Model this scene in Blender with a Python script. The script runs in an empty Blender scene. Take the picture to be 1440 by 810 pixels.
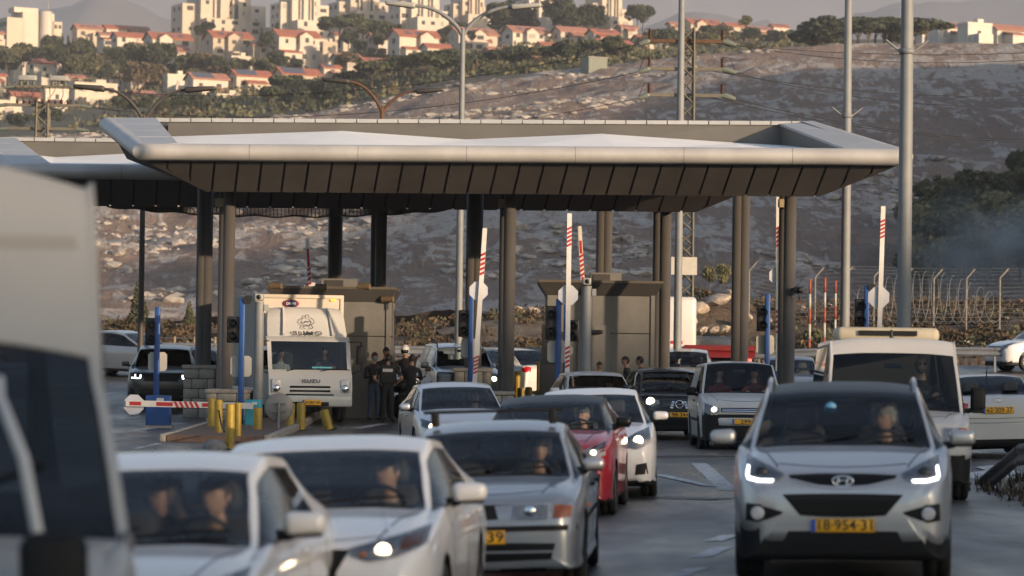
import bpy, bmesh, math, random
import numpy as np
from mathutils import Vector, Matrix
from mathutils.bvhtree import BVHTree

sc = bpy.context.scene
COL = sc.collection
RND = random.Random(7)
NPR = np.random.RandomState(7)

# ------------------------------------------------------------------ camera
F = 4500.0                     # focal length in photo pixels (1440 wide)
HZ = 504.0                     # horizon row at the picture centre
CAMZ = 1.8
PITCH = math.atan((HZ - 405.0) / F)
ROLL = 0.014
fwd = Vector((0, math.cos(PITCH), math.sin(PITCH)))
r0 = Vector((1, 0, 0)); u0 = r0.cross(fwd)
right = r0 * math.cos(ROLL) + u0 * math.sin(ROLL)
up = u0 * math.cos(ROLL) - r0 * math.sin(ROLL)
cam_data = bpy.data.cameras.new('camera')
cam = bpy.data.objects.new('camera', cam_data); COL.objects.link(cam)
m = Matrix.Identity(4)
for i in range(3):
    m[i][0] = right[i]; m[i][1] = up[i]; m[i][2] = -fwd[i]
m[2][3] = CAMZ
cam.matrix_world = m
cam_data.sensor_width = 36.0
cam_data.lens = F / 1440 * 36
cam_data.clip_start = 0.5
cam_data.clip_end = 60000
cam_data.dof.use_dof = True
cam_data.dof.focus_distance = 72
cam_data.dof.aperture_fstop = 2.5
sc.camera = cam

# ------------------------------------------------------------------ light
SUN_EL = math.radians(9)
SUN_AZ = math.radians(50)      # to the right of straight behind the camera
to_sun = Vector((math.sin(SUN_AZ) * math.cos(SUN_EL), -math.cos(SUN_AZ) * math.cos(SUN_EL), math.sin(SUN_EL)))
w = bpy.data.worlds.new('World'); sc.world = w; w.use_nodes = True
nt = w.node_tree
bg = nt.nodes['Background']
sky = nt.nodes.new('ShaderNodeTexSky'); sky.sky_type = 'NISHITA'; sky.sun_disc = False
sky.sun_elevation = SUN_EL
sky.sun_rotation = math.atan2(to_sun.x, to_sun.y)
sky.air_density = 1.0; sky.dust_density = 2.0; sky.ozone_density = 2.0
nt.links.new(sky.outputs[0], bg.inputs[0]); bg.inputs[1].default_value = 0.125
sl = bpy.data.lights.new('sun', 'SUN'); sl.energy = 3.7; sl.angle = math.radians(0.6); sl.color = (1.0, 0.74, 0.50)
so = bpy.data.objects.new('sun', sl); COL.objects.link(so)
so.rotation_euler = (-to_sun).to_track_quat('-Z', 'Y').to_euler()
vs = sc.view_settings
vs.view_transform = 'Standard'; vs.look = 'None'; vs.exposure = 1.07; vs.gamma = 1.0; vs.use_curve_mapping = False
cy = sc.cycles
cy.max_bounces = 6; cy.diffuse_bounces = 2; cy.glossy_bounces = 3; cy.transmission_bounces = 4
cy.transparent_max_bounces = 10; cy.volume_bounces = 0
cy.use_denoising = True; cy.caustics_reflective = False; cy.caustics_refractive = False
cy.sample_clamp_indirect = 4.0

# ------------------------------------------------------------------ helpers
def ray(px, py):
    return fwd * F + right * (px - 720.0) + up * (405.0 - py)
def P(px, py, d):
    """the point at depth y = d that photo pixel (px, py) looks at"""
    v = ray(px, py); k = d / v.y
    return Vector((v.x * k, d, CAMZ + v.z * k))
def X(px, d, py=500):
    return P(px, py, d).x

_mats = {}
def mat(name, color=(.5, .5, .5), rough=.6, metal=0.0, var=0.0, vscale=3.0, bump=0.0, bscale=20.0, coat=0.0, emit=None, estr=0.0, spec=None, color2=None, detail=4):
    if name in _mats: return _mats[name]
    M = bpy.data.materials.new(name); M.use_nodes = True; _mats[name] = M
    t = M.node_tree; b = t.nodes['Principled BSDF']
    b.inputs['Roughness'].default_value = rough; b.inputs['Metallic'].default_value = metal
    if coat: b.inputs['Coat Weight'].default_value = coat; b.inputs['Coat Roughness'].default_value = .06
    if spec is not None: b.inputs['Specular IOR Level'].default_value = spec
    if emit: b.inputs['Emission Color'].default_value = (*emit, 1); b.inputs['Emission Strength'].default_value = estr
    b.inputs['Base Color'].default_value = (*color, 1)
    if var or color2:
        tc = t.nodes.new('ShaderNodeTexCoord'); n = t.nodes.new('ShaderNodeTexNoise')
        n.inputs['Scale'].default_value = vscale; n.inputs['Detail'].default_value = detail; n.inputs['Roughness'].default_value = .65
        t.links.new(tc.outputs['Object'], n.inputs['Vector'])
        r = t.nodes.new('ShaderNodeValToRGB'); r.color_ramp.elements[0].position = .35; r.color_ramp.elements[1].position = .68
        c1 = color2 or tuple(c * (1 + var) for c in color); c0 = color if color2 else tuple(c * (1 - var) for c in color)
        r.color_ramp.elements[0].color = (*c0, 1); r.color_ramp.elements[1].color = (*c1, 1)
        t.links.new(n.outputs['Fac'], r.inputs[0]); t.links.new(r.outputs[0], b.inputs['Base Color'])
        mr = t.nodes.new('ShaderNodeMapRange'); mr.inputs['To Min'].default_value = max(.03, rough - .08); mr.inputs['To Max'].default_value = min(1, rough + .08)
        t.links.new(n.outputs['Fac'], mr.inputs['Value']); t.links.new(mr.outputs[0], b.inputs['Roughness'])
    if bump:
        tc = t.nodes.new('ShaderNodeTexCoord'); n = t.nodes.new('ShaderNodeTexNoise')
        n.inputs['Scale'].default_value = bscale; n.inputs['Detail'].default_value = 3
        t.links.new(tc.outputs['Object'], n.inputs['Vector'])
        bp = t.nodes.new('ShaderNodeBump'); bp.inputs['Strength'].default_value = bump; bp.inputs['Distance'].default_value = .05
        t.links.new(n.outputs['Fac'], bp.inputs['Height']); t.links.new(bp.outputs[0], b.inputs['Normal'])
    return M

def glass_mat(name, tint=(.4, .45, .45), ior=1.5, rough=0.02):
    if name in _mats: return _mats[name]
    M = bpy.data.materials.new(name); M.use_nodes = True; _mats[name] = M
    t = M.node_tree; t.nodes.remove(t.nodes['Principled BSDF'])
    out = t.nodes['Material Output']
    tr = t.nodes.new('ShaderNodeBsdfTransparent'); tr.inputs[0].default_value = (*tint, 1)
    gl = t.nodes.new('ShaderNodeBsdfGlossy'); gl.inputs['Roughness'].default_value = rough
    fr = t.nodes.new('ShaderNodeFresnel'); fr.inputs[0].default_value = ior
    mx = t.nodes.new('ShaderNodeMixShader')
    t.links.new(fr.outputs[0], mx.inputs[0]); t.links.new(tr.outputs[0], mx.inputs[1]); t.links.new(gl.outputs[0], mx.inputs[2])
    t.links.new(mx.outputs[0], out.inputs[0])
    return M

def tag(o, label=None, cat=None, group=None, kind=None):
    if label: o['label'] = label
    if cat: o['category'] = cat
    if group: o['group'] = group
    if kind: o['kind'] = kind
    return o
def empty(name, loc=(0, 0, 0), rz=0.0, label=None, cat=None, group=None):
    o = bpy.data.objects.new(name, None); COL.objects.link(o)
    o.location = loc; o.rotation_euler = (0, 0, rz); o.empty_display_size = .2
    return tag(o, label, cat, group)
def link(name, me, parent=None, loc=None, rot=None, scale=None):
    o = bpy.data.objects.new(name, me); COL.objects.link(o)
    if parent: o.parent = parent
    if loc is not None: o.location = loc
    if rot is not None: o.rotation_euler = rot
    if scale is not None: o.scale = scale
    return o
def copy_tree(o, parent=None):
    c = o.copy(); COL.objects.link(c); c.parent = parent
    if parent: c.matrix_parent_inverse = o.matrix_parent_inverse.copy()
    for ch in list(o.children): copy_tree(ch, c)
    return c

class MB:
    """collects shapes for one mesh"""
    def __init__(s): s.v = []; s.f = []; s.mi = []; s.sm = []
    def add(s, v, f, m=0, smooth=False):
        b = len(s.v); s.v += [tuple(x) for x in v]
        s.f += [tuple(b + i for i in q) for q in f]; s.mi += [m] * len(f); s.sm += [smooth] * len(f)
        return s
    def box(s, c, d, m=0, rz=0.0, taper=None):
        x, y, z = (q / 2 for q in d)
        pts = [(-x, -y, -z), (x, -y, -z), (x, y, -z), (-x, y, -z), (-x, -y, z), (x, -y, z), (x, y, z), (-x, y, z)]
        if taper: pts = [(p[0] * (taper if p[2] > 0 else 1), p[1] * (taper if p[2] > 0 else 1), p[2]) for p in pts]
        ca, sa = math.cos(rz), math.sin(rz)
        pts = [(c[0] + p[0] * ca - p[1] * sa, c[1] + p[0] * sa + p[1] * ca, c[2] + p[2]) for p in pts]
        return s.add(pts, [(0, 3, 2, 1), (4, 5, 6, 7), (0, 1, 5, 4), (1, 2, 6, 5), (2, 3, 7, 6), (3, 0, 4, 7)], m)
    def hexa(s, p8, m=0):
        return s.add(p8, [(0, 3, 2, 1), (4, 5, 6, 7), (0, 1, 5, 4), (1, 2, 6, 5), (2, 3, 7, 6), (3, 0, 4, 7)], m)
    def rbox(s, c, d, r=.02, m=0, n=3):
        """rounded box (all edges)"""
        bm = bmesh.new(); bmesh.ops.create_cube(bm, size=1)
        for v in bm.verts: v.co = Vector((v.co.x * d[0], v.co.y * d[1], v.co.z * d[2]))
        bmesh.ops.bevel(bm, geom=list(bm.edges), offset=min(r, min(d) * .49), segments=n, affect='EDGES', profile=.5)
        bm.verts.index_update()
        s.add([(v.co.x + c[0], v.co.y + c[1], v.co.z + c[2]) for v in bm.verts], [[v.index for v in f.verts] for f in bm.faces], m, True)
        bm.free(); return s
    def tube(s, pts, r, n=10, m=0, cap=True, smooth=True):
        pts = [Vector(p) for p in pts]
        rs = r if isinstance(r, (list, tuple)) else [r] * len(pts)
        rings = []; prev = None
        for i, p in enumerate(pts):
            t = (pts[min(i + 1, len(pts) - 1)] - pts[max(i - 1, 0)])
            if t.length < 1e-9: t = Vector((0, 0, 1))
            t.normalize()
            if prev is None:
                a = Vector((0, 0, 1)) if abs(t.z) < .9 else Vector((1, 0, 0))
                nrm = t.cross(a).normalized()
            else:
                nrm = (prev - t * prev.dot(t)).normalized()
            prev = nrm; bi = t.cross(nrm)
            rings.append([p + nrm * (rs[i] * math.cos(2 * math.pi * k / n)) + bi * (rs[i] * math.sin(2 * math.pi * k / n)) for k in range(n)])
        v = [q for rg in rings for q in rg]; f = []
        for i in range(len(pts) - 1):
            for k in range(n):
                f.append((i * n + k, i * n + (k + 1) % n, (i + 1) * n + (k + 1) % n, (i + 1) * n + k))
        s.add(v, f, m, smooth)
        if cap:
            s.add(rings[0], [tuple(range(n))[::-1]], m); s.add(rings[-1], [tuple(range(n))], m)
        return s
    def lathe(s, prof, c=(0, 0, 0), axis='z', n=24, m=0, ms=None):
        v = []; f = []; mi = []
        for (r, h) in prof:
            for k in range(n):
                a = 2 * math.pi * k / n
                q = (r * math.cos(a), r * math.sin(a), h)
                if axis == 'x': q = (q[2], q[0], q[1])
                elif axis == 'y': q = (q[0], q[2], q[1])
                v.append((c[0] + q[0], c[1] + q[1], c[2] + q[2]))
        for i in range(len(prof) - 1):
            for k in range(n):
                q = (i * n + k, i * n + (k + 1) % n, (i + 1) * n + (k + 1) % n, (i + 1) * n + k)
                f.append(q if axis != 'y' else q[::-1])
        return s.add(v, f, m, True)
    def prism(s, poly, h0, h1, axis='z', m=0):
        """poly of 2D points extruded between h0 and h1 along axis"""
        n = len(poly)
        def q(p, h):
            if axis == 'z': return (p[0], p[1], h)
            if axis == 'y': return (p[0], h, p[1])
            return (h, p[0], p[1])
        v = [q(p, h0) for p in poly] + [q(p, h1) for p in poly]
        f = [tuple(range(n))[::-1], tuple(range(n, 2 * n))] + [(i, (i + 1) % n, n + (i + 1) % n, n + i) for i in range(n)]
        return s.add(v, f, m)
    def grid(s, rows, m=0, smooth=True):
        nr, nc = len(rows), len(rows[0])
        return s.add([p for r in rows for p in r], [(i * nc + j, i * nc + j + 1, (i + 1) * nc + j + 1, (i + 1) * nc + j) for i in range(nr - 1) for j in range(nc - 1)], m, smooth)
    def mesh(s, name, mats):
        me = bpy.data.meshes.new(name)
        me.from_pydata(s.v, [], s.f)
        for q in (mats if isinstance(mats, (list, tuple)) else ([mats] if mats else [])): me.materials.append(q)
        me.polygons.foreach_set('material_index', s.mi); me.polygons.foreach_set('use_smooth', s.sm)
        me.update()
        return me
    def build(s, name, mats, parent=None, loc=None, rot=None, scale=None, fix=True):
        me = s.mesh(name, mats)
        if fix:
            bm = bmesh.new(); bm.from_mesh(me); bmesh.ops.recalc_face_normals(bm, faces=bm.faces); bm.to_mesh(me); bm.free()
        return link(name, me, parent, loc, rot, scale)

def np_mesh(name, V, Fq, mats, smooth=True, mi=None):
    """fast mesh from numpy arrays, all faces with the same number of corners"""
    me = bpy.data.meshes.new(name); n = len(Fq); k = Fq.shape[1]
    me.vertices.add(len(V)); me.vertices.foreach_set('co', np.asarray(V, dtype=np.float32).ravel())
    me.loops.add(n * k); me.loops.foreach_set('vertex_index', np.asarray(Fq, dtype=np.int32).ravel())
    me.polygons.add(n); me.polygons.foreach_set('loop_start', np.arange(0, n * k, k, dtype=np.int32))
    for q in (mats if isinstance(mats, (list, tuple)) else ([mats] if mats else [])): me.materials.append(q)
    if mi is not None: me.polygons.foreach_set('material_index', np.asarray(mi, dtype=np.int32))
    me.polygons.foreach_set('use_smooth', np.full(n, smooth)); me.update(calc_edges=True); me.validate()
    return me
def grid_faces(nr, nc):
    i, j = np.meshgrid(np.arange(nr - 1), np.arange(nc - 1), indexing='ij'); a = (i * nc + j).ravel()
    return np.stack([a, a + 1, a + nc + 1, a + nc], 1)
def sstep(a, b, x):
    t = np.clip((np.asarray(x, float) - a) / (b - a), 0, 1); return t * t * (3 - 2 * t)

# ------------------------------------------------------------------ ground heights
def vnoise(x, y, seed=0):
    """smooth value noise, numpy"""
    x = np.asarray(x, float); y = np.asarray(y, float)
    xi = np.floor(x).astype(np.int64); yi = np.floor(y).astype(np.int64); fx = x - xi; fy = y - yi
    def h(a, b):
        n = (a * 374761393 + b * 668265263 + seed * 1442695041) & 0x7fffffff
        n = ((n ^ (n >> 13)) * 1274126177) & 0x7fffffff
        return ((n ^ (n >> 16)) & 0xffff) / 65535.0
    ux = fx * fx * (3 - 2 * fx); uy = fy * fy * (3 - 2 * fy)
    return (h(xi, yi) * (1 - ux) + h(xi + 1, yi) * ux) * (1 - uy) + (h(xi, yi + 1) * (1 - ux) + h(xi + 1, yi + 1) * ux) * uy
def fbm(x, y, o=4, seed=0):
    s = 0; a = 1; t = 0
    for i in range(o):
        s = s + a * vnoise(np.asarray(x) * 2 ** i, np.asarray(y) * 2 ** i, seed + i); t += a; a *= .5
    return s / t
def G(x, y):
    x = np.asarray(x, float); y = np.asarray(y, float)
    cross = -.045 * np.clip(2.7 - x, 0, 9) * (1 - sstep(48, 68, y))
    z = np.interp(y, [-50, 68, 76, 84, 92, 102, 112, 300], [0, 0, .06, .2, .5, .95, 1.4, 1.4])
    verge = sstep(113, 140, y)
    bank = verge * (1.35 + 1.15 * sstep(-4, 9, x) + .8 * fbm(x * .12, y * .12, 3, 5) - .4)
    lay = .22 * sstep(6.2, 8.2, x) * sstep(40, 50, y) * (1 - sstep(62, 74, y))
    heap = 1.5 * np.exp(-((x - 8.1) / 1.5) ** 2 - ((y - 129.5) / 2.6) ** 2) + .5 * np.exp(-((x + .3) / 4.0) ** 2) * sstep(124, 136, y)
    rise = .36 * sstep(8, 14, x) * sstep(92, 107, y)
    return cross + z + bank + lay + heap + rise
def g(x, y): return float(G(x, y))

RIDGE_PX = [-400, 0, 150, 300, 440, 640, 760, 860, 960, 1050, 1150, 1440, 1900]
RIDGE_RW = [205, 196, 186, 174, 163, 118, 104, 92, 80, 70, 64, 61, 58]
TOP_PX = [-400, 0, 100, 200, 300, 450, 600, 800, 900, 1000, 1100, 1160, 1440, 1900]
TOP_RW = [80, 74, 60, 52, 44, 42, 36, 36, 48, 48, 54, 58, 56, 54]
def rowz(row, y, px=720.): return CAMZ + (HZ + (px - 720) * ROLL - row) * y / F
def terrain(x, y):
    """height of hillside and town hill at (x, y), y > 200"""
    x = np.asarray(x, float); y = np.asarray(y, float)
    px = 720 + x / y * F
    zr = rowz(np.interp(px, RIDGE_PX, RIDGE_RW), 600., px)
    t = np.clip((y - 225) / (600 - 225), 0, 1)
    base = 4.2
    z_hill = base + (zr - base) * (t ** 1.08)
    z_hill += np.where(y < 600, (fbm(x * .02, y * .02, 4, 11) - .5) * 9 * np.sin(np.pi * np.clip(t, 0, 1)) ** .7, 0)
    tt = np.clip((y - 600) / 600, 0, 1)
    row = np.interp(px, RIDGE_PX, RIDGE_RW) * (1 - tt) + np.interp(px, TOP_PX, TOP_RW) * tt + 4 * np.sin(np.pi * np.clip(tt * 2, 0, 1))
    z_town = rowz(row, y, px) + (fbm(x * .015, y * .015, 3, 3) - .5) * 4 * np.clip(tt * 4, 0, 1)
    z_town = z_town - np.clip(y - 1200, 0, 400) * .22
    return np.where(y < 600, z_hill, z_town)
def tz(x, y): return float(terrain(x, y))
# ------------------------------------------------------------------ ground materials
def nodes_of(name, rough=.85):
    M = bpy.data.materials.new(name); M.use_nodes = True; _mats[name] = M
    t = M.node_tree; b = t.nodes['Principled BSDF']; b.inputs['Roughness'].default_value = rough
    tc = t.nodes.new('ShaderNodeTexCoord')
    def noise(scale, detail=4, rgh=.6, vec=None, stretch=None, dist=0.0):
        n = t.nodes.new('ShaderNodeTexNoise'); n.inputs['Scale'].default_value = scale; n.inputs['Detail'].default_value = detail
        n.inputs['Roughness'].default_value = rgh; n.inputs['Distortion'].default_value = dist
        if stretch:
            mp = t.nodes.new('ShaderNodeMapping'); mp.inputs['Scale'].default_value = stretch
            t.links.new(tc.outputs['Object'], mp.inputs[0]); t.links.new(mp.outputs[0], n.inputs['Vector'])
        else: t.links.new(tc.outputs['Object'], n.inputs['Vector'])
        return n.outputs['Fac']
    def ramp(fac, stops):
        r = t.nodes.new('ShaderNodeValToRGB'); e = r.color_ramp.elements
        while len(e) < len(stops): e.new(.5)
        for q, (p, c) in zip(e, stops): q.position = p; q.color = (*c, 1)
        t.links.new(fac, r.inputs[0]); return r.outputs[0]
    def mix(fac, a, c, mode='MIX'):
        x = t.nodes.new('ShaderNodeMix'); x.data_type = 'RGBA'; x.blend_type = mode
        if isinstance(fac, float): x.inputs[0].default_value = fac
        else: t.links.new(fac, x.inputs[0])
        for k, q in ((6, a), (7, c)):
            if isinstance(q, tuple): x.inputs[k].default_value = (*q, 1)
            else: t.links.new(q, x.inputs[k])
        return x.outputs[2]
    def bump(h, s, d=.1):
        bp = t.nodes.new('ShaderNodeBump'); bp.inputs['Strength'].default_value = s; bp.inputs['Distance'].default_value = d
        t.links.new(h, bp.inputs['Height']); t.links.new(bp.outputs[0], b.inputs['Normal'])
    return M, t, b, noise, ramp, mix, bump

# asphalt: dark, patched, slightly polished by tyres
M_road, t, b, noise, ramp, mix, bump = nodes_of('asphalt', .5)
c = ramp(noise(.35, 5, .6), [(.32, (.070, .066, .064)), (.7, (.112, .106, .102))])
c = mix(ramp(noise(.9, 3, .5, stretch=(1.5, .12, 1)), [(.45, (0, 0, 0)), (.65, (.6, .6, .6))]), c, (.052, .049, .048))
c = mix(ramp(noise(.7, 6, .75, stretch=(1.6, .35, 1)), [(.60, (0, 0, 0)), (.68, (.75, .75, .75))]), c, (.045, .043, .042))
c = mix(.5, c, ramp(noise(60, 2), [(.3, (.5, .5, .5)), (.7, (1.3, 1.3, 1.3))]), 'MULTIPLY')
t.links.new(c, b.inputs['Base Color'])
t.links.new(ramp(noise(.5, 4, .6, stretch=(1, .3, 1)), [(.35, (.24, .24, .24)), (.62, (.55, .55, .55))]), b.inputs['Roughness'])
bump(noise(45, 3), .25, .01)
# worn white paint
M_paint, t, b, noise, ramp, mix, bump = nodes_of('road_paint', .6)
t.links.new(ramp(noise(6, 5, .75), [(.38, (.12, .12, .125)), (.5, (.50, .50, .50)), (.8, (.66, .66, .65))]), b.inputs['Base Color'])
# verge soil
M_verge, t, b, noise, ramp, mix, bump = nodes_of('verge_soil', .95)
t.links.new(ramp(noise(.5, 6, .7), [(.3, (.050, .036, .024)), (.5, (.11, .078, .050)), (.72, (.20, .16, .12))]), b.inputs['Base Color'])
bump(noise(2.5, 5, .7), .8, .3)
# limestone hillside: red-brown soil with pale broken rock ledges
M_hill, t, b, noise, ramp, mix, bump = nodes_of('limestone_hillside', .95)
soil = ramp(noise(.05, 5, .65), [(.3, (.205, .145, .115)), (.55, (.26, .185, .145)), (.8, (.32, .235, .19))])
soil = mix(ramp(noise(1.2, 4, .7), [(.45, (0, 0, 0)), (.7, (.7, .7, .7))]), soil, (.15, .128, .105))
cover = noise(.016, 3, .55)
rk = noise(.42, 9, .70, stretch=(.85, .28, .5), dist=.6)
fine = noise(1.1, 5, .7, stretch=(1.0, .45, 1.0))
def madd(a, k, c_):
    q = t.nodes.new('ShaderNodeMath'); q.operation = 'MULTIPLY_ADD'; t.links.new(a, q.inputs[0]); q.inputs[1].default_value = k
    if isinstance(c_, float): q.inputs[2].default_value = c_
    else: t.links.new(c_, q.inputs[2])
    return q.outputs[0]
ad = madd(fine, .30, madd(cover, .55, rk))
rmask = ramp(ad, [(.935, (0, 0, 0)), (.99, (1, 1, 1))])
rock = ramp(noise(.9, 5, .7), [(.3, (.32, .29, .262)), (.55, (.42, .385, .355)), (.75, (.51, .475, .44))])
c = mix(rmask, soil, rock)
t.links.new(c, b.inputs['Base Color'])
bump(ad, .9, 2.2)
# town hill: scrub, terraces, bare earth
M_town, t, b, noise, ramp, mix, bump = nodes_of('scrub_hill', .95)
c = ramp(noise(.03, 5, .65), [(.3, (.040, .046, .028)), (.5, (.062, .060, .036)), (.66, (.11, .090, .062)), (.82, (.24, .19, .145))])
t.links.new(c, b.inputs['Base Color']); bump(noise(.3, 4), .8, 1.5)
M_plain = mat('dry_plain', (.16, .13, .10), .95, var=.25, vscale=.01)
M_far = mat('far_mountain', (.17, .15, .14), .95, var=.2, vscale=.002)

# ------------------------------------------------------------------ ground sheets
def field(name, xs, ys, zf, m, dz=0.0):
    XX, YY = np.meshgrid(xs, ys); Z = zf(XX, YY) + dz
    o = link(name, np_mesh(name, np.stack([XX.ravel(), YY.ravel(), Z.ravel()], 1), grid_faces(len(ys), len(xs)), m))
    return tag(o, kind='structure')
road = field('road', np.arange(-70, 71, 1.0), np.arange(-30, 114.1, 1.0), G, M_road)
verge = field('verge', np.arange(-90, 91, 1.5), np.concatenate([np.arange(113.5, 150, 1.2), np.arange(150, 262, 4)]),
              lambda x, y: G(x, y) + (fbm(x * .4, y * .4, 3, 9) - .5) * .5 * sstep(114, 120, y), M_verge)
us = np.linspace(-.42, .42, 330); ys = np.concatenate([np.linspace(205, 600, 260), np.linspace(603, 1500, 150)])
UU, YY = np.meshgrid(us, ys); XXt = UU * YY
n1 = 260
ZZ = terrain(XXt, YY)
rough = (fbm(XXt * .25, YY * .25, 4, 21) - .5) * 2.0 * (YY < 620)
V = np.stack([XXt, YY, ZZ + rough], 2)
o = link('hillside', np_mesh('hillside', V[:n1 + 2].reshape(-1, 3), grid_faces(n1 + 2, len(us)), M_hill)); tag(o, kind='structure')
o = link('town_hill', np_mesh('town_hill', V[n1 + 1:].reshape(-1, 3), grid_faces(len(ys) - n1 - 1, len(us)), M_town)); tag(o, kind='structure')
gp = MB(); gp.add([(-30000, -30000, -6), (30000, -30000, -6), (30000, 30000, -6), (-30000, 30000, -6)], [(0, 1, 2, 3)])
tag(gp.build('ground', M_plain), kind='structure')

# far mountains behind the town; the farther range fills in for sky
def mountain(name, dist, pts, depth, seed):
    pxs = np.linspace(-700, 2200, 140); rows = np.interp(pxs, [p[0] for p in pts], [p[1] for p in pts])
    rows = rows + (fbm(pxs * .02, pxs * 0 + seed, 4, seed) - .5) * 10
    yy = np.linspace(0, 1, 15); R = []
    for k in yy:
        y = dist + depth * (k - .5) * 2
        prof = 1 - abs(k - .5) * 2
        z = -5 + (CAMZ + (HZ + (pxs - 720) * ROLL - rows) * dist / F + 5) * prof ** .9 + (fbm(pxs * .03, k * 9 + pxs * 0, 4, seed + 2) - .5) * 30 * prof
        R.append(np.stack([(pxs - 720) / F * dist, pxs * 0 + y, z], 1))
    V = np.concatenate(R)
    tag(link(name, np_mesh(name, V, grid_faces(15, 140), M_far)), kind='structure')
mountain('mountain', 5200, [(-700, 70), (-100, 60), (0, 30), (60, 10), (130, -8), (200, 14), (270, 38), (400, 75), (900, 44), (960, 12), (1060, 28), (1130, 42), (1180, 30), (1260, 8), (1440, -6), (1600, 20), (2200, 70)], 1400, 4)
mountain('mountain', 7500, [(-700, 0), (0, -6), (300, -16), (600, -20), (900, -8), (1060, -4), (1180, -14), (1260, -30), (1440, -44), (1800, -40), (2200, -20)], 1800, 8)  # range raised across the full width to stand in for darker, hazy sky

# added spur, unseen at right; crest shaped to shade slope, plaza, cars and van
def hit_terrain(px, row):
    v = ray(px, row); y = 210.0
    while y < 1400:
        k = y / v.y
        if CAMZ + v.z * k < tz(v.x * k, y): return Vector((v.x * k, y, CAMZ + v.z * k))
        y += 1.0
    return None
SHX = 175.0
bd = [hit_terrain(*q) for q in ((150, 376), (300, 366), (450, 345), (560, 322), (650, 250), (760, 200), (900, 150), (1000, 118), (1150, 96), (1440, 92))]
cr = []
for q in bd:
    if q is None: continue
    k = (SHX - q.x) / to_sun.x; cr.append((q.y + to_sun.y * k, q.z + to_sun.z * k))
cr.sort()
cyl = [c_[0] for c_ in cr]; czl = [c_[1] for c_ in cr]
xs = np.arange(103, 420, 6.0); ys = np.arange(-400, 760, 6.0)
XS, YS = np.meshgrid(xs, ys)
crest = np.interp(YS, [-400, -330, -136, -130, -127, -118, -106, -100, -94, -84, -75, -66, -56, -45, 0, cyl[0] - 50] + cyl + [760], [0, 39.3, 39.4, 37.5, 37.35, 36.85, 36.9, 36.4, 36.2, 36.6, 38.6, 39.0, 36.4, 30, 24, 36] + czl + [czl[-1]])
fall = np.where(XS < SHX, sstep(100, SHX, XS), 1 - .6 * sstep(SHX, 420, XS))
ZS = -4 + (crest + 4) * fall + (fbm(XS * .03, YS * .03, 4, 17) - .5) * 6 * fall * (XS < SHX - 12)
tag(link('shade_spur', np_mesh('shade_spur', np.stack([XS.ravel(), YS.ravel(), ZS.ravel()], 1), grid_faces(len(ys), len(xs)), M_town)), kind='structure')
print('CREST', [(round(a), round(c_)) for a, c_ in cr])

# haze: one closed box of even thin air
mb = MB(); mb.box((0, 5000, 590), (9000, 11000, 1194))
hz = mb.build('haze', None); tag(hz, kind='stuff')
hz.data.materials.clear()
HM = bpy.data.materials.new('haze_air'); HM.use_nodes = True; ht = HM.node_tree; ht.nodes.remove(ht.nodes['Principled BSDF'])
pv = ht.nodes.new('ShaderNodeVolumePrincipled'); pv.inputs['Color'].default_value = (.83, .88, 1.0, 1); pv.inputs['Density'].default_value = 1.3e-4; pv.inputs['Anisotropy'].default_value = 0.0
ht.links.new(pv.outputs[0], ht.nodes['Material Output'].inputs['Volume']); hz.data.materials.append(HM)
# ------------------------------------------------------------------ canopies
M_clad = mat('canopy_cladding', (.40, .39, .38), .5, .15, var=.11, vscale=.9, bump=.05, bscale=2)
M_cope = mat('canopy_coping', (.36, .37, .38), .5, .2, var=.08, vscale=.7)
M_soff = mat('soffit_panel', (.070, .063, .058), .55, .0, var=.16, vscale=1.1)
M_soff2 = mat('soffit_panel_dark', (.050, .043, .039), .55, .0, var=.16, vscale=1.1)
M_gap = mat('seam_dark', (.015, .014, .013), .9)
M_roofw = mat('white_membrane', (.80, .79, .77), .7, var=.04, vscale=.6)
M_parap = mat('parapet_metal', (.11, .105, .095), .6, .1, var=.1, vscale=.8)
M_column = mat('column_paint', (.088, .082, .077), .45, .1, var=.08, vscale=2)

def sweep(path, normals, prof, mb, m=0):
    """profile (out, up) swept along path with horizontal outward mitre vectors"""
    rows = [[p + nrm * a + Vector((0, 0, b)) for a, b in prof] for p, nrm in zip(path, normals)]
    mb.grid(rows, m)

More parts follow.
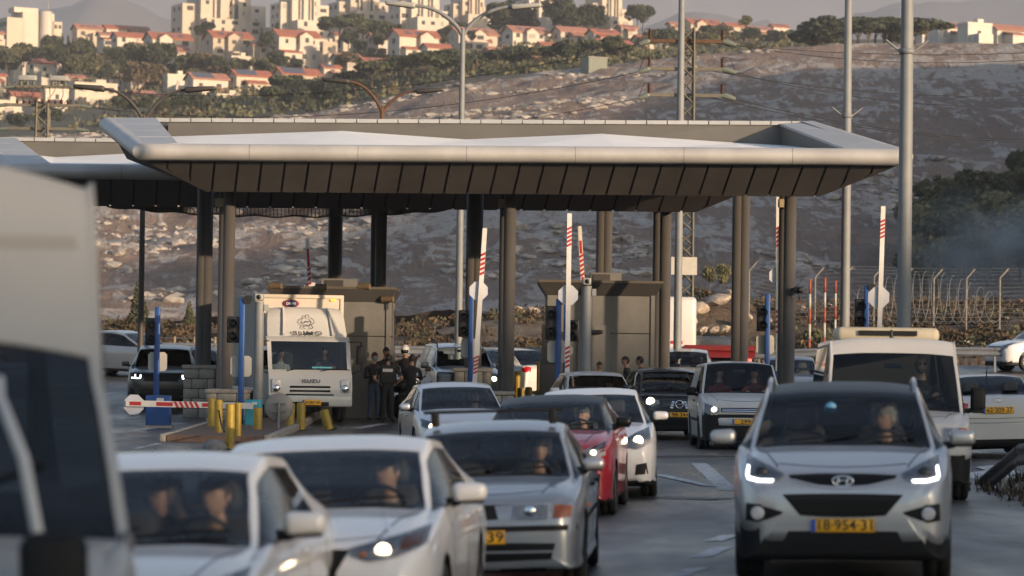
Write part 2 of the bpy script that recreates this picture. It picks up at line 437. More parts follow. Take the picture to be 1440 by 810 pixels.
def canopy(label, d, dback, FL, FR, BL, BR, iFL, iFR, iBL, iBR, kL, kR, roofback, gut_h, npan, lean, soff):
    root = empty('checkpoint_canopy', (FL.x * .5 + FR.x * .5, d, 0), label=label, cat='canopy')
    off = Vector(root.location)
    def B(mb, name, mats, par=root):
        mb.v = [tuple(Vector(p) - off) for p in mb.v]
        return mb.build(name, mats, par)
    # bullnose edge all round: left, front, right, in lengths with visible seams
    r = gut_h / 2
    prof = [(-.30, r * .92)] + [(math.cos(a) * r * 1.15, math.sin(a) * r) for a in np.linspace(math.pi / 2, -math.pi / 2, 13)] + [(-.30, -r * .98)]
    dl = (BL - FL); dl.z = 0; nl = Vector((-dl.y, dl.x, 0)).normalized()
    dr = (FR - BR); dr.z = 0; nr_ = Vector((-dr.y, dr.x, 0)).normalized() * -1
    if nr_.x < 0: nr_ = -nr_
    if nl.x > 0: nl = -nl
    nf = Vector((0, -1, 0))
    def mitre(a, b): return (a + b) / (1 + a.dot(b))
    mb = MB(); sweep([BL, FL], [nl, mitre(nl, nf)], prof, mb); B(mb, 'edge_cladding', M_clad)
    mb = MB(); sweep([FR, BR], [mitre(nr_, nf), nr_], prof, mb); B(mb, 'edge_cladding', M_clad)
    nseg = 7
    for i in range(nseg):
        a = FL.lerp(FR, i / nseg + (.00025 if i else 0)); b_ = FL.lerp(FR, (i + 1) / nseg - (.00025 if i < nseg - 1 else 0))
        mb = MB(); sweep([a, b_], [mitre(nl, nf) if i == 0 else nf, mitre(nr_, nf) if i == nseg - 1 else nf], prof, mb)
        B(mb, 'gutter_cladding', M_clad)
    mb = MB(); sweep([FL + Vector((.3, .03, 0)), FR + Vector((-.3, .03, 0))], [nf, nf], [(a * .96, q * .96) for a, q in prof], mb); B(mb, 'gutter_core', M_gap)
    # wide sloping flashings at both ends, front lip, coping pieces along the back
    up_ = Vector((0, 0, r * .95)); dn = Vector((0, 0, -.06))
    for (a, q, c_, e) in ((FL, iFL, iBL, BL), (iFR, FR, BR, iBR)):
        for k in range(4):
            t0, t1 = k / 4 + .002, (k + 1) / 4 - .002
            p4 = [a.lerp(e, t0) + up_, q.lerp(c_, t0) + up_, q.lerp(c_, t1) + up_, a.lerp(e, t1) + up_]
            mb = MB(); mb.hexa([p + dn for p in p4] + p4); B(mb, 'end_flashing', M_cope)
    ncop = 34
    cp0, cp1 = BL + up_, BR + up_
    for k in range(ncop):
        p, q = cp0.lerp(cp1, k / ncop + .0007), cp0.lerp(cp1, (k + 1) / ncop - .0007)
        w_ = Vector((0, .42, .0)); h_ = Vector((0, 0, .10)); fz = Vector((0, -.05, 0))
        mb = MB(); mb.hexa([p + fz - h_, q + fz - h_, q + w_ - h_, p + w_ - h_, p + fz, q + fz, q + w_ + Vector((0, 0, .02)), p + w_ + Vector((0, 0, .02))]); B(mb, 'coping', M_cope)
    # folded white roof and the inner faces of the parapet
    nb = len(roofback)
    rb = [P(px, row, dback - .25) for px, row in roofback]
    rf = [iFL.lerp(iFR, i / (nb - 1)) + Vector((0, .0, r * .45)) for i in range(nb)]
    mb = MB(); mb.grid([rf, rb], smooth=False); B(mb, 'roof_membrane', M_roofw)
    mb = MB()
    top = [cp0 + (cp1 - cp0) * ((p.x - cp0.x) / (cp1.x - cp0.x)) + Vector((0, .02, -.06)) for p in rb]
    mb.grid([[p - Vector((0, 0, .3)) for p in rb], top], smooth=False)
    top2 = [p + Vector((0, .12, 0)) for p in top]; mb.grid([top2, [p + Vector((0, .35, -.3)) for p in rb]], smooth=False)
    B(mb, 'parapet', M_parap)
    for (q, c_) in ((iFL, iBL), (iFR, iBR)):
        mb = MB(); lo = Vector((0, 0, -.62)); mb.grid([[q + up_ - Vector((0, 0, .06)), c_ + up_ - Vector((0, 0, .06))], [q + lo * .5, c_ + lo]], smooth=False)
        B(mb, 'end_parapet', M_parap)
    # underside: backing sheet, then one object per soffit panel
    low = Vector((0, 0, -r * .98))
    tl, tr = FL + low + Vector((.05, .16, 0)), FR + low + Vector((-.05, .16, 0))
    bkL, bkR = BL + Vector((.5, 0, -.9)), BR + Vector((-.5, 0, -.9))
    mb = MB(); e = Vector((0, .03, .03))
    mb.add([tl + e, tr + e, kR + e, kL + e, bkR + e, bkL + e, BL, BR], [(0, 1, 2, 3), (3, 2, 4, 5), (5, 4, 7, 6), (0, 3, 5, 6), (1, 7, 4, 2)])
    B(mb, 'soffit_backing', M_gap)
    Wt = (tr - tl).length
    def on(u, v):                       # u along the front edge in metres, v 0 top .. 1 keel
        a = tl.lerp(tr, u / Wt); z = kL.lerp(kR, (u / Wt * (tr.x - tl.x) + tl.x - kL.x) / (kR.x - kL.x))
        return a.lerp(Vector((a.x, z.y, z.z)), v)
    lk, rk_ = kL.x - tl.x, kR.x - tl.x
    step = Wt / npan; gap = .028
    def clip(u, v):                     # keep inside the slanted ends
        lo = lk * v; hi = Wt + (rk_ - Wt) * v
        return min(max(u, lo), hi)
    for k in range(-1, npan + 1):
        a0, a1 = k * step + gap, (k + 1) * step - gap
        q = []
        for v in np.linspace(0, 1, 5):
            q.append((clip(a0 - lean * v, v), clip(a1 - lean * v, v), v))
        if all(b_ - a < .03 for a, b_, v in q): continue
        mb = MB(); nv = Vector((0, -.012, -.010))
        mb.grid([[on(a, v) + nv, on(b_, v) + nv] for a, b_, v in q], smooth=False)
        mb.grid([[on(a, v) + nv, on(a, v)] for a, b_, v in q] , smooth=False); mb.grid([[on(b_, v) + nv, on(b_, v)] for a, b_, v in q], smooth=False)
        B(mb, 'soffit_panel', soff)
    return root

d1, e1 = 76.0, 83.2
c1 = canopy('long grey canopy with white roof spanning the nearer lanes, in front', d1, e1,
       P(199, 213.5, d1), P(1266, 221, d1), P(152, 176, e1), P(1142, 181, e1), P(250, 213, d1 + .5), P(1186, 219, d1 + .5), P(219, 176, e1), P(1096, 184, e1),
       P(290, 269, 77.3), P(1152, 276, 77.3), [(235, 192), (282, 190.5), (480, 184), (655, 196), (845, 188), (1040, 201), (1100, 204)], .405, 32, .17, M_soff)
d2, e2 = 84.6, 91.8
c2 = canopy('second grey canopy standing behind and further left, partly hidden', d2, e2,
       P(22, 240, d2), P(1072, 251, d2), P(-38, 202, e2), P(940, 212, e2), P(70, 239, d2 + .5), P(1000, 249, d2 + .5), P(22, 203, e2), P(905, 214, e2),
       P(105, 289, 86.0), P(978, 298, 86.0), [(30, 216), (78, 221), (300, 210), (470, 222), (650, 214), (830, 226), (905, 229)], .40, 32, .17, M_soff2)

# columns: pairs of round posts on stone plinths
M_stone = mat('plinth_stone', (.30, .27, .235), .85, var=.18, vscale=5, bump=.4, bscale=14)
def top_at(px, d):      # underside height of the canopy that belongs to a depth
    return None
pair_labels = ['leftmost column pair on stone plinth beside the box truck', 'middle column pair at the front of the near canopy, above roof racks', 'rightmost column pair under the near canopy with camera mounted']
def column_pair(label, cols, ztops, plinth=None, bracket=None, group=None):
    px0, d0, r0_ = cols[0]
    x0 = X(px0, d0); root = empty('column_pair', (x0, d0, g(x0, d0)), label=label, cat='column', group=group)
    for (px, d, r), zt in zip(cols, ztops):
        x = X(px, d, 400); z0 = g(x, d)
        mb = MB(); mb.lathe([(0.001, 0), (r * 1.5, 0), (r * 1.5, .03), (r, .03), (r, zt - z0), (0.001, zt - z0)], n=22)
        mb.build('column', M_column, root, (x - x0, d - d0, z0 - root.location.z))
    if bracket:
        px, row, d = bracket; p = P(px, row, d)
        mb = MB(); mb.box((p.x - x0, d - d0, p.z - root.location.z), (.3, .22, .2)); mb.build('junction_box', mat('box_tan', (.30, .23, .14), .6, var=.1), root)
    return root
zt1 = 5.95; zt1b = 6.55; zt2 = 6.0; zt2b = 6.5
column_pair('leftmost front column pair of the near canopy, beside the box truck', [(321, 78.6, .148), (313, 79.3, .115)], [zt1, zt1], bracket=(311, 285, 79.1))
column_pair('middle front column pair of the near canopy, behind the raised white arm', [(716, 78.6, .148), (708, 79.3, .115)], [zt1, zt1], bracket=(709, 286, 79.1))
column_pair('rightmost front column pair of the near canopy, carrying a black camera', [(1110, 78.6, .150), (1101, 79.3, .12)], [zt1, zt1], bracket=(1103, 286, 79.1))
column_pair('dark back column pair of the near canopy at its left end', [(291, 83.2, .135), (283, 83.2, .135)], [zt1b, zt1b])
column_pair('dark back column pair of the near canopy beside the middle raised arm', [(671, 83.2, .135), (662, 83.2, .135)], [zt1b, zt1b])
column_pair('back column pair of the near canopy above the white panel van', [(1046, 83.2, .135), (1036, 83.2, .135)], [zt1b, zt1b])
column_pair('column pair of the far canopy rising beside the standing officers', [(535, 87.0, .155), (527, 87.7, .13)], [zt2, zt2])
column_pair('column pair of the far canopy behind the grey booth corner', [(935, 87.0, .155), (925, 87.7, .15)], [zt2, zt2])
column_pair('dark column pair of the far canopy rising behind the truck booth', [(474, 91.5, .14), (467, 91.5, .14)], [zt2b, zt2b])
column_pair('column pair of the far canopy rising behind the booth roof', [(853, 91.5, .14), (844, 91.5, .14)], [zt2b, zt2b])

def plinth(label, px0, px1, rtop, d, depth=1.2, nrow=3):
    p0, p1 = P(px0, rtop, d), P(px1, rtop, d); xc = (p0.x + p1.x) / 2; wd = p1.x - p0.x; zt = p0.z; z0 = g(xc, d) - .02
    root = empty('stone_plinth', (xc, d, z0), label=label, cat='plinth', group='stone column plinths')
    h = (zt - z0 - .10) / nrow
    core = MB(); core.box((0, depth / 2, (zt - z0 - .1) / 2), (wd - .05, depth - .05, zt - z0 - .1)); core.build('core', M_gap, root)
    for r in range(nrow):
        nc = max(2, round(wd / .42)); offs = (r % 2) * .5
        edges = [-wd / 2] + [(-wd / 2 + (k + 1 - offs * .9) * wd / nc) for k in range(nc - (0 if offs else 1))] + [wd / 2]
        for a, c_ in zip(edges[:-1], edges[1:]):
            if c_ - a < .05: continue
            mb = MB(); j = RND.uniform(0, .012)
            mb.rbox(((a + c_) / 2, .08 - j, h * (r + .5)), (c_ - a - .012, .2, h - .012), .015, n=1); mb.build('stone', M_stone, root)
        nd = 3
        for sx in (-1, 1):
            for k in range(nd):
                mb = MB(); mb.rbox((sx * (wd / 2 - .06), .18 + (k + .5) * (depth - .2) / nd, h * (r + .5)), (.14, (depth - .2) / nd - .012, h - .012), .012, n=1); mb.build('stone', M_stone, root)
    mb = MB(); mb.rbox((0, depth / 2, zt - z0 - .05), (wd + .08, depth + .08, .1), .02, n=2); mb.build('cap_stone', M_stone, root)
    return root
plinth('tall stone block plinth between the dark car and the yellow bollards', 258, 302, 513, 82.4, 1.4, 5)
plinth('stone block plinth of the leftmost front column, behind yellow bollards', 290, 345, 547, 77.9, 1.5, 4)
plinth('wide stone plinth in front of the silver four-wheel drive', 639, 691, 517, 82.4, 1.4, 4)
plinth('stone plinth of the middle front column, above the silver roof rack', 689, 722, 550, 77.9, 1.4, 3)

# sagging net under the far canopy
M_net = mat('netting', (.05, .045, .04), .9)
root = empty('shade_net', (X(400, 86.5), 86.5, 4), label='dark sagging net hanging under the far canopy', cat='net')
mb = MB(); off = Vector(root.location)
NX, NZ = 90, 7
pts = [[None] * (NX + 1) for _ in range(NZ + 1)]
for i in range(NX + 1):
    px = 150 + 480 * i / NX; sag = 12 * math.sin(math.pi * i / NX) ** .8 + 1.2 * math.sin(i * .6)
    for j in range(NZ + 1):
        pts[j][i] = P(px, 290 + 5 * i / NX + sag * j / NZ, 86.6 + .5 * j / NZ) - off
for j in range(NZ + 1):
    for i in range(NX):
        mb.tube([pts[j][i], pts[j][i + 1]], .022 if j == NZ else .012, 3, cap=False)
for i in range(NX + 1):
    for j in range(NZ): mb.tube([pts[j][i], pts[j + 1][i]], .012, 3, cap=False)
tag(mb.build('netting', M_net, root), kind='stuff')
# ------------------------------------------------------------------ the town on the hill
M_wall = [mat('stone_wall_%s' % n, c, .85, var=.06, vscale=.4) for n, c in (('cream', (.52, .44, .355)), ('pale', (.56, .49, .41)), ('sand', (.47, .39, .30)), ('white', (.58, .53, .47)))]
M_tile = mat('roof_tiles', (.34, .12, .075), .85, var=.2, vscale=1.5)
M_tile2 = mat('roof_tiles_faded', (.36, .17, .12), .85, var=.2, vscale=1.5)
M_solar = mat('solar_panel', (.09, .10, .13), .5, .0)
M_win = mat('window_glass_far', (.07, .07, .075), .7, spec=.15)
M_shut = mat('window_shutter', (.30, .27, .24), .6)
M_slab = mat('flat_roof', (.45, .41, .36), .9, var=.1)
ORD = ['first', 'second', 'third', 'fourth', 'fifth', 'sixth', 'seventh', 'eighth', 'ninth', 'tenth', 'eleventh', 'twelfth', 'thirteenth', 'fourteenth', 'fifteenth', 'sixteenth', 'seventeenth', 'eighteenth', 'nineteenth', 'twentieth',
       'twenty-first', 'twenty-second', 'twenty-third', 'twenty-fourth', 'twenty-fifth', 'twenty-sixth', 'twenty-seventh', 'twenty-eighth', 'twenty-ninth', 'thirtieth']
_wm = {}
def win_mesh(m):
    if m.name not in _wm:
        mb = MB(); mb.box((0, 0, 0), (1, .16, 1)); _wm[m.name] = mb.mesh('window', m)
    return _wm[m.name]
def block_windows(root, x0, x1, yf, z0, z1, rnd, floors=None, spacing=3.4, side=None, mm=None):
    nf = floors or max(1, round((z1 - z0) / 3.1)); fh = (z1 - z0) / nf
    nw = max(1, int((x1 - x0) / spacing))
    for f_ in range(nf):
        for k in range(nw):
            if rnd.random() < .18: continue
            ww = rnd.choice([.9, 1.1, 1.3, 2.0]); hh = rnd.choice([1.1, 1.2, 1.4])
            c = x0 + (k + .5) * (x1 - x0) / nw + rnd.uniform(-.3, .3)
            z = z0 + fh * (f_ + .55)
            m = mm or (M_win if rnd.random() < .8 else M_shut)
            if side is None: o = link('window', win_mesh(m), root, (c, yf - .02, z), None, (ww, 1, hh))
            else: o = link('window', win_mesh(m), root, (side, c, z), (0, 0, math.pi / 2), (ww, 1, hh))
def gable(mb, x0, x1, y0, y1, z, h, ov=.5, m=0):
    yc = (y0 + y1) / 2; t = .25
    for s, ya in ((-1, y0 - ov), (1, y1 + ov)):
        p = [(x0 - ov, ya, z - .15), (x1 + ov, ya, z - .15), (x1 + ov, yc, z + h), (x0 - ov, yc, z + h)]
        mb.add(p + [(a, q, c - t) for a, q, c in p], [(0, 1, 2, 3), (4, 7, 6, 5), (0, 4, 5, 1), (1, 5, 6, 2), (2, 6, 7, 3), (3, 7, 4, 0)], m)
def gable_x(mb, xc, hw, y0, y1, z, h, ov=.4, m=0):
    """ridge running front to back, gable end facing the front"""
    t = .22
    for s in (-1, 1):
        p = [(xc + s * (hw + ov), y0 - ov, z - .15), (xc + s * (hw + ov), y1, z - .15), (xc, y1, z + h), (xc, y0 - ov, z + h)]
        mb.add(p + [(a, q, c - t) for a, q, c in p], [(0, 1, 2, 3), (4, 7, 6, 5), (0, 4, 5, 1), (1, 5, 6, 2), (2, 6, 7, 3), (3, 7, 4, 0)], m)

def house(label, px0, px1, rtop, rbase, d, kind='red', yaw=24, seed=0, wall=None, group=None, cat='house'):
    rnd = random.Random(seed * 31 + int(px0)); th = math.radians(yaw)
    s = F / d; wpx = (px1 - px0) / s
    H = (rbase - rtop) / s
    dep = min(9.0, wpx * .55) if kind != 'tower' else min(13.0, wpx * .6)
    W = max(4.0, (wpx - dep * abs(math.sin(th))) / math.cos(th))
    base = P((px0 + px1) / 2, rbase, d)
    root = empty('town_house' if kind != 'tower' else 'apartment_tower', (base.x, d, base.z), th, label=label, cat=cat, group=group)
    # yaw turns the front towards the picture's right
    wm = wall or rnd.choice(M_wall[:3])
    x0, x1 = -W / 2, W / 2; y0, y1 = 0, dep
    fnd = 6.0          # foundation reaching into the slope
    if kind == 'tower':
        blocks = []
        mb = MB(); mb.box((0, dep / 2, (H - fnd) / 2), (W * .62, dep, H + fnd)); mb.build('wall', wm, root)
        block_windows(root, -W * .31, W * .31, 0, 0, H, rnd)
        block_windows(root, 1, dep - 1, 0, 0, H, rnd, side=-W * .31 - .02)
        h2 = H * rnd.uniform(.62, .78)
        mb = MB(); mb.box((-W * .36, dep * .6, (h2 - fnd) / 2), (W * .28, dep * .8, h2 + fnd)); mb.build('wall', wm, root)
        block_windows(root, -W * .49, -W * .31, dep * .2, 0, h2, rnd)
        block_windows(root, dep * .25, dep * .95, 0, 0, h2, rnd, side=-W * .5 - .02)
        h3 = H * rnd.uniform(.55, .75)
        mb = MB(); mb.box((W * .36, dep * .45, (h3 - fnd) / 2), (W * .28, dep * .9, h3 + fnd)); mb.build('wall', wm, root)
        block_windows(root, W * .30, W * .49, 0, 0, h3, rnd)
        h4 = H * .34
        mb = MB(); mb.box((W * .06, -2.0, (h4 - fnd) / 2), (W * .7, 4.0, h4 + fnd)); mb.build('terrace_wall', wm, root)
        block_windows(root, -W * .28, W * .38, -4.0, 0, h4, rnd)
        # tall stair shafts with glazed strips
        for k in (-.1, .12):
            mb = MB(); mb.box((W * k, -.4, H * .5 + .8), (W * .10, .8, H * .98)); mb.build('stair_shaft', wm, root)
            mb = MB(); mb.box((W * k, -.86, H * .58), (W * .045, .12, H * .72)); mb.build('glazed_strip', M_win, root)
        mb = MB()
        for (a, b_, zz) in ((-W * .31, W * .31, H), ): 
            mb.box(((a + b_) / 2, dep / 2, zz + .4), (b_ - a + .3, .3, .8)); mb.box(((a + b_) / 2, .1, zz + .4), (b_ - a + .3, .25, .8))
        mb.build('parapet', wm, root)
        mb = MB(); mb.box((W * .05, dep * .5, H + 1.4), (W * .22, dep * .4, 2.8)); mb.build('roof_room', wm, root)
        for k in range(4):
            mb = MB(); mb.lathe([(.01, 0), (.6, 0), (.6, 1.3), (.01, 1.4)], (rnd.uniform(-W * .28, W * .28), rnd.uniform(1.5, dep - 1.5), H), n=8); mb.build('water_tank', M_wall[3], root)
        return root
    roof_h = min(2.6, dep * .26)
    Hm = H - roof_h
    if kind == 'flat': Hm = H
    mb = MB(); mb.box((0, dep / 2, (Hm - fnd) / 2), (W, dep, Hm + fnd))
    if kind != 'flat':
        for sx in (x0 + .02, x1 - .02): mb.prism([(y0, Hm), (y1, Hm), ((y0 + y1) / 2, Hm + roof_h - .25)], sx - .02, sx + .02, 'x')
    mb.build('wall', wm, root)
    block_windows(root, x0, x1, 0, max(0, H * .12), Hm, rnd)
    block_windows(root, 1, dep - 1, 0, 0, Hm, rnd, side=x0 - .02)
    tile = M_tile if rnd.random() < .7 else M_tile2
    if kind == 'flat':
        mb = MB(); mb.box((0, dep / 2, Hm + .35), (W + .2, dep + .2, .7)); mb.build('parapet', wm, root)
        mb = MB(); mb.box((W * .2, dep * .6, Hm + 1.1), (W * .24, dep * .4, 1.3)); mb.build('roof_room', wm, root)
    else:
        mb = MB(); gable(mb, x0, x1, y0, y1, Hm, roof_h); mb.build('roof', tile, root)
        if kind == 'solar':
            mb = MB(); ya, yb = y0 - .5, (y0 + y1) / 2
            def rp(u, v): yy = ya + (yb - ya) * v; return (x0 + W * u, yy, Hm - .15 + (roof_h + .15) * v + .06)
            mb.add([rp(.05, .1), rp(.62, .1), rp(.62, .95), rp(.05, .95)], [(0, 1, 2, 3)]); mb.build('solar_panel', M_solar, root)
        elif rnd.random() < .6:
            for k in range(3):
                ya, yb = y0 - .5, (y0 + y1) / 2; u = .2 + k * .25
                def rp(u, v): yy = ya + (yb - ya) * v; return (x0 + W * u, yy, Hm - .15 + (roof_h + .15) * v + .07)
                mb = MB(); mb.add([rp(u, .3), rp(u + .12, .3), rp(u + .12, .7), rp(u, .7)], [(0, 1, 2, 3)]); mb.build('solar_panel', M_solar, root)
        if W > 9 and kind == 'red':       # a cross gable on the front
            xc = x0 + W * rnd.choice([.3, .5, .62]); hw = W * .16; yf = -1.6
            mb = MB(); mb.box((xc, yf / 2, (Hm - fnd) / 2), (hw * 2, -yf, Hm + fnd)); mb.prism([(xc - hw, Hm), (xc + hw, Hm), (xc, Hm + hw * .62)], yf, yf + .3, 'y'); mb.build('front_bay', wm, root)
            mb = MB(); gable_x(mb, xc, hw, yf, dep / 2, Hm, hw * .66); mb.build('bay_roof', tile, root)
            block_windows(root, xc - hw, xc + hw, yf, 0, Hm, rnd, spacing=2.6)
    # stepped terraces in front
    for k in range(rnd.choice([1, 2, 2])):
        tw = W * rnd.uniform(.35, .6); tx = rnd.uniform(x0 + tw / 2, x1 - tw / 2); thh = Hm * rnd.uniform(.35, .62); td = 2.2 + k * 1.5
        mb = MB(); mb.box((tx, -td / 2, (thh - fnd) / 2), (tw, td, thh + fnd)); mb.build('terrace_wall', wm, root)
        block_windows(root, tx - tw / 2, tx + tw / 2, -td, 0, thh, rnd, spacing=2.8)
        if rnd.random() < .55 and kind != 'flat':
            mb = MB(); mb.add([(tx - tw / 2 - .3, -td - .4, thh), (tx + tw / 2 + .3, -td - .4, thh), (tx + tw / 2 + .3, 0, thh + .9), (tx - tw / 2 - .3, 0, thh + .9),
                               (tx - tw / 2 - .3, -td - .4, thh - .2), (tx + tw / 2 + .3, -td - .4, thh - .2), (tx + tw / 2 + .3, 0, thh + .5), (tx - tw / 2 - .3, 0, thh + .5)],
                              [(0, 1, 2, 3), (4, 7, 6, 5), (0, 4, 5, 1), (1, 5, 6, 2), (2, 6, 7, 3), (3, 7, 4, 0)]); mb.build('porch_roof', tile, root)
    return root

# civic building with round tower
def civic():
    d = 1000.; b0 = P(44, 80, d)
    root = empty('civic_building', (b0.x, d, b0.z), math.radians(30), label='cream block building with round stair tower at far left', cat='building')
    mb = MB(); mb.box((2.2, 5, 4), (10.5, 10, 20)); mb.build('wall', M_wall[1], root)
    mb = MB(); mb.box((-5.2, 6, 3.0), (6, 12, 18)); mb.build('wall', M_wall[0], root)
    mb = MB(); mb.lathe([(1.9, -5), (1.9, 14.4), (.01, 14.6)], (4.4, -.6, 0), n=20); mb.build('round_tower', M_wall[1], root)
    mb = MB(); mb.box((8.4, 4, 2.8), (3.4, 8, 17.5)); mb.build('wall', M_wall[0], root)
    for z in (3, 6.5, 10):
        for y in (1, 3, 5, 7, 9, 11): link('window', win_mesh(M_win), root, (-8.22, y, z), (0, 0, math.pi / 2), (1.0, 1, 1.4))
        for x in (8.0, 9.4): link('window', win_mesh(M_win), root, (x, -.02, z), None, (.8, 1, 1.2))
    for x in (-7, -5, -3.4): link('window', win_mesh(M_win), root, (x, -.02, 1.2), None, (1.2, 1, 2.2))
    mb = MB(); mb.box((-1, 5, 14.8), (8, 5, 1.6)); mb.build('roof_room', M_wall[1], root)
    mb = MB(); mb.tube([(6.5, 3, 11), (6.5, 3, 20)], .12, 5); mb.build('mast', mat('mast_grey', (.3, .3, .3), .6), root)
civic()
HS = [
 # px0, px1, rowtop, rowbase, dist, kind, label
 (-22, 8, 42, 66, 980, 'red', 'red-roofed house cut by the left picture edge'),
 (104, 148, 33, 60, 1010, 'red', 'shaded end house of the red-roofed terrace right of the civic building'),
 (146, 182, 34, 60, 1015, 'red', 'middle house of the red-roofed terrace on the left crest'),
 (180, 212, 36, 58, 1020, 'red', 'right end house of the red-roofed terrace on the left crest'),
 (138, 166, 44, 68, 980, 'red', 'small stepped house below the left terrace'),
 (160, 208, 44, 78, 960, 'red', 'grey-sided house with gable below the left terrace, behind tall trees'),
 (207, 277, 44, 86, 940, 'red', 'long red-roofed house left of the two lit twin houses'),
 (292, 362, 42, 86, 930, 'red', 'lit red-roofed house standing right below the widest tower'),
 (384, 458, 40, 92, 920, 'red', 'tall stepped cream house with red roof below the second tower'),
 (452, 474, 62, 96, 915, 'flat', 'small flat annex beside the tall stepped house'),
 (265, 327, 101, 138, 800, 'solar', 'leftmost of three cream cube houses with solar roofs'),
 (326, 388, 97, 136, 805, 'solar', 'middle of three cream cube houses with solar roofs'),
 (390, 458, 94, 134, 810, 'solar', 'rightmost of three cream cube houses with solar roofs'),
 (452, 482, 90, 112, 830, 'solar', 'half-hidden house right of the three cube houses'),
 (44, 84, 82, 114, 880, 'red', 'red-roofed house in shade above the lattice pylon'),
 (92, 121, 104, 128, 850, 'red', 'small red-roofed house with roof tanks beside the pylon top'),
 (98, 172, 120, 152, 800, 'flat', 'long yellow-lit flat-roofed house left of the curved lamp'),
 (14, 66, 128, 150, 800, 'red', 'sunlit gabled house behind the lattice pylon'),
 (-6, 34, 145, 172, 770, 'flat', 'low pale house at the left edge under the pylon'),
 (184, 232, 126, 146, 820, 'red', 'small sunlit gabled house between the two curved lamp arms'),
 (-14, 10, 102, 126, 860, 'red', 'sunlit gable at the left edge above the pylon'),
 (553, 628, 40, 82, 900, 'red', 'large red-roofed house left of the tall double lamp'),
 (604, 672, 73, 104, 840, 'red', 'low red-roofed house crossed by the tall lamp pole'),
 (636, 708, 37, 74, 920, 'red', 'terraced red-roofed house right of the tall lamp pole'),
 (684, 756, 65, 98, 840, 'red', 'low red-roofed house above the pines, right of the lamp pole'),
 (713, 778, 35, 76, 900, 'red', 'red-roofed house with terraces below the sixth tower'),
 (758, 796, 58, 84, 850, 'red', 'small lean-to house beside the pines'),
 (782, 834, 36, 60, 900, 'red', 'red-roofed house with hipped end below the seventh tower'),
 (830, 876, 40, 62, 890, 'red', 'red-roofed house right of the hipped one, above umbrella pine'),
 (838, 898, 54, 76, 850, 'red', 'long low red-roofed house behind the umbrella pine'),
 (894, 948, 48, 70, 860, 'red', 'red-roofed house behind the insulator arms'),
 (940, 962, 30, 44, 1150, 'red', 'tiny red-roofed house just left of the lattice tower'),
 (964, 1022, 25, 46, 1150, 'red', 'leftmost house of the far row behind the lattice tower'),
 (1018, 1056, 31, 50, 1150, 'red', 'second house of the far row right of the lattice tower'),
 (1052, 1090, 36, 54, 1140, 'red', 'third house of the far row, with sunlit gable'),
 (1084, 1113, 33, 54, 1150, 'red', 'last house of the far row, nearest the plateau pines'),
 (1292, 1326, 31, 60, 760, 'red', 'pale house half hidden by the plateau pines'),
 (1312, 1362, 30, 64, 740, 'red', 'white plateau house with dark hipped roof'),
 (1354, 1402, 36, 63, 730, 'flat', 'white flat-roofed house on the plateau'),
 (1394, 1450, 33, 62, 740, 'red', 'white plateau house at the right picture edge'),
 (60, 100, 128, 150, 790, 'flat', 'low pale house between the pylon and the long lit house'),
 (170, 206, 104, 124, 850, 'red', 'small house in the grove above the curved lamp'),
 (206, 240, 92, 112, 880, 'red', 'house half sunk in trees left of the cube houses'),
 (276, 310, 84, 104, 890, 'red', 'small house under the lit red-roofed house'),
 (322, 356, 82, 100, 890, 'flat', 'flat house directly above the middle cube house'),
 (412, 446, 128, 148, 770, 'flat', 'low wall-like house under the rightmost cube house'),
 (300, 346, 136, 154, 770, 'flat', 'low retaining house under the leftmost cube houses'),
 (660, 694, 52, 72, 920, 'red', 'narrow house behind the tall lamp pole'),
 (746, 780, 78, 98, 800, 'red', 'lowest red-roofed house among the pines'),
 (796, 836, 58, 80, 860, 'red', 'house behind the pines under the hipped one'),
 (936, 968, 44, 60, 1000, 'red', 'small red-roofed house left of the lattice tower arms'),
 (470, 512, 74, 98, 870, 'red', 'small house on the bare slope under the third tower'),
 (508, 552, 80, 104, 850, 'red', 'small house left of the large red roof, above the pines'),
 (466, 500, 44, 62, 960, 'red', 'house among trees just under the third tower'),
 (520, 556, 46, 64, 955, 'red', 'gabled house under the right wing of the third tower'),
 (228, 268, 62, 84, 935, 'red', 'house squeezed left of the lit red-roofed house'),
 (352, 390, 58, 84, 925, 'red', 'pale house between the lit house and the stepped house'),
 (140, 176, 84, 106, 880, 'red', 'shaded house inside the brown grove'),
 (232, 268, 108, 130, 830, 'flat', 'low cube house left of the three solar-roofed cubes'),
 (0, 40, 72, 92, 930, 'red', 'house at the left edge below the civic building'),
 (704, 738, 44, 62, 950, 'red', 'small gabled house left under the sixth tower'),
 (870, 900, 34, 52, 960, 'red', 'small house right under the rightmost tower'),
 (596, 640, 60, 84, 870, 'red', 'terraced house just left of the tall lamp pole'),
 (900, 936, 62, 80, 820, 'flat', 'low pale cube house under the insulator arms'),
]
for i, (a, b_, rt, rb_, d, k, lab) in enumerate(HS):
    house(lab, a, b_, rt, rb_, d, k, yaw=(26 if d > 700 else 30), seed=i, group='houses on the hill', wall=(M_wall[3] if a > 1280 else None))
TW = [(250, 384, -14, 50, 1000, 'widest stepped apartment tower, at the left of the skyline'), (388, 472, -16, 54, 985, 'second apartment tower from the left, narrow with stepped wings'),
      (470, 556, -16, 34, 1040, 'third apartment tower from the left, behind dark trees'), (556, 640, -10, 44, 1020, 'fourth apartment tower, left of the lamp head'),
      (632, 699, -14, 40, 1040, 'fifth apartment tower, right behind the lamp pole'), (736, 810, -14, 46, 1000, 'sixth apartment tower with balconies'), (826, 895, -12, 44, 1000, 'rightmost apartment tower on the skyline')]
for i, (a, b_, rt, rb_, d, lab) in enumerate(TW):
    house(lab, a, b_, rt, rb_, d, 'tower', yaw=(26 if i < 5 else 34), seed=50 + i, group='apartment towers on the skyline', wall=M_wall[i % 2], cat='building')

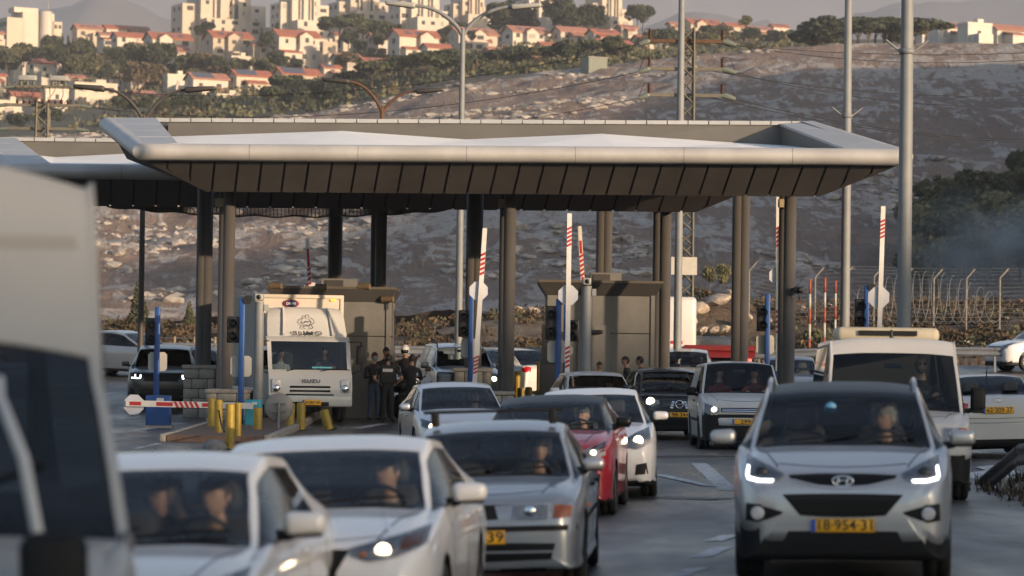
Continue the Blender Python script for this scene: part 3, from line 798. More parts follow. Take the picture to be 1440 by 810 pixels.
# ------------------------------------------------------------------ trees
M_leafs = [mat('foliage_%s' % n, c, .85, var=.4, vscale=.9, color2=c2, detail=2) for n, c, c2 in
           (('pine', (.034, .045, .024), (.078, .090, .048)), ('dark', (.026, .036, .022), (.055, .066, .036)), ('olive', (.075, .078, .044), (.13, .13, .075)), ('dry', (.085, .065, .040), (.14, .105, .065)))]
for M in M_leafs:        # every plant a little different
    t = M.node_tree; b = t.nodes['Principled BSDF']; lk = b.inputs['Base Color'].links[0]; src = lk.from_socket
    oi = t.nodes.new('ShaderNodeObjectInfo'); rp = t.nodes.new('ShaderNodeValToRGB'); e = rp.color_ramp.elements
    e[0].color = (.70, .78, .75, 1); e[1].color = (1.35, 1.25, 1.05, 1); t.links.new(oi.outputs['Random'], rp.inputs[0])
    mx = t.nodes.new('ShaderNodeMix'); mx.data_type = 'RGBA'; mx.blend_type = 'MULTIPLY'; mx.inputs[0].default_value = 1
    t.links.new(src, mx.inputs[6]); t.links.new(rp.outputs[0], mx.inputs[7]); t.links.new(mx.outputs[2], b.inputs['Base Color'])
M_bark = mat('bark', (.085, .062, .046), .95, var=.3, vscale=4)
def crown_mesh(name, lobes, n, leaf, m, seed, flat=.6):
    r = np.random.RandomState(seed); P_ = []; S = []
    vol = np.array([a[3] * a[4] * a[5] for a in lobes]) ** .75; cnt = np.maximum(8, (n * vol / vol.sum())).astype(int)
    for (cx, cy_, cz, rx, ry, rz), k in zip(lobes, cnt):
        dvec = r.normal(size=(k, 3)); dvec /= np.linalg.norm(dvec, axis=1)[:, None]
        rad = r.uniform(.55, 1.06, (k, 1)) ** .6
        P_.append(dvec * rad * np.array([rx, ry, rz]) + np.array([cx, cy_, cz]))
    C = np.concatenate(P_); k = len(C)
    a = r.normal(size=(k, 3)); a /= np.linalg.norm(a, axis=1)[:, None]
    q = r.normal(size=(k, 3)); q[:, 2] *= flat; b_ = np.cross(a, q); b_ /= np.linalg.norm(b_, axis=1)[:, None] + 1e-9
    sz = leaf * r.uniform(.5, 1.3, (k, 1))
    V = np.stack([C - a * sz - b_ * sz * .55, C + a * sz * .3 - b_ * sz * .8, C + a * sz + b_ * sz * .4, C - a * sz * .2 + b_ * sz * .8], 1).reshape(-1, 3)
    return np_mesh(name, V, np.arange(4 * k).reshape(-1, 4), m, smooth=False)
def trunk_mesh(name, h, r, limbs, seed, lean=.06):
    rr = random.Random(seed); mb = MB(); pts = []
    for i in range(5):
        t = i / 4; pts.append((lean * h * t + rr.uniform(-.05, .05) * h * .3 * t, rr.uniform(-.03, .03) * h * t, -.6 + (h + .6) * t))
    mb.tube(pts, [r * (1 - .55 * i / 4) for i in range(5)], 7)
    for (lx, ly, lz) in limbs:
        s0 = Vector(pts[3]) if rr.random() < .5 else Vector(pts[2]); e = Vector((lx, ly, lz))
        mb.tube([s0, s0.lerp(e, .5) + Vector((0, 0, .15 * (e - s0).length)), e], [r * .4, r * .28, r * .12], 5)
    return mb.mesh(name, M_bark)
def make_kind(kind, seed):
    rr = random.Random(seed)
    if kind == 'umbrella':       # stone pine, flat wide crown; about 9 m tall
        lobes = [(rr.uniform(-2.8, 2.8), rr.uniform(-2.2, 2.2), 6.9 + rr.uniform(-.7, 1.0), rr.uniform(1.4, 2.2), rr.uniform(1.4, 2.0), rr.uniform(.8, 1.2)) for _ in range(11)]
        return crown_mesh('crown', lobes, 2200, .34, M_leafs[0], seed), trunk_mesh('trunk', 6.2, .26, [(a[0] * .8, a[1] * .8, a[2] - .5) for a in lobes[:7]], seed, .05)
    if kind == 'round':          # dense round tree; about 7 m tall
        lobes = [(rr.uniform(-1.8, 1.8), rr.uniform(-1.6, 1.6), rr.uniform(2.2, 5.8), rr.uniform(1.2, 1.9), rr.uniform(1.2, 1.8), rr.uniform(1.0, 1.5)) for _ in range(11)]
        return crown_mesh('crown', lobes, 1900, .32, M_leafs[1], seed), trunk_mesh('trunk', 3.4, .2, [(a[0] * .7, a[1] * .7, a[2]) for a in lobes[:5]], seed)
    if kind == 'olive':
        lobes = [(rr.uniform(-1.7, 1.7), rr.uniform(-1.5, 1.5), rr.uniform(1.6, 4.6), rr.uniform(.9, 1.5), rr.uniform(.9, 1.5), rr.uniform(.8, 1.2)) for _ in range(12)]
        return crown_mesh('crown', lobes, 1500, .28, M_leafs[2], seed), trunk_mesh('trunk', 2.6, .17, [(a[0] * .7, a[1] * .7, a[2]) for a in lobes[:6]], seed)
    if kind == 'cypress':
        lobes = [(rr.uniform(-.2, .2), rr.uniform(-.2, .2), z, .95 * (1 - (z - 1) / 9.5) + .25, .95 * (1 - (z - 1) / 9.5) + .25, .9) for z in np.linspace(1, 8.5, 9)]
        return crown_mesh('crown', lobes, 1100, .24, M_leafs[1], seed), trunk_mesh('trunk', 6.5, .14, [], seed, .0)
    if kind == 'conifer':        # thin young conifer near the plaza
        lobes = [(rr.uniform(-.1, .1), rr.uniform(-.1, .1), z, .95 * (1 - (z - .4) / 4.2) + .1, .95 * (1 - (z - .4) / 4.2) + .1, .3) for z in np.linspace(.4, 4.1, 12)]
        return crown_mesh('crown', lobes, 2200, .10, M_leafs[2], seed), trunk_mesh('trunk', 3.8, .06, [(.5, 0, 1.2), (-.5, .1, 1.6), (.3, .2, 2.2), (-.3, 0, 2.6)], seed, .0)
    lobes = [(rr.uniform(-1.6, 1.6), rr.uniform(-1.4, 1.4), rr.uniform(1.0, 3.2), rr.uniform(.8, 1.3), rr.uniform(.8, 1.3), rr.uniform(.6, 1.0)) for _ in range(10)]
    return crown_mesh('crown', lobes, 1100, .26, M_leafs[3], seed), trunk_mesh('trunk', 1.8, .12, [(a[0] * .7, a[1] * .7, a[2]) for a in lobes[:5]], seed)
KINDS = {k: [make_kind(k, 100 + 7 * i + j) for j in range(3)] for i, k in enumerate(('umbrella', 'round', 'olive', 'cypress', 'dry'))}
KINDS['conifer'] = [make_kind('conifer', 300)]
KH = {'umbrella': 8.4, 'round': 7.0, 'olive': 5.6, 'cypress': 9.2, 'dry': 4.0, 'conifer': 4.3}
def tree(kind, x, y, z, h, label, group=None, wide=1.0, name=None):
    cr, tr_ = RND.choice(KINDS[kind]); s = h / KH[kind]
    root = empty(name or {'umbrella': 'pine_tree', 'round': 'evergreen_tree', 'olive': 'olive_tree', 'cypress': 'cypress_tree', 'dry': 'dry_shrub', 'conifer': 'young_conifer'}[kind], (x, y, z), RND.uniform(0, 6.28), label, 'tree' if kind != 'dry' else 'shrub', group)
    root.scale = (s * wide, s * wide, s)
    link('crown', cr, root); link('trunk', tr_, root)
    return root
def tree_px(kind, px, rbase, d, hpx, label, group=None, wide=1.0):
    p = P(px, rbase, d); s = F / d
    return tree(kind, p.x, d, p.z - .2, hpx / s, label, group, wide)
def region(kind_list, pxs, rows, d0, n, hpx, desc, group, wide=1.0, jitter=True, drange=30):
    """n trees spread over a photo region; ordinals count from the left"""
    spots = []
    for k in range(n):
        px = pxs[0] + (k + .5 + (RND.uniform(-.4, .4) if jitter else 0)) * (pxs[1] - pxs[0]) / n
        t = (px - pxs[0]) / (pxs[1] - pxs[0]); row = rows[0] + (rows[1] - rows[0]) * t + RND.uniform(-rows[2], rows[2])
        spots.append((px, row))
    spots.sort()
    for k, (px, row) in enumerate(spots):
        kd = RND.choice(kind_list); h = hpx * RND.uniform(.75, 1.25)
        d = d0 + RND.uniform(-drange, drange)
        tree_px(kd, px, row, d, h, '%s tree %s' % (ORD[k], desc), group, wide)
gA = 'trees among the houses on the hill'
region(['umbrella', 'umbrella', 'round'], (1136, 1304), (70, 68, 1.5), 640, 15, 42, 'from the left in the pine clump on the plateau', 'plateau pines', 1.75, drange=14)
region(['umbrella'], (520, 680), (130, 118, 4), 690, 9, 44, 'in the dark pine belt crossed by the tall lamp pole', 'pine belt above the rocky slope', 1.3)
region(['umbrella', 'round'], (690, 880), (106, 88, 4), 680, 10, 36, 'in the pine belt along the upper edge of the rocky slope', 'pine belt above the rocky slope', 1.25)
region(['round', 'umbrella'], (370, 520), (160, 150, 6), 690, 9, 40, 'in the pine belt left of the rusty lamp', gA, 1.2)
region(['round'], (160, 300), (158, 160, 4), 700, 8, 24, 'in the low row just above the far canopy end', gA, 1.3)
region(['olive', 'dry', 'round'], (100, 300), (112, 116, 8), 860, 16, 32, 'in the brown grove below the left terrace houses', gA, 1.2)
region(['round', 'olive'], (60, 240), (92, 96, 6), 900, 13, 32, 'in the upper grove below the civic building', gA, 1.2)
region(['cypress', 'round'], (62, 130), (74, 80, 3), 950, 7, 26, 'in the row of cypresses right of the civic building', gA)
region(['round', 'olive'], (0, 62), (96, 96, 8), 900, 6, 30, 'in the shaded grove at the left edge', gA, 1.2)
region(['olive', 'round'], (300, 420), (102, 100, 4), 860, 12, 22, 'in the hedge-like belt above the three cube houses', gA, 1.3)
region(['round'], (276, 300), (52, 54, 3), 960, 2, 30, 'beside the widest tower', gA)
region(['round', 'cypress'], (362, 392), (72, 78, 8), 940, 4, 36, 'between the lit twin house and the stepped house', gA)
region(['round', 'umbrella'], (462, 556), (66, 66, 6), 960, 9, 34, 'in the dark wood below the third tower', gA, 1.2)
region(['olive', 'dry'], (470, 560), (94, 88, 6), 880, 7, 22, 'on the bare slope left of the large red roof', gA)
region(['round'], (622, 650), (60, 58, 4), 950, 3, 28, 'between the fourth and fifth towers', gA)
region(['round'], (696, 742), (46, 46, 8), 980, 5, 40, 'in the wood left of the sixth tower', gA, 1.2)
region(['round', 'olive'], (780, 840), (40, 46, 5), 970, 6, 36, 'between the sixth and the rightmost tower', gA, 1.2)
region(['round'], (884, 912), (36, 46, 3), 980, 2, 46, 'in the tall clump right of the rightmost tower', gA)
region(['round', 'olive'], (895, 1000), (68, 66, 4), 800, 8, 24, 'in the scrub behind the lattice tower', gA, 1.2)
region(['olive', 'round'], (962, 1140), (62, 66, 5), 900, 15, 24, 'in the hazy scrub below the far row of houses', gA, 1.3)
region(['round'], (20, 110), (180, 178, 5), 700, 6, 26, 'around the foot of the lattice pylon', gA, 1.3)
region(['round'], (500, 700), (70, 62, 6), 930, 8, 20, 'squeezed between the red-roofed houses of the middle', gA)
tree_px('umbrella', 870, 94, 650, 36, 'lone umbrella pine above the rocky slope, right of the tin shed', 'pine belt above the rocky slope', 1.2)
tree_px('olive', 1048, 40, 900, 22, 'bare grey tree sticking up left of the plateau pines', gA)
# wooded slope at the right edge
region(['olive', 'olive', 'umbrella'], (1284, 1480), (402, 388, 6), 262, 14, 66, 'in the lowest row of the wood at the right edge', 'wood on the right slope', 1.2, drange=8)
region(['olive', 'umbrella', 'olive'], (1284, 1480), (372, 350, 8), 278, 15, 74, 'in the middle row of the wood at the right edge', 'wood on the right slope', 1.2, drange=8)
region(['olive', 'umbrella'], (1300, 1485), (332, 300, 6), 296, 14, 68, 'in the upper row of the wood at the right edge', 'wood on the right slope', 1.2, drange=8)
tree_px('round', 1432, 250, 325, 44, 'tree standing alone above the wood at the right edge', 'wood on the right slope')
# young conifers and bushes by the plaza
tree_px('conifer', 195, 450, 122, 62, 'thin young conifer behind the thin lamp pole at the left', None, 1.1)
tree_px('conifer', 266, 450, 122, 34, 'small young conifer beside the dark columns at the left', None, 1.2)
tree_px('olive', 998, 398, 142, 34, 'leafy bush behind the sunlit boulders', None, .7)
tree_px('olive', 1018, 398, 144, 34, 'second leafy bush behind the sunlit boulders, by the columns', None, .6)

# scrub that covers the town slope between the houses
rs = np.random.RandomState(23); n = 3000
yy = rs.uniform(640, 1120, n); pxx = rs.uniform(-120, 1180, n); xx = (pxx - 720) / F * yy
kp = (fbm(xx * .02, yy * .02, 3, 91) > .40) & ~((pxx > 960) & (yy < 760)); xx, yy = xx[kp], yy[kp]; zz = terrain(xx, yy); nb = 16
h = rs.uniform(.6, 2.6, (len(xx), 1)); C = np.stack([xx[:, None] + rs.normal(0, 1.2, (len(xx), nb)), yy[:, None] + rs.normal(0, 1.2, (len(xx), nb)), zz[:, None] + h * rs.uniform(0, 1, (len(xx), nb))], 2).reshape(-1, 3)
k = len(C); a = rs.normal(size=(k, 3)); a /= np.linalg.norm(a, axis=1)[:, None]; q = rs.normal(size=(k, 3)); b_ = np.cross(a, q); b_ /= np.linalg.norm(b_, axis=1)[:, None]; sz = rs.uniform(.25, .7, (k, 1))
V = np.stack([C - a * sz - b_ * sz * .6, C + a * sz * .3 - b_ * sz * .8, C + a * sz + b_ * sz * .4, C - a * sz * .2 + b_ * sz * .8], 1).reshape(-1, 3)
mi = np.repeat(rs.choice([0, 0, 1, 1, 1, 2], len(xx)), nb)
o = link('hill_scrub', np_mesh('hill_scrub', V, np.arange(4 * k).reshape(-1, 4), [M_leafs[1], M_leafs[2], M_leafs[3]], False, mi)); tag(o, 'low green and brown scrub covering the town slope', 'scrub', kind='stuff')
# ------------------------------------------------------------------ vehicles
def paint(name, c, metal=0.0, rough=.32, coat=.8):
    return mat('paint_' + name, c, rough, metal, coat=coat, var=.04, vscale=1.2)
M_white = paint('white', (.62, .62, .62)); M_white2 = paint('white_dull', (.48, .47, .455), rough=.42, coat=.4); M_silver = paint('silver', (.44, .445, .455), .55, .33)
M_silver2 = paint('silver_grey', (.28, .30, .33), .55, .33); M_bluesilver = paint('silver_blue', (.42, .45, .50), .55, .33)
M_red = paint('red', (.30, .010, .020)); M_black = paint('black', (.008, .008, .010), coat=.5); M_navy = paint('charcoal', (.035, .037, .042))
M_dgrey = paint('dark_grey', (.07, .075, .085), .4)
M_plast = mat('black_plastic', (.008, .008, .009), .65, var=.1, vscale=8, spec=.25)
M_trim = mat('black_trim', (.005, .005, .006), .4, spec=.3)
M_rub = mat('tyre_rubber', (.016, .016, .016), .8, var=.2, vscale=14)
M_rim = mat('alloy_rim', (.42, .42, .43), .35, .8, var=.06)
M_steelrim = mat('steel_rim', (.10, .10, .10), .5, .5)
M_chrome = mat('chrome', (.75, .75, .76), .12, 1.0)
M_intd = mat('interior_dark', (.040, .040, .043), .8, var=.15, vscale=10)
M_intg = mat('interior_grey', (.06, .058, .055), .85, var=.15, vscale=10)
M_lining = mat('lining', (.16, .155, .15), .9)
M_glass = glass_mat('car_glass', (.86, .92, .93), 1.52); M_glassd = glass_mat('car_glass_dark', (.22, .25, .26), 1.6); M_lens = glass_mat('lamp_cover', (.92, .92, .92), 1.4)
M_lampin = mat('lamp_housing', (.50, .50, .52), .25, .0, var=.2, vscale=20)
M_lampdk = mat('lamp_housing_dark', (.035, .035, .04), .3, .4, var=.2, vscale=20)
M_reflect = mat('lamp_reflector', (.8, .8, .8), .08, 1.0)
M_lit = mat('lit_bulb_warm', (1, .9, .7), .3, emit=(1.0, .80, .52), estr=3.5)
M_litw = mat('lit_strip_white', (1, 1, 1), .3, emit=(.95, .97, 1.0), estr=3)
M_amber = mat('amber_lens', (.38, .10, .015), .2); M_redl = mat('red_lens', (.35, .01, .01), .15, coat=.5)
M_redlit = mat('red_lens_lit', (.5, .02, .02), .2, emit=(1, .05, .03), estr=3)
M_plate = mat('plate_yellow', (.80, .40, .015), .4); M_plateb = mat('plate_blue', (.02, .09, .40), .4); M_ink = mat('plate_ink', (.01, .01, .01), .6)
M_mirr = mat('mirror_glass', (.6, .62, .65), .04, 1.0)

def pchip(ts, Y, t):
    """monotone cubic through (ts, Y rows); vectorised over columns"""
    h = np.diff(ts)[:, None]; dl = np.diff(Y, axis=0) / h; mvec = np.zeros_like(Y)
    w1 = 2 * h[1:] + h[:-1]; w2 = h[1:] + 2 * h[:-1]
    same = (dl[:-1] * dl[1:]) > 0
    with np.errstate(divide='ignore', invalid='ignore'):
        hm = (w1 + w2) / (w1 / dl[:-1] + w2 / dl[1:])
    mvec[1:-1] = np.where(same, hm, 0); mvec[0] = dl[0]; mvec[-1] = dl[-1]
    k = np.clip(np.searchsorted(ts, t, side='right') - 1, 0, len(ts) - 2)
    hh = (ts[k + 1] - ts[k])[:, None]; s = ((t - ts[k])[:, None]) / hh
    return (1 + 2 * s) * (1 - s) ** 2 * Y[k] + s * (1 - s) ** 2 * hh * mvec[k] + s * s * (3 - 2 * s) * Y[k + 1] + s * s * (s - 1) * hh * mvec[k + 1]

SUBT = np.array([0, .05, .25, .5, .75, .95])
def dense(n): return np.concatenate([i + SUBT for i in range(n)] + [[n]])

def stations(p):
    """control rings nose -> tail. each ring: y, nine (x, z) points"""
    L, W, H = p['L'], p['W'], p['H']; hw = W / 2
    cl = p.get('clear', .20); hf = p['hf']; hc = p['hc']; bz = p['belt']; zn = p.get('zn', .5); cy_, wy = p['cowl'], p['wtop']
    ry, gy = p['roof_rear'], p['glass_base']; dz = p['deck']; tw = p.get('tw', .66); rb = p.get('rb', 1.0); wc = p.get('wc', .82); tlow = p.get('tail_z', .62)
    nr = p.get('nose', 1.0); sm = p.get('sill', .30); pw = p.get('pw', .055); rd = p.get('roofdrop', .042); hd = 0 if 'H2' in p else p.get('hdr', .085)
    def ring(y, zt, wt, zte, wp, zp, wb, zb, wm, zm, ws, zs, zb2):
        return (y, [(0, zt), (wt * .55 * hw, zt - (zt - zte) * .16), (wt * hw, zte), (wp * hw, zp), (wb * hw, zb), (wm * hw, zm), (ws * hw, zs), (ws * .94 * hw, zb2), (0, zb2)])
    S = []
    S.append(ring(0.0, zn + .06, .55, zn + .055, .58, zn + .05, .60, zn + .03, .60, zn, .58, zn - .07, zn - .10))
    S.append(ring(.02 * nr, zn + .6 * (hf - zn), .64, zn + .57 * (hf - zn), .70, zn + .5 * (hf - zn), .76, zn + .4 * (hf - zn), .78, zn - .02, .77, cl + .10, cl + .05))
    S.append(ring(.09 * nr, hf, .68, hf - .02, .76, hf - .05, .83, hf - .09, .875, zn + .02, .87, cl + .06, cl))
    S.append(ring(.26 * nr, hf + .32 * (hc - hf), .72, hf + .28 * (hc - hf), .83, hf + .12 * (hc - hf), .92, hf - .02, .955, zn + .06, .94, sm, cl))
    ym = .26 * nr + .5 * (cy_ - .26 * nr)
    S.append(ring(ym, hf + .72 * (hc - hf), .75, hf + .68 * (hc - hf), .86, hf + .5 * (hc - hf), .95, hf + .35 * (hc - hf), .99, zn + .12, .965, sm, cl))
    S.append(ring(cy_, hc, wc, hc - .035, wc + .045, hc - .05, .955, bz, 1.0, bz - .22, .97, sm, cl))
    def wsr(t):
        y = cy_ + (wy - cy_) * t; z = hc + (H - hd - rd * .3 - hc) * (t ** .92); wt = wc + (tw - wc) * t; zte = (hc - .035) + (H - hd - rd - hc + .035) * (t ** .92)
        wp = wt + pw; zp = zte - .055; wb = .955
        zp = max(zp, bz + .006)
        return ring(y, z, wt, zte, wp, zp, wb, bz + .01 * t, 1.0, bz - .22, .97, sm, cl)
    S.append(wsr(.34)); S.append(wsr(.68)); S.append(wsr(1.0))
    def roof(t):
        y = wy + (ry - wy) * t; z = p.get('H2', H) - p.get('arch', .03) * (2 * t - 1) ** 2 * .6 + (p.get('rear_drop', .03) * -t)
        z = z - (.0 if t < .2 else 0)
        zte = z - rd; wt = tw + p.get('wrear', 0) * t
        return ring(y, z, wt, zte, wt + pw, zte - .06, .955, bz + .01 + p.get('brise', .03) * t, 1.0, bz - .22, .97, sm, cl)
    bp = p.get('bpil', .42)
    S.append(roof(bp - .04)); S.append(roof(bp + .04)); S.append(roof(p.get('cpil', .9))); S.append(roof(1.0))
    # rear glass
    t = .5; zr = p.get('H2', H) - p.get('arch', .03) * .6 - p.get('rear_drop', .03); wtr = tw + p.get('wrear', 0); zbq = bz + .01 + p.get('brise', .03)
    gy2 = ry + (gy - ry) * .5
    S.append(ring(gy2, zr + (dz + .02 - zr) * .45, wtr + .03, zr - rd + (dz - zr + rd) * .45, wtr + .03 + pw, zr - rd - .06 + (dz - .02 - zr + rd + .06) * .5, .955, zbq * .5 + dz * .5 if zbq < dz else zbq, .995, bz - .22, .965, sm, cl))
    S.append(ring(gy, dz + .02, p.get('wgl', .74), dz, p.get('wgl', .74) + .06, dz - .01, .92, dz - .04, .985, bz - .22, .95, sm, cl))
    te = L - gy
    S.append(ring(gy + te * .6, dz + .01, .72, dz - .005, .80, dz - .02, .89, dz - .06, .965, tlow + .10, .93, sm, cl))
    S.append(ring(L - .07, dz - .03, .68, dz - .045, .76, dz - .065, .83, dz - .11, .90, tlow + .0, .87, cl + .10, cl + .04))
    S.append(ring(L - .015, tlow + (dz - tlow) * .6, .66, tlow + (dz - tlow) * .57, .72, tlow + (dz - tlow) * .5, .78, tlow + (dz - tlow) * .3, .80, tlow - .05, .78, cl + .17, cl + .12))
    S.append(ring(L, tlow + .03, .60, tlow + .025, .63, tlow + .02, .66, tlow, .66, tlow - .05, .64, tlow - .10, tlow - .13))
    return S

def glass_split(iu, iv, p):
    return None

def obj_from_faces(name, co, polys, mats, parent, smooth=True):
    used = {}; V = []; Fc = []
    for pl in polys:
        q = []
        for i in pl:
            if i not in used: used[i] = len(V); V.append(co[i])
            q.append(used[i])
        Fc.append(q)
    me = bpy.data.meshes.new(name); me.from_pydata([tuple(v) for v in V], [], Fc)
    for m_ in mats: me.materials.append(m_)
    me.polygons.foreach_set('use_smooth', [smooth] * len(Fc)); me.update()
    return link(name, me, parent)

_wheels = {}
def wheel_meshes(r, wdt, style):
    k = (r, wdt, style)
    if k in _wheels: return _wheels[k]
    mb = MB(); h = wdt / 2; ri = r * .66
    mb.lathe([(ri, -h * .8), (ri * 1.02, -h), (r * .93, -h), (r, -h * .72), (r, -h * .1), (r - .008, -h * .06), (r - .008, h * .06), (r, h * .1), (r, h * .72), (r * .93, h), (ri * 1.02, h), (ri, h * .8)], axis='x', n=30)
    ty = mb.mesh('tyre', M_rub)
    mb = MB()
    mb.lathe([(.001, h * .1), (ri * .9, h * .1), (ri * .97, h * .8), (ri * 1.0, h * .86), (ri, -h * .8)], axis='x', n=30, m=1)
    mb.lathe([(.001, h * .62), (r * .12, h * .6), (r * .14, h * .1)], axis='x', n=16, m=0)
    if style == 'alloy':
        for a in range(5):
            th = 2 * math.pi * a / 5
            for q in (-.13, .13):
                t2 = th + q
                mb.tube([(h * .55, math.cos(th) * r * .08, math.sin(th) * r * .08), (h * .72, math.cos(t2) * ri * .95, math.sin(t2) * ri * .95)], r * .045, 6, m=0)
        mb.lathe([(ri * .9, h * .72), (ri * 1.0, h * .88), (ri * 1.0, h * .7)], axis='x', n=30, m=0)
    else:
        mb.lathe([(.001, h * .5), (ri * .55, h * .5), (ri * .8, h * .35), (ri * .95, h * .75), (ri, h * .85)], axis='x', n=30, m=0)
    rm = mb.mesh('rim', [M_rim if style != 'steel' else M_steelrim, M_trim])
    _wheels[k] = (ty, rm); return _wheels[k]

def text_mesh(txt, size, m, depth=.004, spacing=1.0):
    cu = bpy.data.curves.new('text', 'FONT'); cu.body = txt; cu.size = size; cu.align_x = 'CENTER'; cu.align_y = 'CENTER'; cu.extrude = depth; cu.space_character = spacing
    cu.offset = size * .012
    o = bpy.data.objects.new('text', cu); COL.objects.link(o)
    dg = bpy.context.evaluated_depsgraph_get(); me = bpy.data.meshes.new_from_object(o.evaluated_get(dg))
    me.materials.clear(); me.materials.append(m)
    bpy.data.objects.remove(o); bpy.data.curves.remove(cu); return me

class Car:
    def __init__(s, name, label, cat, p, paint_m, d, px, yaw, z=None, x=None, ref='front', glass=None, group=None):
        """d: depth of the car's front (ref 'front') or rear (ref 'rear'); px: photo column of that end's middle"""
        s.p = p; s.pm = paint_m; th = math.radians(yaw); s.L = p['L']
        xx = X(px, d, 600) if x is None else x
        ey = 0 if ref == 'front' else s.L
        # root sits mid-car on the ground; local y runs nose (−L/2) to tail (+L/2)
        off = ey - s.L / 2
        cx, cyy = xx - (-math.sin(th) * off), d - math.cos(th) * off
        s.root = empty(name, (cx, cyy, (g(cx, cyy) if z is None else z)), th, label, cat, group)
        # sit on the cross fall
        if z is None:
            hwx = .7; zr, zl = g(cx + hwx * math.cos(th), cyy), g(cx - hwx * math.cos(th), cyy)
            zf_, zb_ = g(cx + math.sin(th) * 1.3, cyy - 1.3 * math.cos(th)), g(cx - math.sin(th) * 1.3, cyy + 1.3 * math.cos(th))
            s.root.rotation_euler = (math.atan2(zb_ - zf_, 2.6), -math.atan2(zr - zl, 2 * hwx), th)
            s.root.location.z = (zr + zl + zf_ + zb_) / 4
        s.glass = glass or M_glass
        s.body()
    def O(s, v): return (v[0], v[1] - s.L / 2, v[2])
    def body(s):
        p = s.p; S = stations(p); n = len(S)
        Y = np.array([[st[0]] + [c for q in st[1] for c in q] for st in S])
        tv = dense(n - 1); D = pchip(np.arange(n, dtype=float), Y, tv)
        yv = D[:, 0]; C = D[:, 1:].reshape(len(tv), 9, 2)
        tu = dense(8); k = np.clip(tu.astype(int), 0, 7); f = (tu - k)[None, :, None]
        ext = np.concatenate([C[:, :1] * np.array([-1, 1]) * 1.0, C, C[:, -1:] * np.array([-1, 1])], 1)
        ext[:, 0, 0] = -C[:, 1, 0]; ext[:, 0, 1] = C[:, 1, 1]; ext[:, -1, 0] = -C[:, 7, 0]; ext[:, -1, 1] = C[:, 7, 1]
        P0, P1, P2, P3 = ext[:, k], ext[:, k + 1], ext[:, k + 2], ext[:, k + 3]
        tn = .38
        m1 = (P2 - P0) * tn; m2 = (P3 - P1) * tn
        H_ = (2 * f ** 3 - 3 * f ** 2 + 1) * P1 + (f ** 3 - 2 * f ** 2 + f) * m1 + (-2 * f ** 3 + 3 * f ** 2) * P2 + (f ** 3 - f ** 2) * m2
        nu = len(tu); nv = len(tv)
        # full ring: right half then mirrored left half
        R = np.concatenate([H_, (H_ * np.array([-1, 1]))[:, -2:0:-1]], 1); m_ = R.shape[1]
        V = np.stack([R[..., 0], np.repeat(yv[:, None], m_, 1) - s.L / 2, R[..., 1]], 2).reshape(-1, 3)
        faces = []; mi = []
        base = tu[:-1].astype(int); iu = np.concatenate([base, base[::-1]]); ifr = np.arange(nu - 1); ifr = np.concatenate([ifr, ifr[::-1]]) % 6
        iv = tv[:-1].astype(int); ivf = np.arange(nv - 1) % 6
        clad = p.get('clad', 99); cladtop = p.get('cladnose', 0)
        for i in range(nv - 1):
            st = iv[i]; eb = ivf[i] in (0, 5)
            for j in range(m_):
                a = i * m_ + j; b_ = i * m_ + (j + 1) % m_
                faces.append((a, b_, b_ + m_, a + m_))
                u = iu[j]; left = j >= nu - 1; c = 0
                zc = V[a][2]
                if 5 <= st < 8 and u < 2:
                    c = 2 if not ((u == 1 and ifr[j] == 5) or (st == 5 and ivf[i] == 0) or (st == 7 and ivf[i] == 5)) else 8
                elif 12 <= st < 14 and u < 2 and not p.get('norear'):
                    c = 3 if not ((u == 1 and ifr[j] == 5) or (st == 12 and ivf[i] == 0) or (st == 13 and ivf[i] == 5)) else 8
                elif u == 3 and 5 <= st < 12:
                    if st == 9: c = 8
                    elif st == 5 and ivf[i] < 4: c = 8
                    elif ifr[j] in (0, 5): c = 8
                    elif st < 9: c = 4 if left else 6
                    elif st == 11 and not p.get('qwin'): c = 0
                    elif p.get('panel') : c = 0
                    else: c = 5 if left else 7
                elif u >= 6 and (zc < p.get('blackz', .27)): c = 1
                elif zc < p.get('cladz', 0): c = 1
                if c == 0 and st <= 2 and zc < p.get('bumpz', 0): c = 1
                if c == 0 and p.get('roofblack') and u < 2 and 8 <= st < 12: c = 8
                if c == 0 and p.get('rooffull') and ((u < 3 and 8 <= st < 14) or (u == 2 and 5 <= st < 14)): c = 8
                mi.append(c)
        # end caps close the shell
        faces.append(tuple(range(m_))[::-1]); mi.append(0); b0 = (nv - 1) * m_; faces.append(tuple(range(b0, b0 + m_))); mi.append(0)
        me = bpy.data.meshes.new('shell'); me.from_pydata(V.tolist(), [], faces)
        for _ in range(10): me.materials.append(s.pm)
        me.polygons.foreach_set('material_index', mi); me.update()
        bm = bmesh.new(); bm.from_mesh(me); bmesh.ops.recalc_face_normals(bm, faces=bm.faces); s.bvh = BVHTree.FromBMesh(bm); bm.to_mesh(me); bm.free()
        sh = bpy.data.objects.new('shell', me); COL.objects.link(sh)
        cut = []; r = p['wr']; xo = p['W'] / 2
        for wy in (p['fw'], p['rw']):
            for sx in (-1, 1):
                mb = MB(); rr_ = r + p.get('archgap', .055)
                mb.lathe([(.0005, 0), (rr_, 0), (rr_, .5), (.0005, .5)], axis='x', n=28, m=1)
                mb.v = [(sx * (xo - .27) + (q[0] * sx), q[1] + wy - s.L / 2, q[2] + r) for q in mb.v]
                o = mb.build('cut', [M_plast, M_plast]); md = sh.modifiers.new('b', 'BOOLEAN'); md.operation = 'DIFFERENCE'; md.object = o; md.solver = 'FAST' if hasattr(md, 'solver') else 'EXACT'; cut.append(o)
        dg = bpy.context.evaluated_depsgraph_get(); ev = sh.evaluated_get(dg); em = ev.to_mesh()
        co = np.empty(len(em.vertices) * 3, dtype=np.float32); em.vertices.foreach_get('co', co); co = co.reshape(-1, 3)
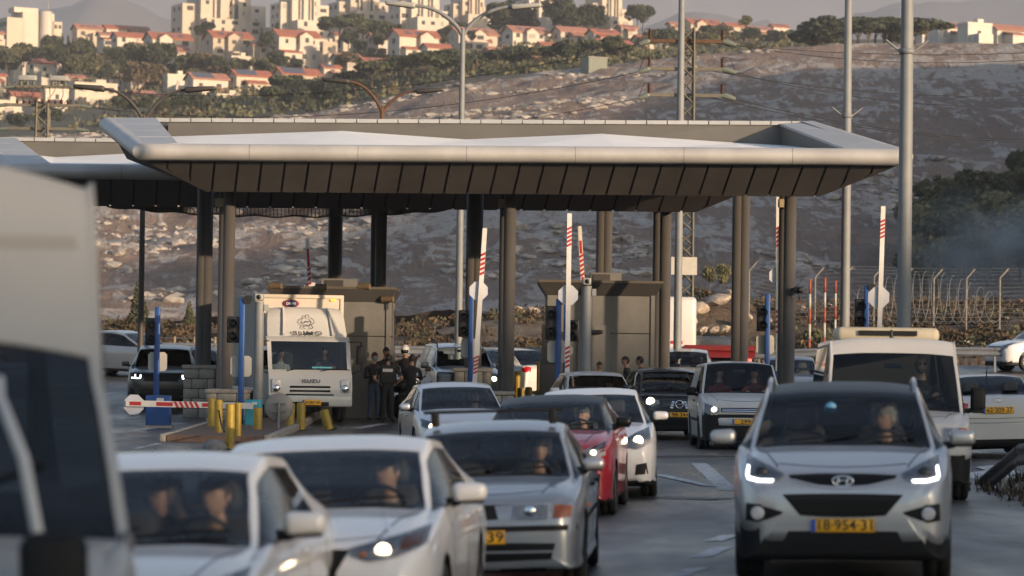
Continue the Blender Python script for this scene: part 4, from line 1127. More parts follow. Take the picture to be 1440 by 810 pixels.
        grp = {}
        for pl in em.polygons: grp.setdefault(pl.material_index, []).append(tuple(pl.vertices))
        ev.to_mesh_clear()
        for o in cut: me_ = o.data; bpy.data.objects.remove(o); bpy.data.meshes.remove(me_)
        bpy.data.objects.remove(sh); bpy.data.meshes.remove(me)
        s.body_o = obj_from_faces('body', co, grp.get(0, []), [s.pm, M_lining], s.root)
        sd = s.body_o.modifiers.new('skin', 'SOLIDIFY'); sd.thickness = .018; sd.offset = -1; sd.material_offset = 1; sd.material_offset_rim = 1
        if 1 in grp: obj_from_faces('lower_cladding', co, grp[1], [M_plast], s.root)
        if 8 in grp: 
            o = obj_from_faces('window_trim', co, grp[8], [p.get('trimmat', M_trim)], s.root)
        gd = p.get('sideglass', s.glass)
        for c, nm, gm in ((2, 'windshield', s.glass), (3, 'rear_window', gd), (4, 'side_window', gd), (5, 'side_window', gd), (6, 'side_window', gd), (7, 'side_window', gd)):
            if c in grp: obj_from_faces(nm, co, grp[c], [gm], s.root)
    # ---- projections
    def hit(s, a, b_, face):
        if face == 'front': o_, dv = Vector((a, -s.L / 2 - 2, b_)), Vector((0, 1, 0))
        elif face == 'rear': o_, dv = Vector((a, s.L / 2 + 2, b_)), Vector((0, -1, 0))
        elif face == 'right': o_, dv = Vector((3, a - s.L / 2, b_)), Vector((-1, 0, 0))
        elif face == 'left': o_, dv = Vector((-3, a - s.L / 2, b_)), Vector((1, 0, 0))
        else: o_, dv = Vector((a, b_ - s.L / 2, 5)), Vector((0, 0, -1))
        h = s.bvh.ray_cast(o_, dv)
        return (h[0], -dv) if h[0] is not None else (None, -dv)
    def panel(s, name, top, bot, m, off=.006, face='front', parent=None, rows=4, sub=3, deep=.02, curve=True):
        """a plate that follows the body surface; top and bottom are edge polylines (across, up)"""
        def fine(e):
            out = []
            for q in range(len(e) - 1):
                for k in range(sub): t = k / sub; out.append((e[q][0] + (e[q + 1][0] - e[q][0]) * t, e[q][1] + (e[q + 1][1] - e[q][1]) * t))
            out.append(e[-1]); return out
        T, Bt = fine(top), fine(bot); R = []; last = None
        for r in range(rows + 1):
            t = r / rows; row = []
            for a, b_ in zip(T, Bt):
                h, nrm = s.hit(a[0] + (b_[0] - a[0]) * t, a[1] + (b_[1] - a[1]) * t, face)
                if h is None: h = last if last is not None else Vector((a[0], 0, a[1]))
                else: last = h
                row.append((h, nrm))
            R.append(row)
        mb = MB(); F_ = [[h + nrm * off for h, nrm in row] for row in R]; B_ = [[h - nrm * deep for h, nrm in row] for row in R]
        mb.grid(F_); mb.grid(B_[::-1])
        mb.grid([F_[0], B_[0]]); mb.grid([B_[-1], F_[-1]]); mb.grid([[r[0] for r in B_], [r[0] for r in F_]]); mb.grid([[r[-1] for r in F_], [r[-1] for r in B_]])
        return mb.build(name, m, parent or s.root)
    def both(s, name, top, bot, m, **k):
        o1 = s.panel(name, top, bot, m, **k)
        par = k.pop('parent', None)
        fl = lambda e: [(-x, z) for x, z in e][::-1]
        o2 = s.panel(name, fl(top), fl(bot), m, **k)
        return o1, o2
    def disc(s, name, a, z, r, m, off=.02, face='front', parent=None, squash=1.0, dome=.3):
        h, nrm = s.hit(a, z, face)
        if h is None: return None
        mb = MB(); sg = -1 if face == 'front' else 1
        mb.lathe([(r * 1.0, -.03 * sg), (r, 0), (r * .8, sg * r * dome * .5), (r * .45, sg * r * dome * .85), (.0005, sg * r * dome)], axis='y', n=18)
        mb.v = [(q[0], q[1], q[2] * squash) for q in mb.v]
        o = mb.build(name, m, parent or s.root, h + nrm * off); return o
    def plate(s, txt, z, face='front', w=.52, hgt=.115, a=0.0, off=.012, blue=True, tdx=None):
        h, nrm = s.hit(a, z, face); sg = -1 if face == 'front' else 1
        h = h + nrm * off
        mb = MB(); mb.rbox((0, 0, 0), (w, .012, hgt), .006, n=2)
        o = mb.build('number_plate', M_plate, s.root, h)
        rz = 0 if face == 'front' else math.pi
        mb = MB(); fx = -w / 2 + .022 if face == 'front' else w / 2 - .022
        mb.box((0, 0, 0), (.04, .004, hgt * .86)); mb.build('country_strip', M_plateb, o, (fx, sg * .0075, 0))
        mb = MB(); q = .006
        for (cx, cz, ww, hh) in ((0, hgt / 2 - q, w - .02, .004), (0, -hgt / 2 + q, w - .02, .004), (-w / 2 + q, 0, .004, hgt - .012), (w / 2 - q, 0, .004, hgt - .012)): mb.box((cx, sg * .0066, cz), (ww, .002, hh))
        mb.build('plate_border', M_ink, o)
        if txt:
            me = text_mesh(txt, hgt * .98, M_ink, .002, 1.0)
            xs_ = [v.co.x for v in me.vertices]; wid = max(xs_) - min(xs_)
            link('plate_characters', me, o, (tdx if tdx is not None else (.02 if face == 'front' else -.02), sg * .0075, 0), (math.pi / 2, 0, rz), (min(1.25, (w - .085) / max(wid, .01)), 1, 1))
        return o
    def wheels(s, style='alloy', wdt=.21):
        p = s.p; ty, rm = wheel_meshes(p['wr'], wdt, style)
        for wy in (p['fw'], p['rw']):
            for sx in (-1, 1):
                wo = link('wheel', ty, s.root, (sx * (p['W'] / 2 - .02 - wdt / 2), wy - s.L / 2, p['wr']), (0, 0, 0 if sx > 0 else math.pi))
                link('rim', rm, wo)
        # axle floor so that one cannot look through under the arches
        mb = MB(); mb.box((0, 0, p.get('clear', .2) + .16), (p['W'] * .62, s.L * .9, .2)); mb.build('underbody', M_plast, s.root)
    def mirrors(s, m, z=None, y=None, size=(.23, .10, .15), arm=.06):
        p = s.p; size = (size[0] * .88, size[1] * .95, size[2] * .86) if size[2] < .3 else size; z = z or p['belt'] + .06; y = y or p['cowl'] + .38
        for sx in (-1, 1):
            h, _ = s.hit(y, z - .02, 'right' if sx > 0 else 'left')
            xb = abs(h.x) if h is not None else p['W'] / 2
            cx = xb + arm + size[0] / 2
            mb = MB(); mb.rbox((0, 0, 0), size, min(size) * .42, n=4)
            mb.v = [(q[0], q[1] + .10 * abs(q[0]) * (1 if q[0] * sx > 0 else 0), q[2] * (1.0 - .18 * (q[0] * sx / size[0] + .5))) for q in mb.v]
            o = mb.build('door_mirror', m, s.root, (sx * cx, y - s.L / 2, z))
            mb = MB(); mb.tube([(-sx * (size[0] * .3), .0, -size[2] * .4), (-sx * (size[0] / 2 + arm + .06), .02, -size[2] * .55)], [.03, .04], 8); mb.rbox((0, 0, -size[2] * .47), (size[0] * .8, size[1] * .8, size[2] * .14), .01); mb.build('mirror_foot', M_plast, o)
            mb = MB(); mb.rbox((0, size[1] * .5, 0), (size[0] * .85, .012, size[2] * .72), .005); mb.build('mirror_glass', M_mirr, o)
    def interior(s, seats=2, dash_z=None, seat_m=None, wheel_=True, hr=True, y0=None):
        p = s.p; dz = dash_z or p['hc'] - .03; y0 = y0 or p['cowl'] + .95; seat_m = seat_m or M_intd; W = p['W']
        mb = MB(); mb.rbox((0, p['cowl'] + .42 - s.L / 2, dz - .14), (W * .80, .62, .26), .08, n=3); mb.build('dashboard', M_intd, s.root)
        mb = MB(); mb.box((0, s.L * .06 , p['clear'] + .2 if 'clear' in p else .4), (W * .8, s.L * .55, .06)); mb.build('cabin_floor', M_intd, s.root)
        sb = dz - .55
        rows = [(y0 + .35, .0)] + ([(y0 + 1.25, .04)] if seats > 2 else [])
        for ry, up_ in rows:
            for sx in ((-1, 1)):
                mb = MB(); mb.rbox((sx * W * .2, ry - .28 - s.L / 2, sb + up_), (.50, .52, .16), .06); st = mb.build('seat', seat_m, s.root)
                mb = MB(); mb.rbox((0, 0, .30), (.48, .15, .62), .07)
                mb.v = [(q[0] * (1 - .18 * max(0, q[2] - .3) / .3), q[1] + .28 * q[2], q[2]) for q in mb.v]
                mb.build('backrest', seat_m, st, (sx * W * .2, ry - s.L / 2, sb + up_ + .04))
                if hr:
                    mb = MB(); mb.rbox((sx * W * .2, ry + .22 - s.L / 2, sb + up_ + .76), (.27, .11, .19), .05); mb.build('headrest', seat_m, st)
        if wheel_:
            mb = MB(); N = 24; c = Vector((W * .2, p['cowl'] + .78 - s.L / 2, dz - .04)); tl = math.radians(24)
            pts = [c + Vector((.185 * math.cos(a), -.185 * math.sin(a) * math.sin(tl), .185 * math.sin(a) * math.cos(tl))) for a in np.linspace(0, 2 * math.pi, N + 1)]
            mb.tube(pts, .016, 7, cap=False); mb.tube([c + Vector((-.18, 0, 0)), c, c + Vector((.18, 0, 0))], .02, 6); mb.tube([c, c + Vector((0, -.3, -.12))], .035, 8)
            mb.build('steering_wheel', M_intd, s.root)
        mb = MB(); mb.rbox((0, p['wtop'] - .06 - s.L / 2, p['H'] - .19), (.24, .03, .065), .02); mb.build('inner_mirror', M_intd, s.root)
    def wipers(s):
        p = s.p
        for x0, x1 in ((-.45, .12), (.05, .60)):
            pts = []
            for t in np.linspace(0, 1, 7):
                x = (x0 + (x1 - x0) * t) * p['W'] / 1.8; y = p['cowl'] + .03 + .10 * t
                h, _ = s.hit(x, y, 'top')
                if h is not None: pts.append(h + Vector((0, -.012, .02)))
            if len(pts) > 2: mb = MB(); mb.tube(pts, .010, 5); mb.build('wiper', M_trim, s.root)
    def seams(s, ys, z0, z1, m=None, w=.008):
        for y in ys:
            for f_ in ('left', 'right'):
                s.panel('door_gap', [(y - w, z1), (y + w, z1)], [(y - w, z0), (y + w, z0)], m or M_trim, off=.0015, face=f_, rows=7, sub=1, deep=.004)
    def handles(s, ys, z, m=None):
        for y in ys:
            for f_ in ('left', 'right'):
                h, nrm = s.hit(y, z, f_)
                if h is None: continue
                mb = MB(); mb.rbox((0, 0, 0), (.035, .20, .03), .013); mb.build('door_handle', m or s.pm, s.root, h + nrm * .018)
    def rails(s, m, hgt=.05, rack=False):
        p = s.p
        for sx in (-1, 1):
            pts = []
            for t in np.linspace(0, 1, 12):
                y = p['wtop'] + .10 + (p['roof_rear'] - p['wtop'] - .1) * t; x = sx * (p.get('tw', .66) * p['W'] / 2 - .01)
                h, _ = s.hit(x, y, 'top')
                if h is not None: pts.append(h + Vector((0, 0, -.01 if t in (0, 1) else hgt)))
            mb = MB(); mb.tube(pts, [.014] + [.021] * (len(pts) - 2) + [.014], 8); mb.build('roof_rail', m, s.root)
    def hood_gap(s, x0=.60, x1=.78, yf=.22):
        p = s.p; hw = p['W'] / 2; w_ = .006
        for sx in (-1, 1):
            e0 = [(sx * hw * (x0 + (x1 - x0) * t) - w_, yf + (p['cowl'] - .06 - yf) * t) for t in np.linspace(0, 1, 7)]; e1 = [(a + 2 * w_, b_) for a, b_ in e0]
            s.panel('hood_gap', e0, e1, M_trim, off=.002, face='top', rows=1, sub=2, deep=.004)
        e0 = [(x, yf - .02 + .10 * (x / (hw * x0)) ** 2) for x in np.linspace(-hw * x0, hw * x0, 9)]; e1 = [(a, b_ + .014) for a, b_ in e0]
        s.panel('hood_gap', e0, e1, M_trim, off=.002, face='top', rows=1, sub=2, deep=.004)
        s.panel('cowl_panel', [(x, p['cowl'] - .05 + .05 * (x / hw) ** 2 ) for x in np.linspace(-hw * .74, hw * .74, 9)], [(x, p['cowl'] + .012 + .05 * (x / hw) ** 2) for x in np.linspace(-hw * .74, hw * .74, 9)], M_plast, off=.004, face='top', rows=1, sub=1, deep=.01)
    def person(s, label, **k):
        """a seated person; position given in car coordinates"""
        return seated(s, label, **k)
# ------------------------------------------------------------------ people
M_skin = mat('skin', (.42, .25, .17), .55, var=.1, vscale=12); M_skin2 = mat('skin_tan', (.33, .19, .125), .55, var=.1, vscale=12)
M_hairb = mat('hair_black', (.012, .010, .009), .7, var=.3, vscale=40); M_hairg = mat('hair_grey', (.22, .21, .20), .8, var=.3, vscale=40); M_hairbr = mat('hair_brown', (.06, .035, .02), .7, var=.3, vscale=40)
M_eye = mat('eye_dark', (.02, .015, .012), .3); M_lip = mat('lips', (.30, .13, .10), .5)
def cloth(n, c): return mat('cloth_' + n, c, .9, var=.25, vscale=9, bump=.3, bscale=14)
M_cblack = cloth('black', (.014, .014, .016)); M_cnavy = cloth('navy', (.020, .026, .045)); M_jeans = cloth('jeans', (.035, .060, .110)); M_cgrey = cloth('grey', (.10, .10, .105)); M_cred = cloth('red', (.15, .02, .015)); M_cwhite = cloth('white', (.5, .5, .5)); M_colive = cloth('olive', (.05, .052, .035))
M_mask = cloth('mask', (.10, .26, .36))

def skin_mesh(nodes, edges):
    """nodes: {name: ((x,y,z), rx, ry)}; returns verts, faces of a skinned, smoothed body"""
    names = list(nodes); ix = {n: i for i, n in enumerate(names)}
    me = bpy.data.meshes.new('sk'); me.from_pydata([nodes[n][0] for n in names], [(ix[a], ix[b_]) for a, b_ in edges], [])
    o = bpy.data.objects.new('sk', me); COL.objects.link(o)
    md = o.modifiers.new('s', 'SKIN'); md.branch_smoothing = .6; md.use_smooth_shade = True
    sv = me.skin_vertices[0].data
    for i, n in enumerate(names):
        sv[i].radius = (nodes[n][1], nodes[n][2]); sv[i].use_root = (i == 0)
    sb = o.modifiers.new('u', 'SUBSURF'); sb.levels = 2; sb.render_levels = 2
    dg = bpy.context.evaluated_depsgraph_get(); ev = o.evaluated_get(dg); em = ev.to_mesh()
    V = [tuple(v.co) for v in em.vertices]; Fc = [tuple(pl.vertices) for pl in em.polygons]
    ev.to_mesh_clear(); bpy.data.objects.remove(o); bpy.data.meshes.remove(me)
    return V, Fc

def head_shapes(turn=0.0, nod=0.0, s=1.0):
    """returns function mapping head coords (facing -y, centre of skull at 0) to local offset"""
    ct, st = math.cos(turn), math.sin(turn); cn, sn = math.cos(nod), math.sin(nod)
    def f(q):
        x, y, z = q[0] * s, q[1] * s, q[2] * s
        y, z = y * cn - z * sn, y * sn + z * cn
        return (x * ct - y * st, x * st + y * ct, z)
    return f
def head_surface(nu=26, nv=20, grow=0.0):
    rows = []
    for i in range(nv + 1):
        ph = math.pi * i / nv; row = []
        for k in range(nu):
            th = 2 * math.pi * k / nu
            dx, dy, dz = math.sin(ph) * math.cos(th), math.sin(ph) * math.sin(th), math.cos(ph)
            x, y, z = dx * .076, dy * .095, dz * .118
            if dz < 0:                       # jaw and chin
                t = -dz; x *= 1 - .30 * t; y = y * (1 - .16 * t) - .012 * t * (1 if dy < .2 else .2)
                if dy > 0: y *= 1 - .35 * t
            if dy > 0: y *= 1.04
            if dy < 0:
                fr = -dy
                y += -.020 * math.exp(-((x / .014) ** 2) - (((z + .018) / .022) ** 2)) * fr       # nose tip
                y += -.010 * math.exp(-((x / .010) ** 2) - (((z - .008) / .022) ** 2)) * fr       # bridge
                y += .010 * (math.exp(-(((abs(x) - .032) / .015) ** 2) - (((z - .010) / .013) ** 2))) * fr   # sockets
                y += -.005 * math.exp(-((x / .05) ** 2) - (((z - .034) / .012) ** 2)) * fr        # brow
                y += -.006 * math.exp(-((x / .024) ** 2) - (((z + .060) / .012) ** 2)) * fr       # lips
                y += -.007 * math.exp(-((x / .022) ** 2) - (((z + .098) / .014) ** 2)) * fr       # chin
            row.append((x * (1 + grow / .076), y * (1 + grow / .095), z * (1 + grow / .118)))
        rows.append(row)
    return rows
def add_head(mb, c, f, m_skin=0, m_eye=1, m_lip=2):
    rows = head_surface(); nv = len(rows); nu = len(rows[0]); C = Vector(c)
    V = [tuple(C + Vector(f(q))) for r in rows for q in r]
    mb.add(V, [(i * nu + k, i * nu + (k + 1) % nu, (i + 1) * nu + (k + 1) % nu, (i + 1) * nu + k) for i in range(nv - 1) for k in range(nu)], m_skin, True)
    def blob(p, r, m, n=8):
        b2 = MB(); b2.lathe([(.0003, -1)] + [(math.cos(a), math.sin(a)) for a in np.linspace(-1.2, 1.2, 5)] + [(.0003, 1)], n=n)
        mb.add([tuple(C + Vector(f((p[0] + q[0] * r[0], p[1] + q[1] * r[1], p[2] + q[2] * r[2])))) for q in b2.v], b2.f, m, True)
    for sx in (-1, 1):
        blob((sx * .032, -.080, .010), (.012, .008, .006), m_eye)
        blob((sx * .032, -.088, .033), (.017, .006, .004), m_eye)
        blob((sx * .077, .012, -.002), (.008, .020, .032), m_skin)
    blob((0, -.092, -.060), (.021, .007, .005), m_lip)
def hair_mesh(c, f, style, m):
    rows = head_surface(grow=.010); C = Vector(c); nu = len(rows[0]); mb = MB(); V = []; keep = []
    for r in rows:
        for q in r:
            n_ = .004 * (math.sin(q[0] * 190) + math.sin(q[1] * 170 + 1) + math.sin(q[2] * 150)); V.append(tuple(C + Vector(f((q[0] + n_, q[1] + n_, q[2] + n_)))))
    fc = []
    for i in range(len(rows) - 1):
        for k in range(nu):
            q = rows[i][k]; y, z = q[1], q[2]
            lim = {'short': .052 if y < -.045 else (.02 if y < .02 else -.055), 'bald': .03 if y > .045 and z < .06 else 9, 'long': .05 if y < -.045 else (-.05 if y < -.02 else -.12), 'cap': .04}[style]
            if style == 'bald': ok = (y > .02 and -.05 < z < .045)
            else: ok = z > lim
            if ok: fc.append((i * nu + k, i * nu + (k + 1) % nu, (i + 1) * nu + (k + 1) % nu, (i + 1) * nu + k))
    mb.add(V, fc, 0, True)
    if style == 'cap':
        vis = [(x, -.09 - .075 * math.sqrt(max(0, 1 - (x / .075) ** 2)), .048 - .2 * x * x) for x in np.linspace(-.074, .074, 9)]
        inn = [(x, -.085 * math.sqrt(max(0.05, 1 - (x / .085) ** 2)), .056) for x in np.linspace(-.076, .076, 9)]
        mb.grid([[tuple(C + Vector(f(q))) for q in inn], [tuple(C + Vector(f(q))) for q in vis]])
    if style == 'long':
        for sx in (-1, 0, 1):
            mb.tube([tuple(C + Vector(f(q))) for q in ((sx * .06, .05, .02), (sx * .08, .06, -.08), (sx * .08, .06, -.20))], [.05, .055, .03], 8)
    return mb
def add_hand(mb, wrist, dirv, curl, m, side=1, s=1.0):
    """palm, four unequal bent fingers and a thumb leaving the palm's side"""
    d = Vector(dirv).normalized(); up_ = Vector((0, 0, 1)) if abs(d.z) < .8 else Vector((0, -1, 0))
    sd = d.cross(up_).normalized() * side; nrm = sd.cross(d).normalized() * side
    w0 = Vector(wrist)
    pal = w0 + d * .045 * s
    mb.tube([w0 - d * .02, w0 + d * .02 * s, w0 + d * .07 * s, w0 + d * .095 * s], [.026 * s, .034 * s, .038 * s, .03 * s], 8, m)
    for k, ln in enumerate((.075, .085, .08, .062)):
        b0 = w0 + d * .088 * s + sd * (.030 - .020 * k) * s
        a1 = b0 + (d * math.cos(curl * .5) - nrm * math.sin(curl * .5)) * ln * .5 * s
        a2 = a1 + (d * math.cos(curl * 1.4) - nrm * math.sin(curl * 1.4)) * ln * .35 * s
        a3 = a2 + (d * math.cos(curl * 2.2) - nrm * math.sin(curl * 2.2)) * ln * .25 * s
        mb.tube([b0, a1, a2, a3], [.0095 * s, .009 * s, .008 * s, .006 * s], 6, m)
    t0 = w0 + d * .03 * s + sd * .03 * s
    t1 = t0 + (d * .5 + sd * .8).normalized() * .035 * s; t2 = t1 + (d * .9 + sd * .2 - nrm * .4 * curl).normalized() * .03 * s
    mb.tube([t0, t1, t2], [.012 * s, .011 * s, .008 * s], 6, m)

def figure(name, label, nodes, edges, headc, turn, nod, mats, region, hands, hair, loc, rz, scale=1.0, extra=None, group=None, headscale=1.0):
    """one continuous body mesh; materials: skin, eye, lip, then clothes"""
    V, Fc = skin_mesh(nodes, edges)
    mb = MB()
    for fc in Fc:
        pass
    mi = [region(np.mean([V[i] for i in fc], axis=0)) for fc in Fc]
    b0 = len(mb.v); mb.v += V; mb.f += Fc; mb.mi += mi; mb.sm += [True] * len(Fc)
    f = head_shapes(turn, nod, headscale)
    add_head(mb, headc, f)
    for (wv, dv, curl, side) in hands: add_hand(mb, wv, dv, curl, 0, side)
    o = mb.build(name, mats, None, loc, (0, 0, rz), (scale,) * 3)
    tag(o, label, 'person', group)
    if hair:
        hm = hair_mesh(headc, f, hair[0], hair[1]); hm.build({'cap': 'cap'}.get(hair[0], 'hair'), hair[1], o, fix=False)
    if extra: extra(o, headc, f)
    return o

def seated(car, label, sx=1, yoff=0.0, hip=None, turn=0.0, nod=0.0, shirt=None, skin_m=None, hair=('short', None), drive=True, extra=None, scale=1.0, y=None):
    p = car.p; W = p['W']; shirt = shirt or M_cblack; skin_m = skin_m or M_skin
    hz_ = (hip if hip is not None else p['hc'] - .42) - (.20 if 'H2' not in p else 0)
    yy = (y if y is not None else p['cowl'] + 1.12) + yoff
    N = {'pelvis': ((0, 0, .06), .15, .12), 'spine': ((0, .04, .22), .14, .11), 'chest': ((0, .05, .42), .165, .115), 'neckb': ((0, .04, .555), .075, .07), 'neck': ((0, .02, .64), .055, .055), 'skull': ((0, .0, .70), .05, .05)}
    E = [('pelvis', 'spine'), ('spine', 'chest'), ('chest', 'neckb'), ('neckb', 'neck'), ('neck', 'skull')]
    hands = []
    for q, nm in ((-1, 'r'), (1, 'l')):
        N['sh' + nm] = ((q * .185, .05, .49), .062, .06)
        if drive: el, wr = (q * .27, -.16, .27), (q * .19, -.36, .36)
        else: el, wr = (q * .25, -.04, .22), (q * .12, -.26, .14)
        N['el' + nm] = (el, .045, .045); N['wr' + nm] = (wr, .030, .030)
        N['hp' + nm] = ((q * .09, -.04, .04), .085, .08); N['kn' + nm] = ((q * .11, -.42, .10), .062, .062); N['an' + nm] = ((q * .11, -.60, -.18), .045, .045)
        E += [('chest', 'sh' + nm), ('sh' + nm, 'el' + nm), ('el' + nm, 'wr' + nm), ('pelvis', 'hp' + nm), ('hp' + nm, 'kn' + nm), ('kn' + nm, 'an' + nm)]
        hands.append((wr, (Vector(wr) - Vector(el)), .9 if drive else .4, -q))
    def region(c):
        if c[2] > .575: return 0
        if c[2] < .1 and c[1] < .1: return 4
        return 3
    th = car.root.rotation_euler.z; lx, ly = sx * W * .2, yy - car.L / 2
    R = car.root.matrix_basis if False else (Matrix.Translation(car.root.location) @ car.root.rotation_euler.to_matrix().to_4x4())
    loc = R @ Vector((lx, ly, hz_))
    return figure('person', label, N, E, (0, -.022, .775), turn, nod, [skin_m, M_eye, M_lip, shirt, M_cnavy], region, hands, hair if hair[1] else (hair[0], M_hairb), loc, th, scale, extra)

def standing(label, x, y, rz, height=1.76, turn=0.0, nod=0.0, top=None, legs=None, skin_m=None, hair=('short', None), arms='down', extra=None, vest=None, sleeves=True, stride=.0, group=None):
    top = top or M_cblack; legs = legs or M_cblack; skin_m = skin_m or M_skin2
    N = {'pelvis': ((0, 0, .95), .165, .12), 'spine': ((0, .015, 1.12), .15, .11), 'chest': ((0, .02, 1.32), .18, .125), 'neckb': ((0, .015, 1.475), .08, .075), 'neck': ((0, .0, 1.54), .056, .056), 'skull': ((0, -.01, 1.60), .05, .05)}
    E = [('pelvis', 'spine'), ('spine', 'chest'), ('chest', 'neckb'), ('neckb', 'neck'), ('neck', 'skull')]
    hands = []
    for q, nm in ((-1, 'r'), (1, 'l')):
        N['sh' + nm] = ((q * .205, .02, 1.40), .068, .066)
        if arms == 'down': el, wr = (q * .27, .04, 1.13), (q * .27, -.05, .90)
        elif arms == 'hips': el, wr = (q * .37, .08, 1.16), (q * .20, -.04, 1.02)
        elif arms == 'front': el, wr = (q * .27, -.02, 1.13), (q * .10, -.25, 1.18)
        else: el, wr = (q * .26, -.10, 1.15), (q * .22, -.33, 1.22)
        N['el' + nm] = (el, .047, .047); N['wr' + nm] = (wr, .031, .031)
        sy = stride * q
        N['hp' + nm] = ((q * .095, .0, .88), .092, .09); N['kn' + nm] = ((q * .10, -.02 + sy * .5, .50), .064, .066); N['an' + nm] = ((q * .11, .03 + sy, .10), .046, .05); N['to' + nm] = ((q * .125, -.12 + sy, .045), .045, .038)
        E += [('chest', 'sh' + nm), ('sh' + nm, 'el' + nm), ('el' + nm, 'wr' + nm), ('pelvis', 'hp' + nm), ('hp' + nm, 'kn' + nm), ('kn' + nm, 'an' + nm), ('an' + nm, 'to' + nm)]
        hands.append((wr, (Vector(wr) - Vector(el)), .5, -q))
    def region(c):
        if c[2] > 1.495: return 0
        if c[2] < .11: return 5
        if c[2] < .97 and abs(c[0]) < .225: return 4
        if not sleeves and abs(c[0]) > .22 and c[2] < 1.22: return 0
        return 3
    return figure('person', label, N, E, (0, -.03, 1.665), turn, nod, [skin_m, M_eye, M_lip, top, legs, M_plast], region, hands, hair if hair[1] else (hair[0], M_hairb), (x, y, g(x, y)), rz, height / 1.785, extra, group)
def ex_mask(o, c, f):
    rows = head_surface(grow=.006); nu = len(rows[0]); mb = MB(); C = Vector(c)
    V = [tuple(C + Vector(f(q))) for r in rows for q in r]
    fc = [(i * nu + k, i * nu + (k + 1) % nu, (i + 1) * nu + (k + 1) % nu, (i + 1) * nu + k) for i in range(len(rows) - 1) for k in range(nu) if rows[i][k][1] < -.02 and -.105 < rows[i][k][2] < -.008]
    mb.add(V, fc, 0, True); mb.build('face_mask', M_mask, o, fix=False)
def ex_glasses(o, c, f):
    C = Vector(c); mb = MB()
    for sx in (-1, 1):
        b2 = MB(); b2.rbox((sx * .033, -.094, .010), (.052, .012, .036), .005); mb.add([tuple(C + Vector(f(q))) for q in b2.v], b2.f, 0, True)
        mb.tube([tuple(C + Vector(f(q))) for q in ((sx * .058, -.09, .016), (sx * .082, .01, .012))], .003, 5)
    mb.tube([tuple(C + Vector(f(q))) for q in ((-.01, -.10, .016), (.01, -.10, .016))], .003, 5)
    mb.build('sunglasses', M_trim, o)
def ex_beard(o, c, f):
    ex_glasses(o, c, f)
    rows = head_surface(grow=.007); nu = len(rows[0]); mb = MB(); C = Vector(c)
    V = [tuple(C + Vector(f(q))) for r in rows for q in r]
    fc = [(i * nu + k, i * nu + (k + 1) % nu, (i + 1) * nu + (k + 1) % nu, (i + 1) * nu + k) for i in range(len(rows) - 1) for k in range(nu) if rows[i][k][1] < .02 and rows[i][k][2] < -.045 and not (abs(rows[i][k][0]) < .02 and rows[i][k][2] > -.07)]
    mb.add(V, fc, 0, True); mb.build('beard', M_hairg, o, fix=False)
def ex_helmet(o, c, f):
    C = Vector(c); rows = head_surface(grow=.032); nu = len(rows[0]); mb = MB()
    V = [tuple(C + Vector(f((q[0], q[1], max(q[2], -.09))))) for r in rows for q in r]; fc = []; vz = []
    for i in range(len(rows) - 1):
        for k in range(nu):
            q = rows[i][k]; ff = (i * nu + k, i * nu + (k + 1) % nu, (i + 1) * nu + (k + 1) % nu, (i + 1) * nu + k)
            if q[1] < -.05 and -.06 < q[2] < .045: vz.append(ff)
            elif q[2] > -.11: fc.append(ff)
    mb.add(V, fc, 0, True); h = mb.build('helmet', mat('helmet_white', (.6, .6, .6), .25, coat=.5), o, fix=False)
    mb = MB(); mb.add(V, vz, 0, True); mb.build('visor', M_trim, h, fix=False)
def ex_vest(o, c, f):
    mb = MB()
    mb.rbox((0, .145, 1.27), (.36, .06, .46), .03); mb.rbox((0, -.125, 1.27), (.36, .06, .44), .03)
    for sx in (-1, 1): mb.rbox((sx * .12, .01, 1.475), (.07, .25, .04), .018); mb.rbox((sx * .19, .01, 1.15), (.05, .22, .2), .02)
    v = mb.build('vest', M_cblack, o)
    mb = MB(); mb.box((0, .180, 1.36), (.25, .008, .075)); pt = mb.build('back_patch', mat('patch_grey', (.55, .55, .55), .7), v)
    mb = MB()
    for k in range(5): 
        x = -.08 + .04 * k
        mb.box((x, .1855, 1.36 + .012), (.024, .003, .008)); mb.box((x + .009, .1855, 1.36 - .005), (.007, .003, .032))
    mb.build('patch_lettering', M_ink, v)
# ------------------------------------------------------------------ the vehicles in the photo
def lamps(c, top, bot, house=None, bulbs=(), amber=None, cover=True, sides=(1, -1), face='front', strip=None):
    """headlight pair: shaped housing, bulbs, optional amber end and a clear cover"""
    fl = lambda e: [(-x, z) for x, z in e][::-1]
    for sd in sides:
        T, B_ = (top, bot) if sd > 0 else (fl(top), fl(bot))
        h = c.panel('headlight', T, B_, house or M_lampin, off=.004, face=face, sub=4)
        for (x, z, r, m_) in bulbs: c.disc('bulb', sd * x, z, r, m_, off=.012, face=face, parent=h, dome=.35)
        if amber: 
            A, B2 = (amber[0], amber[1]) if sd > 0 else (fl(amber[0]), fl(amber[1])); c.panel('turn_signal', A, B2, M_amber, off=.009, face=face, parent=h)
        if strip:
            for (A, B2) in strip:
                if sd < 0: A, B2 = fl(A), fl(B2)
                c.panel('light_strip', A, B2, M_litw, off=.012, face=face, parent=h, sub=3, rows=2)
        if cover: c.panel('lamp_cover', T, B_, M_lens, off=.020, face=face, parent=h, sub=4, deep=-.016)
def rect(x0, x1, z0, z1): return [(x0, z1), (x1, z1)], [(x0, z0), (x1, z0)]
def slats(c, n, x, z0, z1, m, face='front', h=.012, xf=None):
    for k in range(n):
        z = z0 + (z1 - z0) * (k + .5) / n; xx = x if xf is None else xf(z)
        c.panel('grille_slat', [(-xx, z + h), (0, z + h), (xx, z + h)], [(-xx, z - h), (0, z - h), (xx, z - h)], m, off=.014, face=face, rows=1, sub=3, deep=.0)

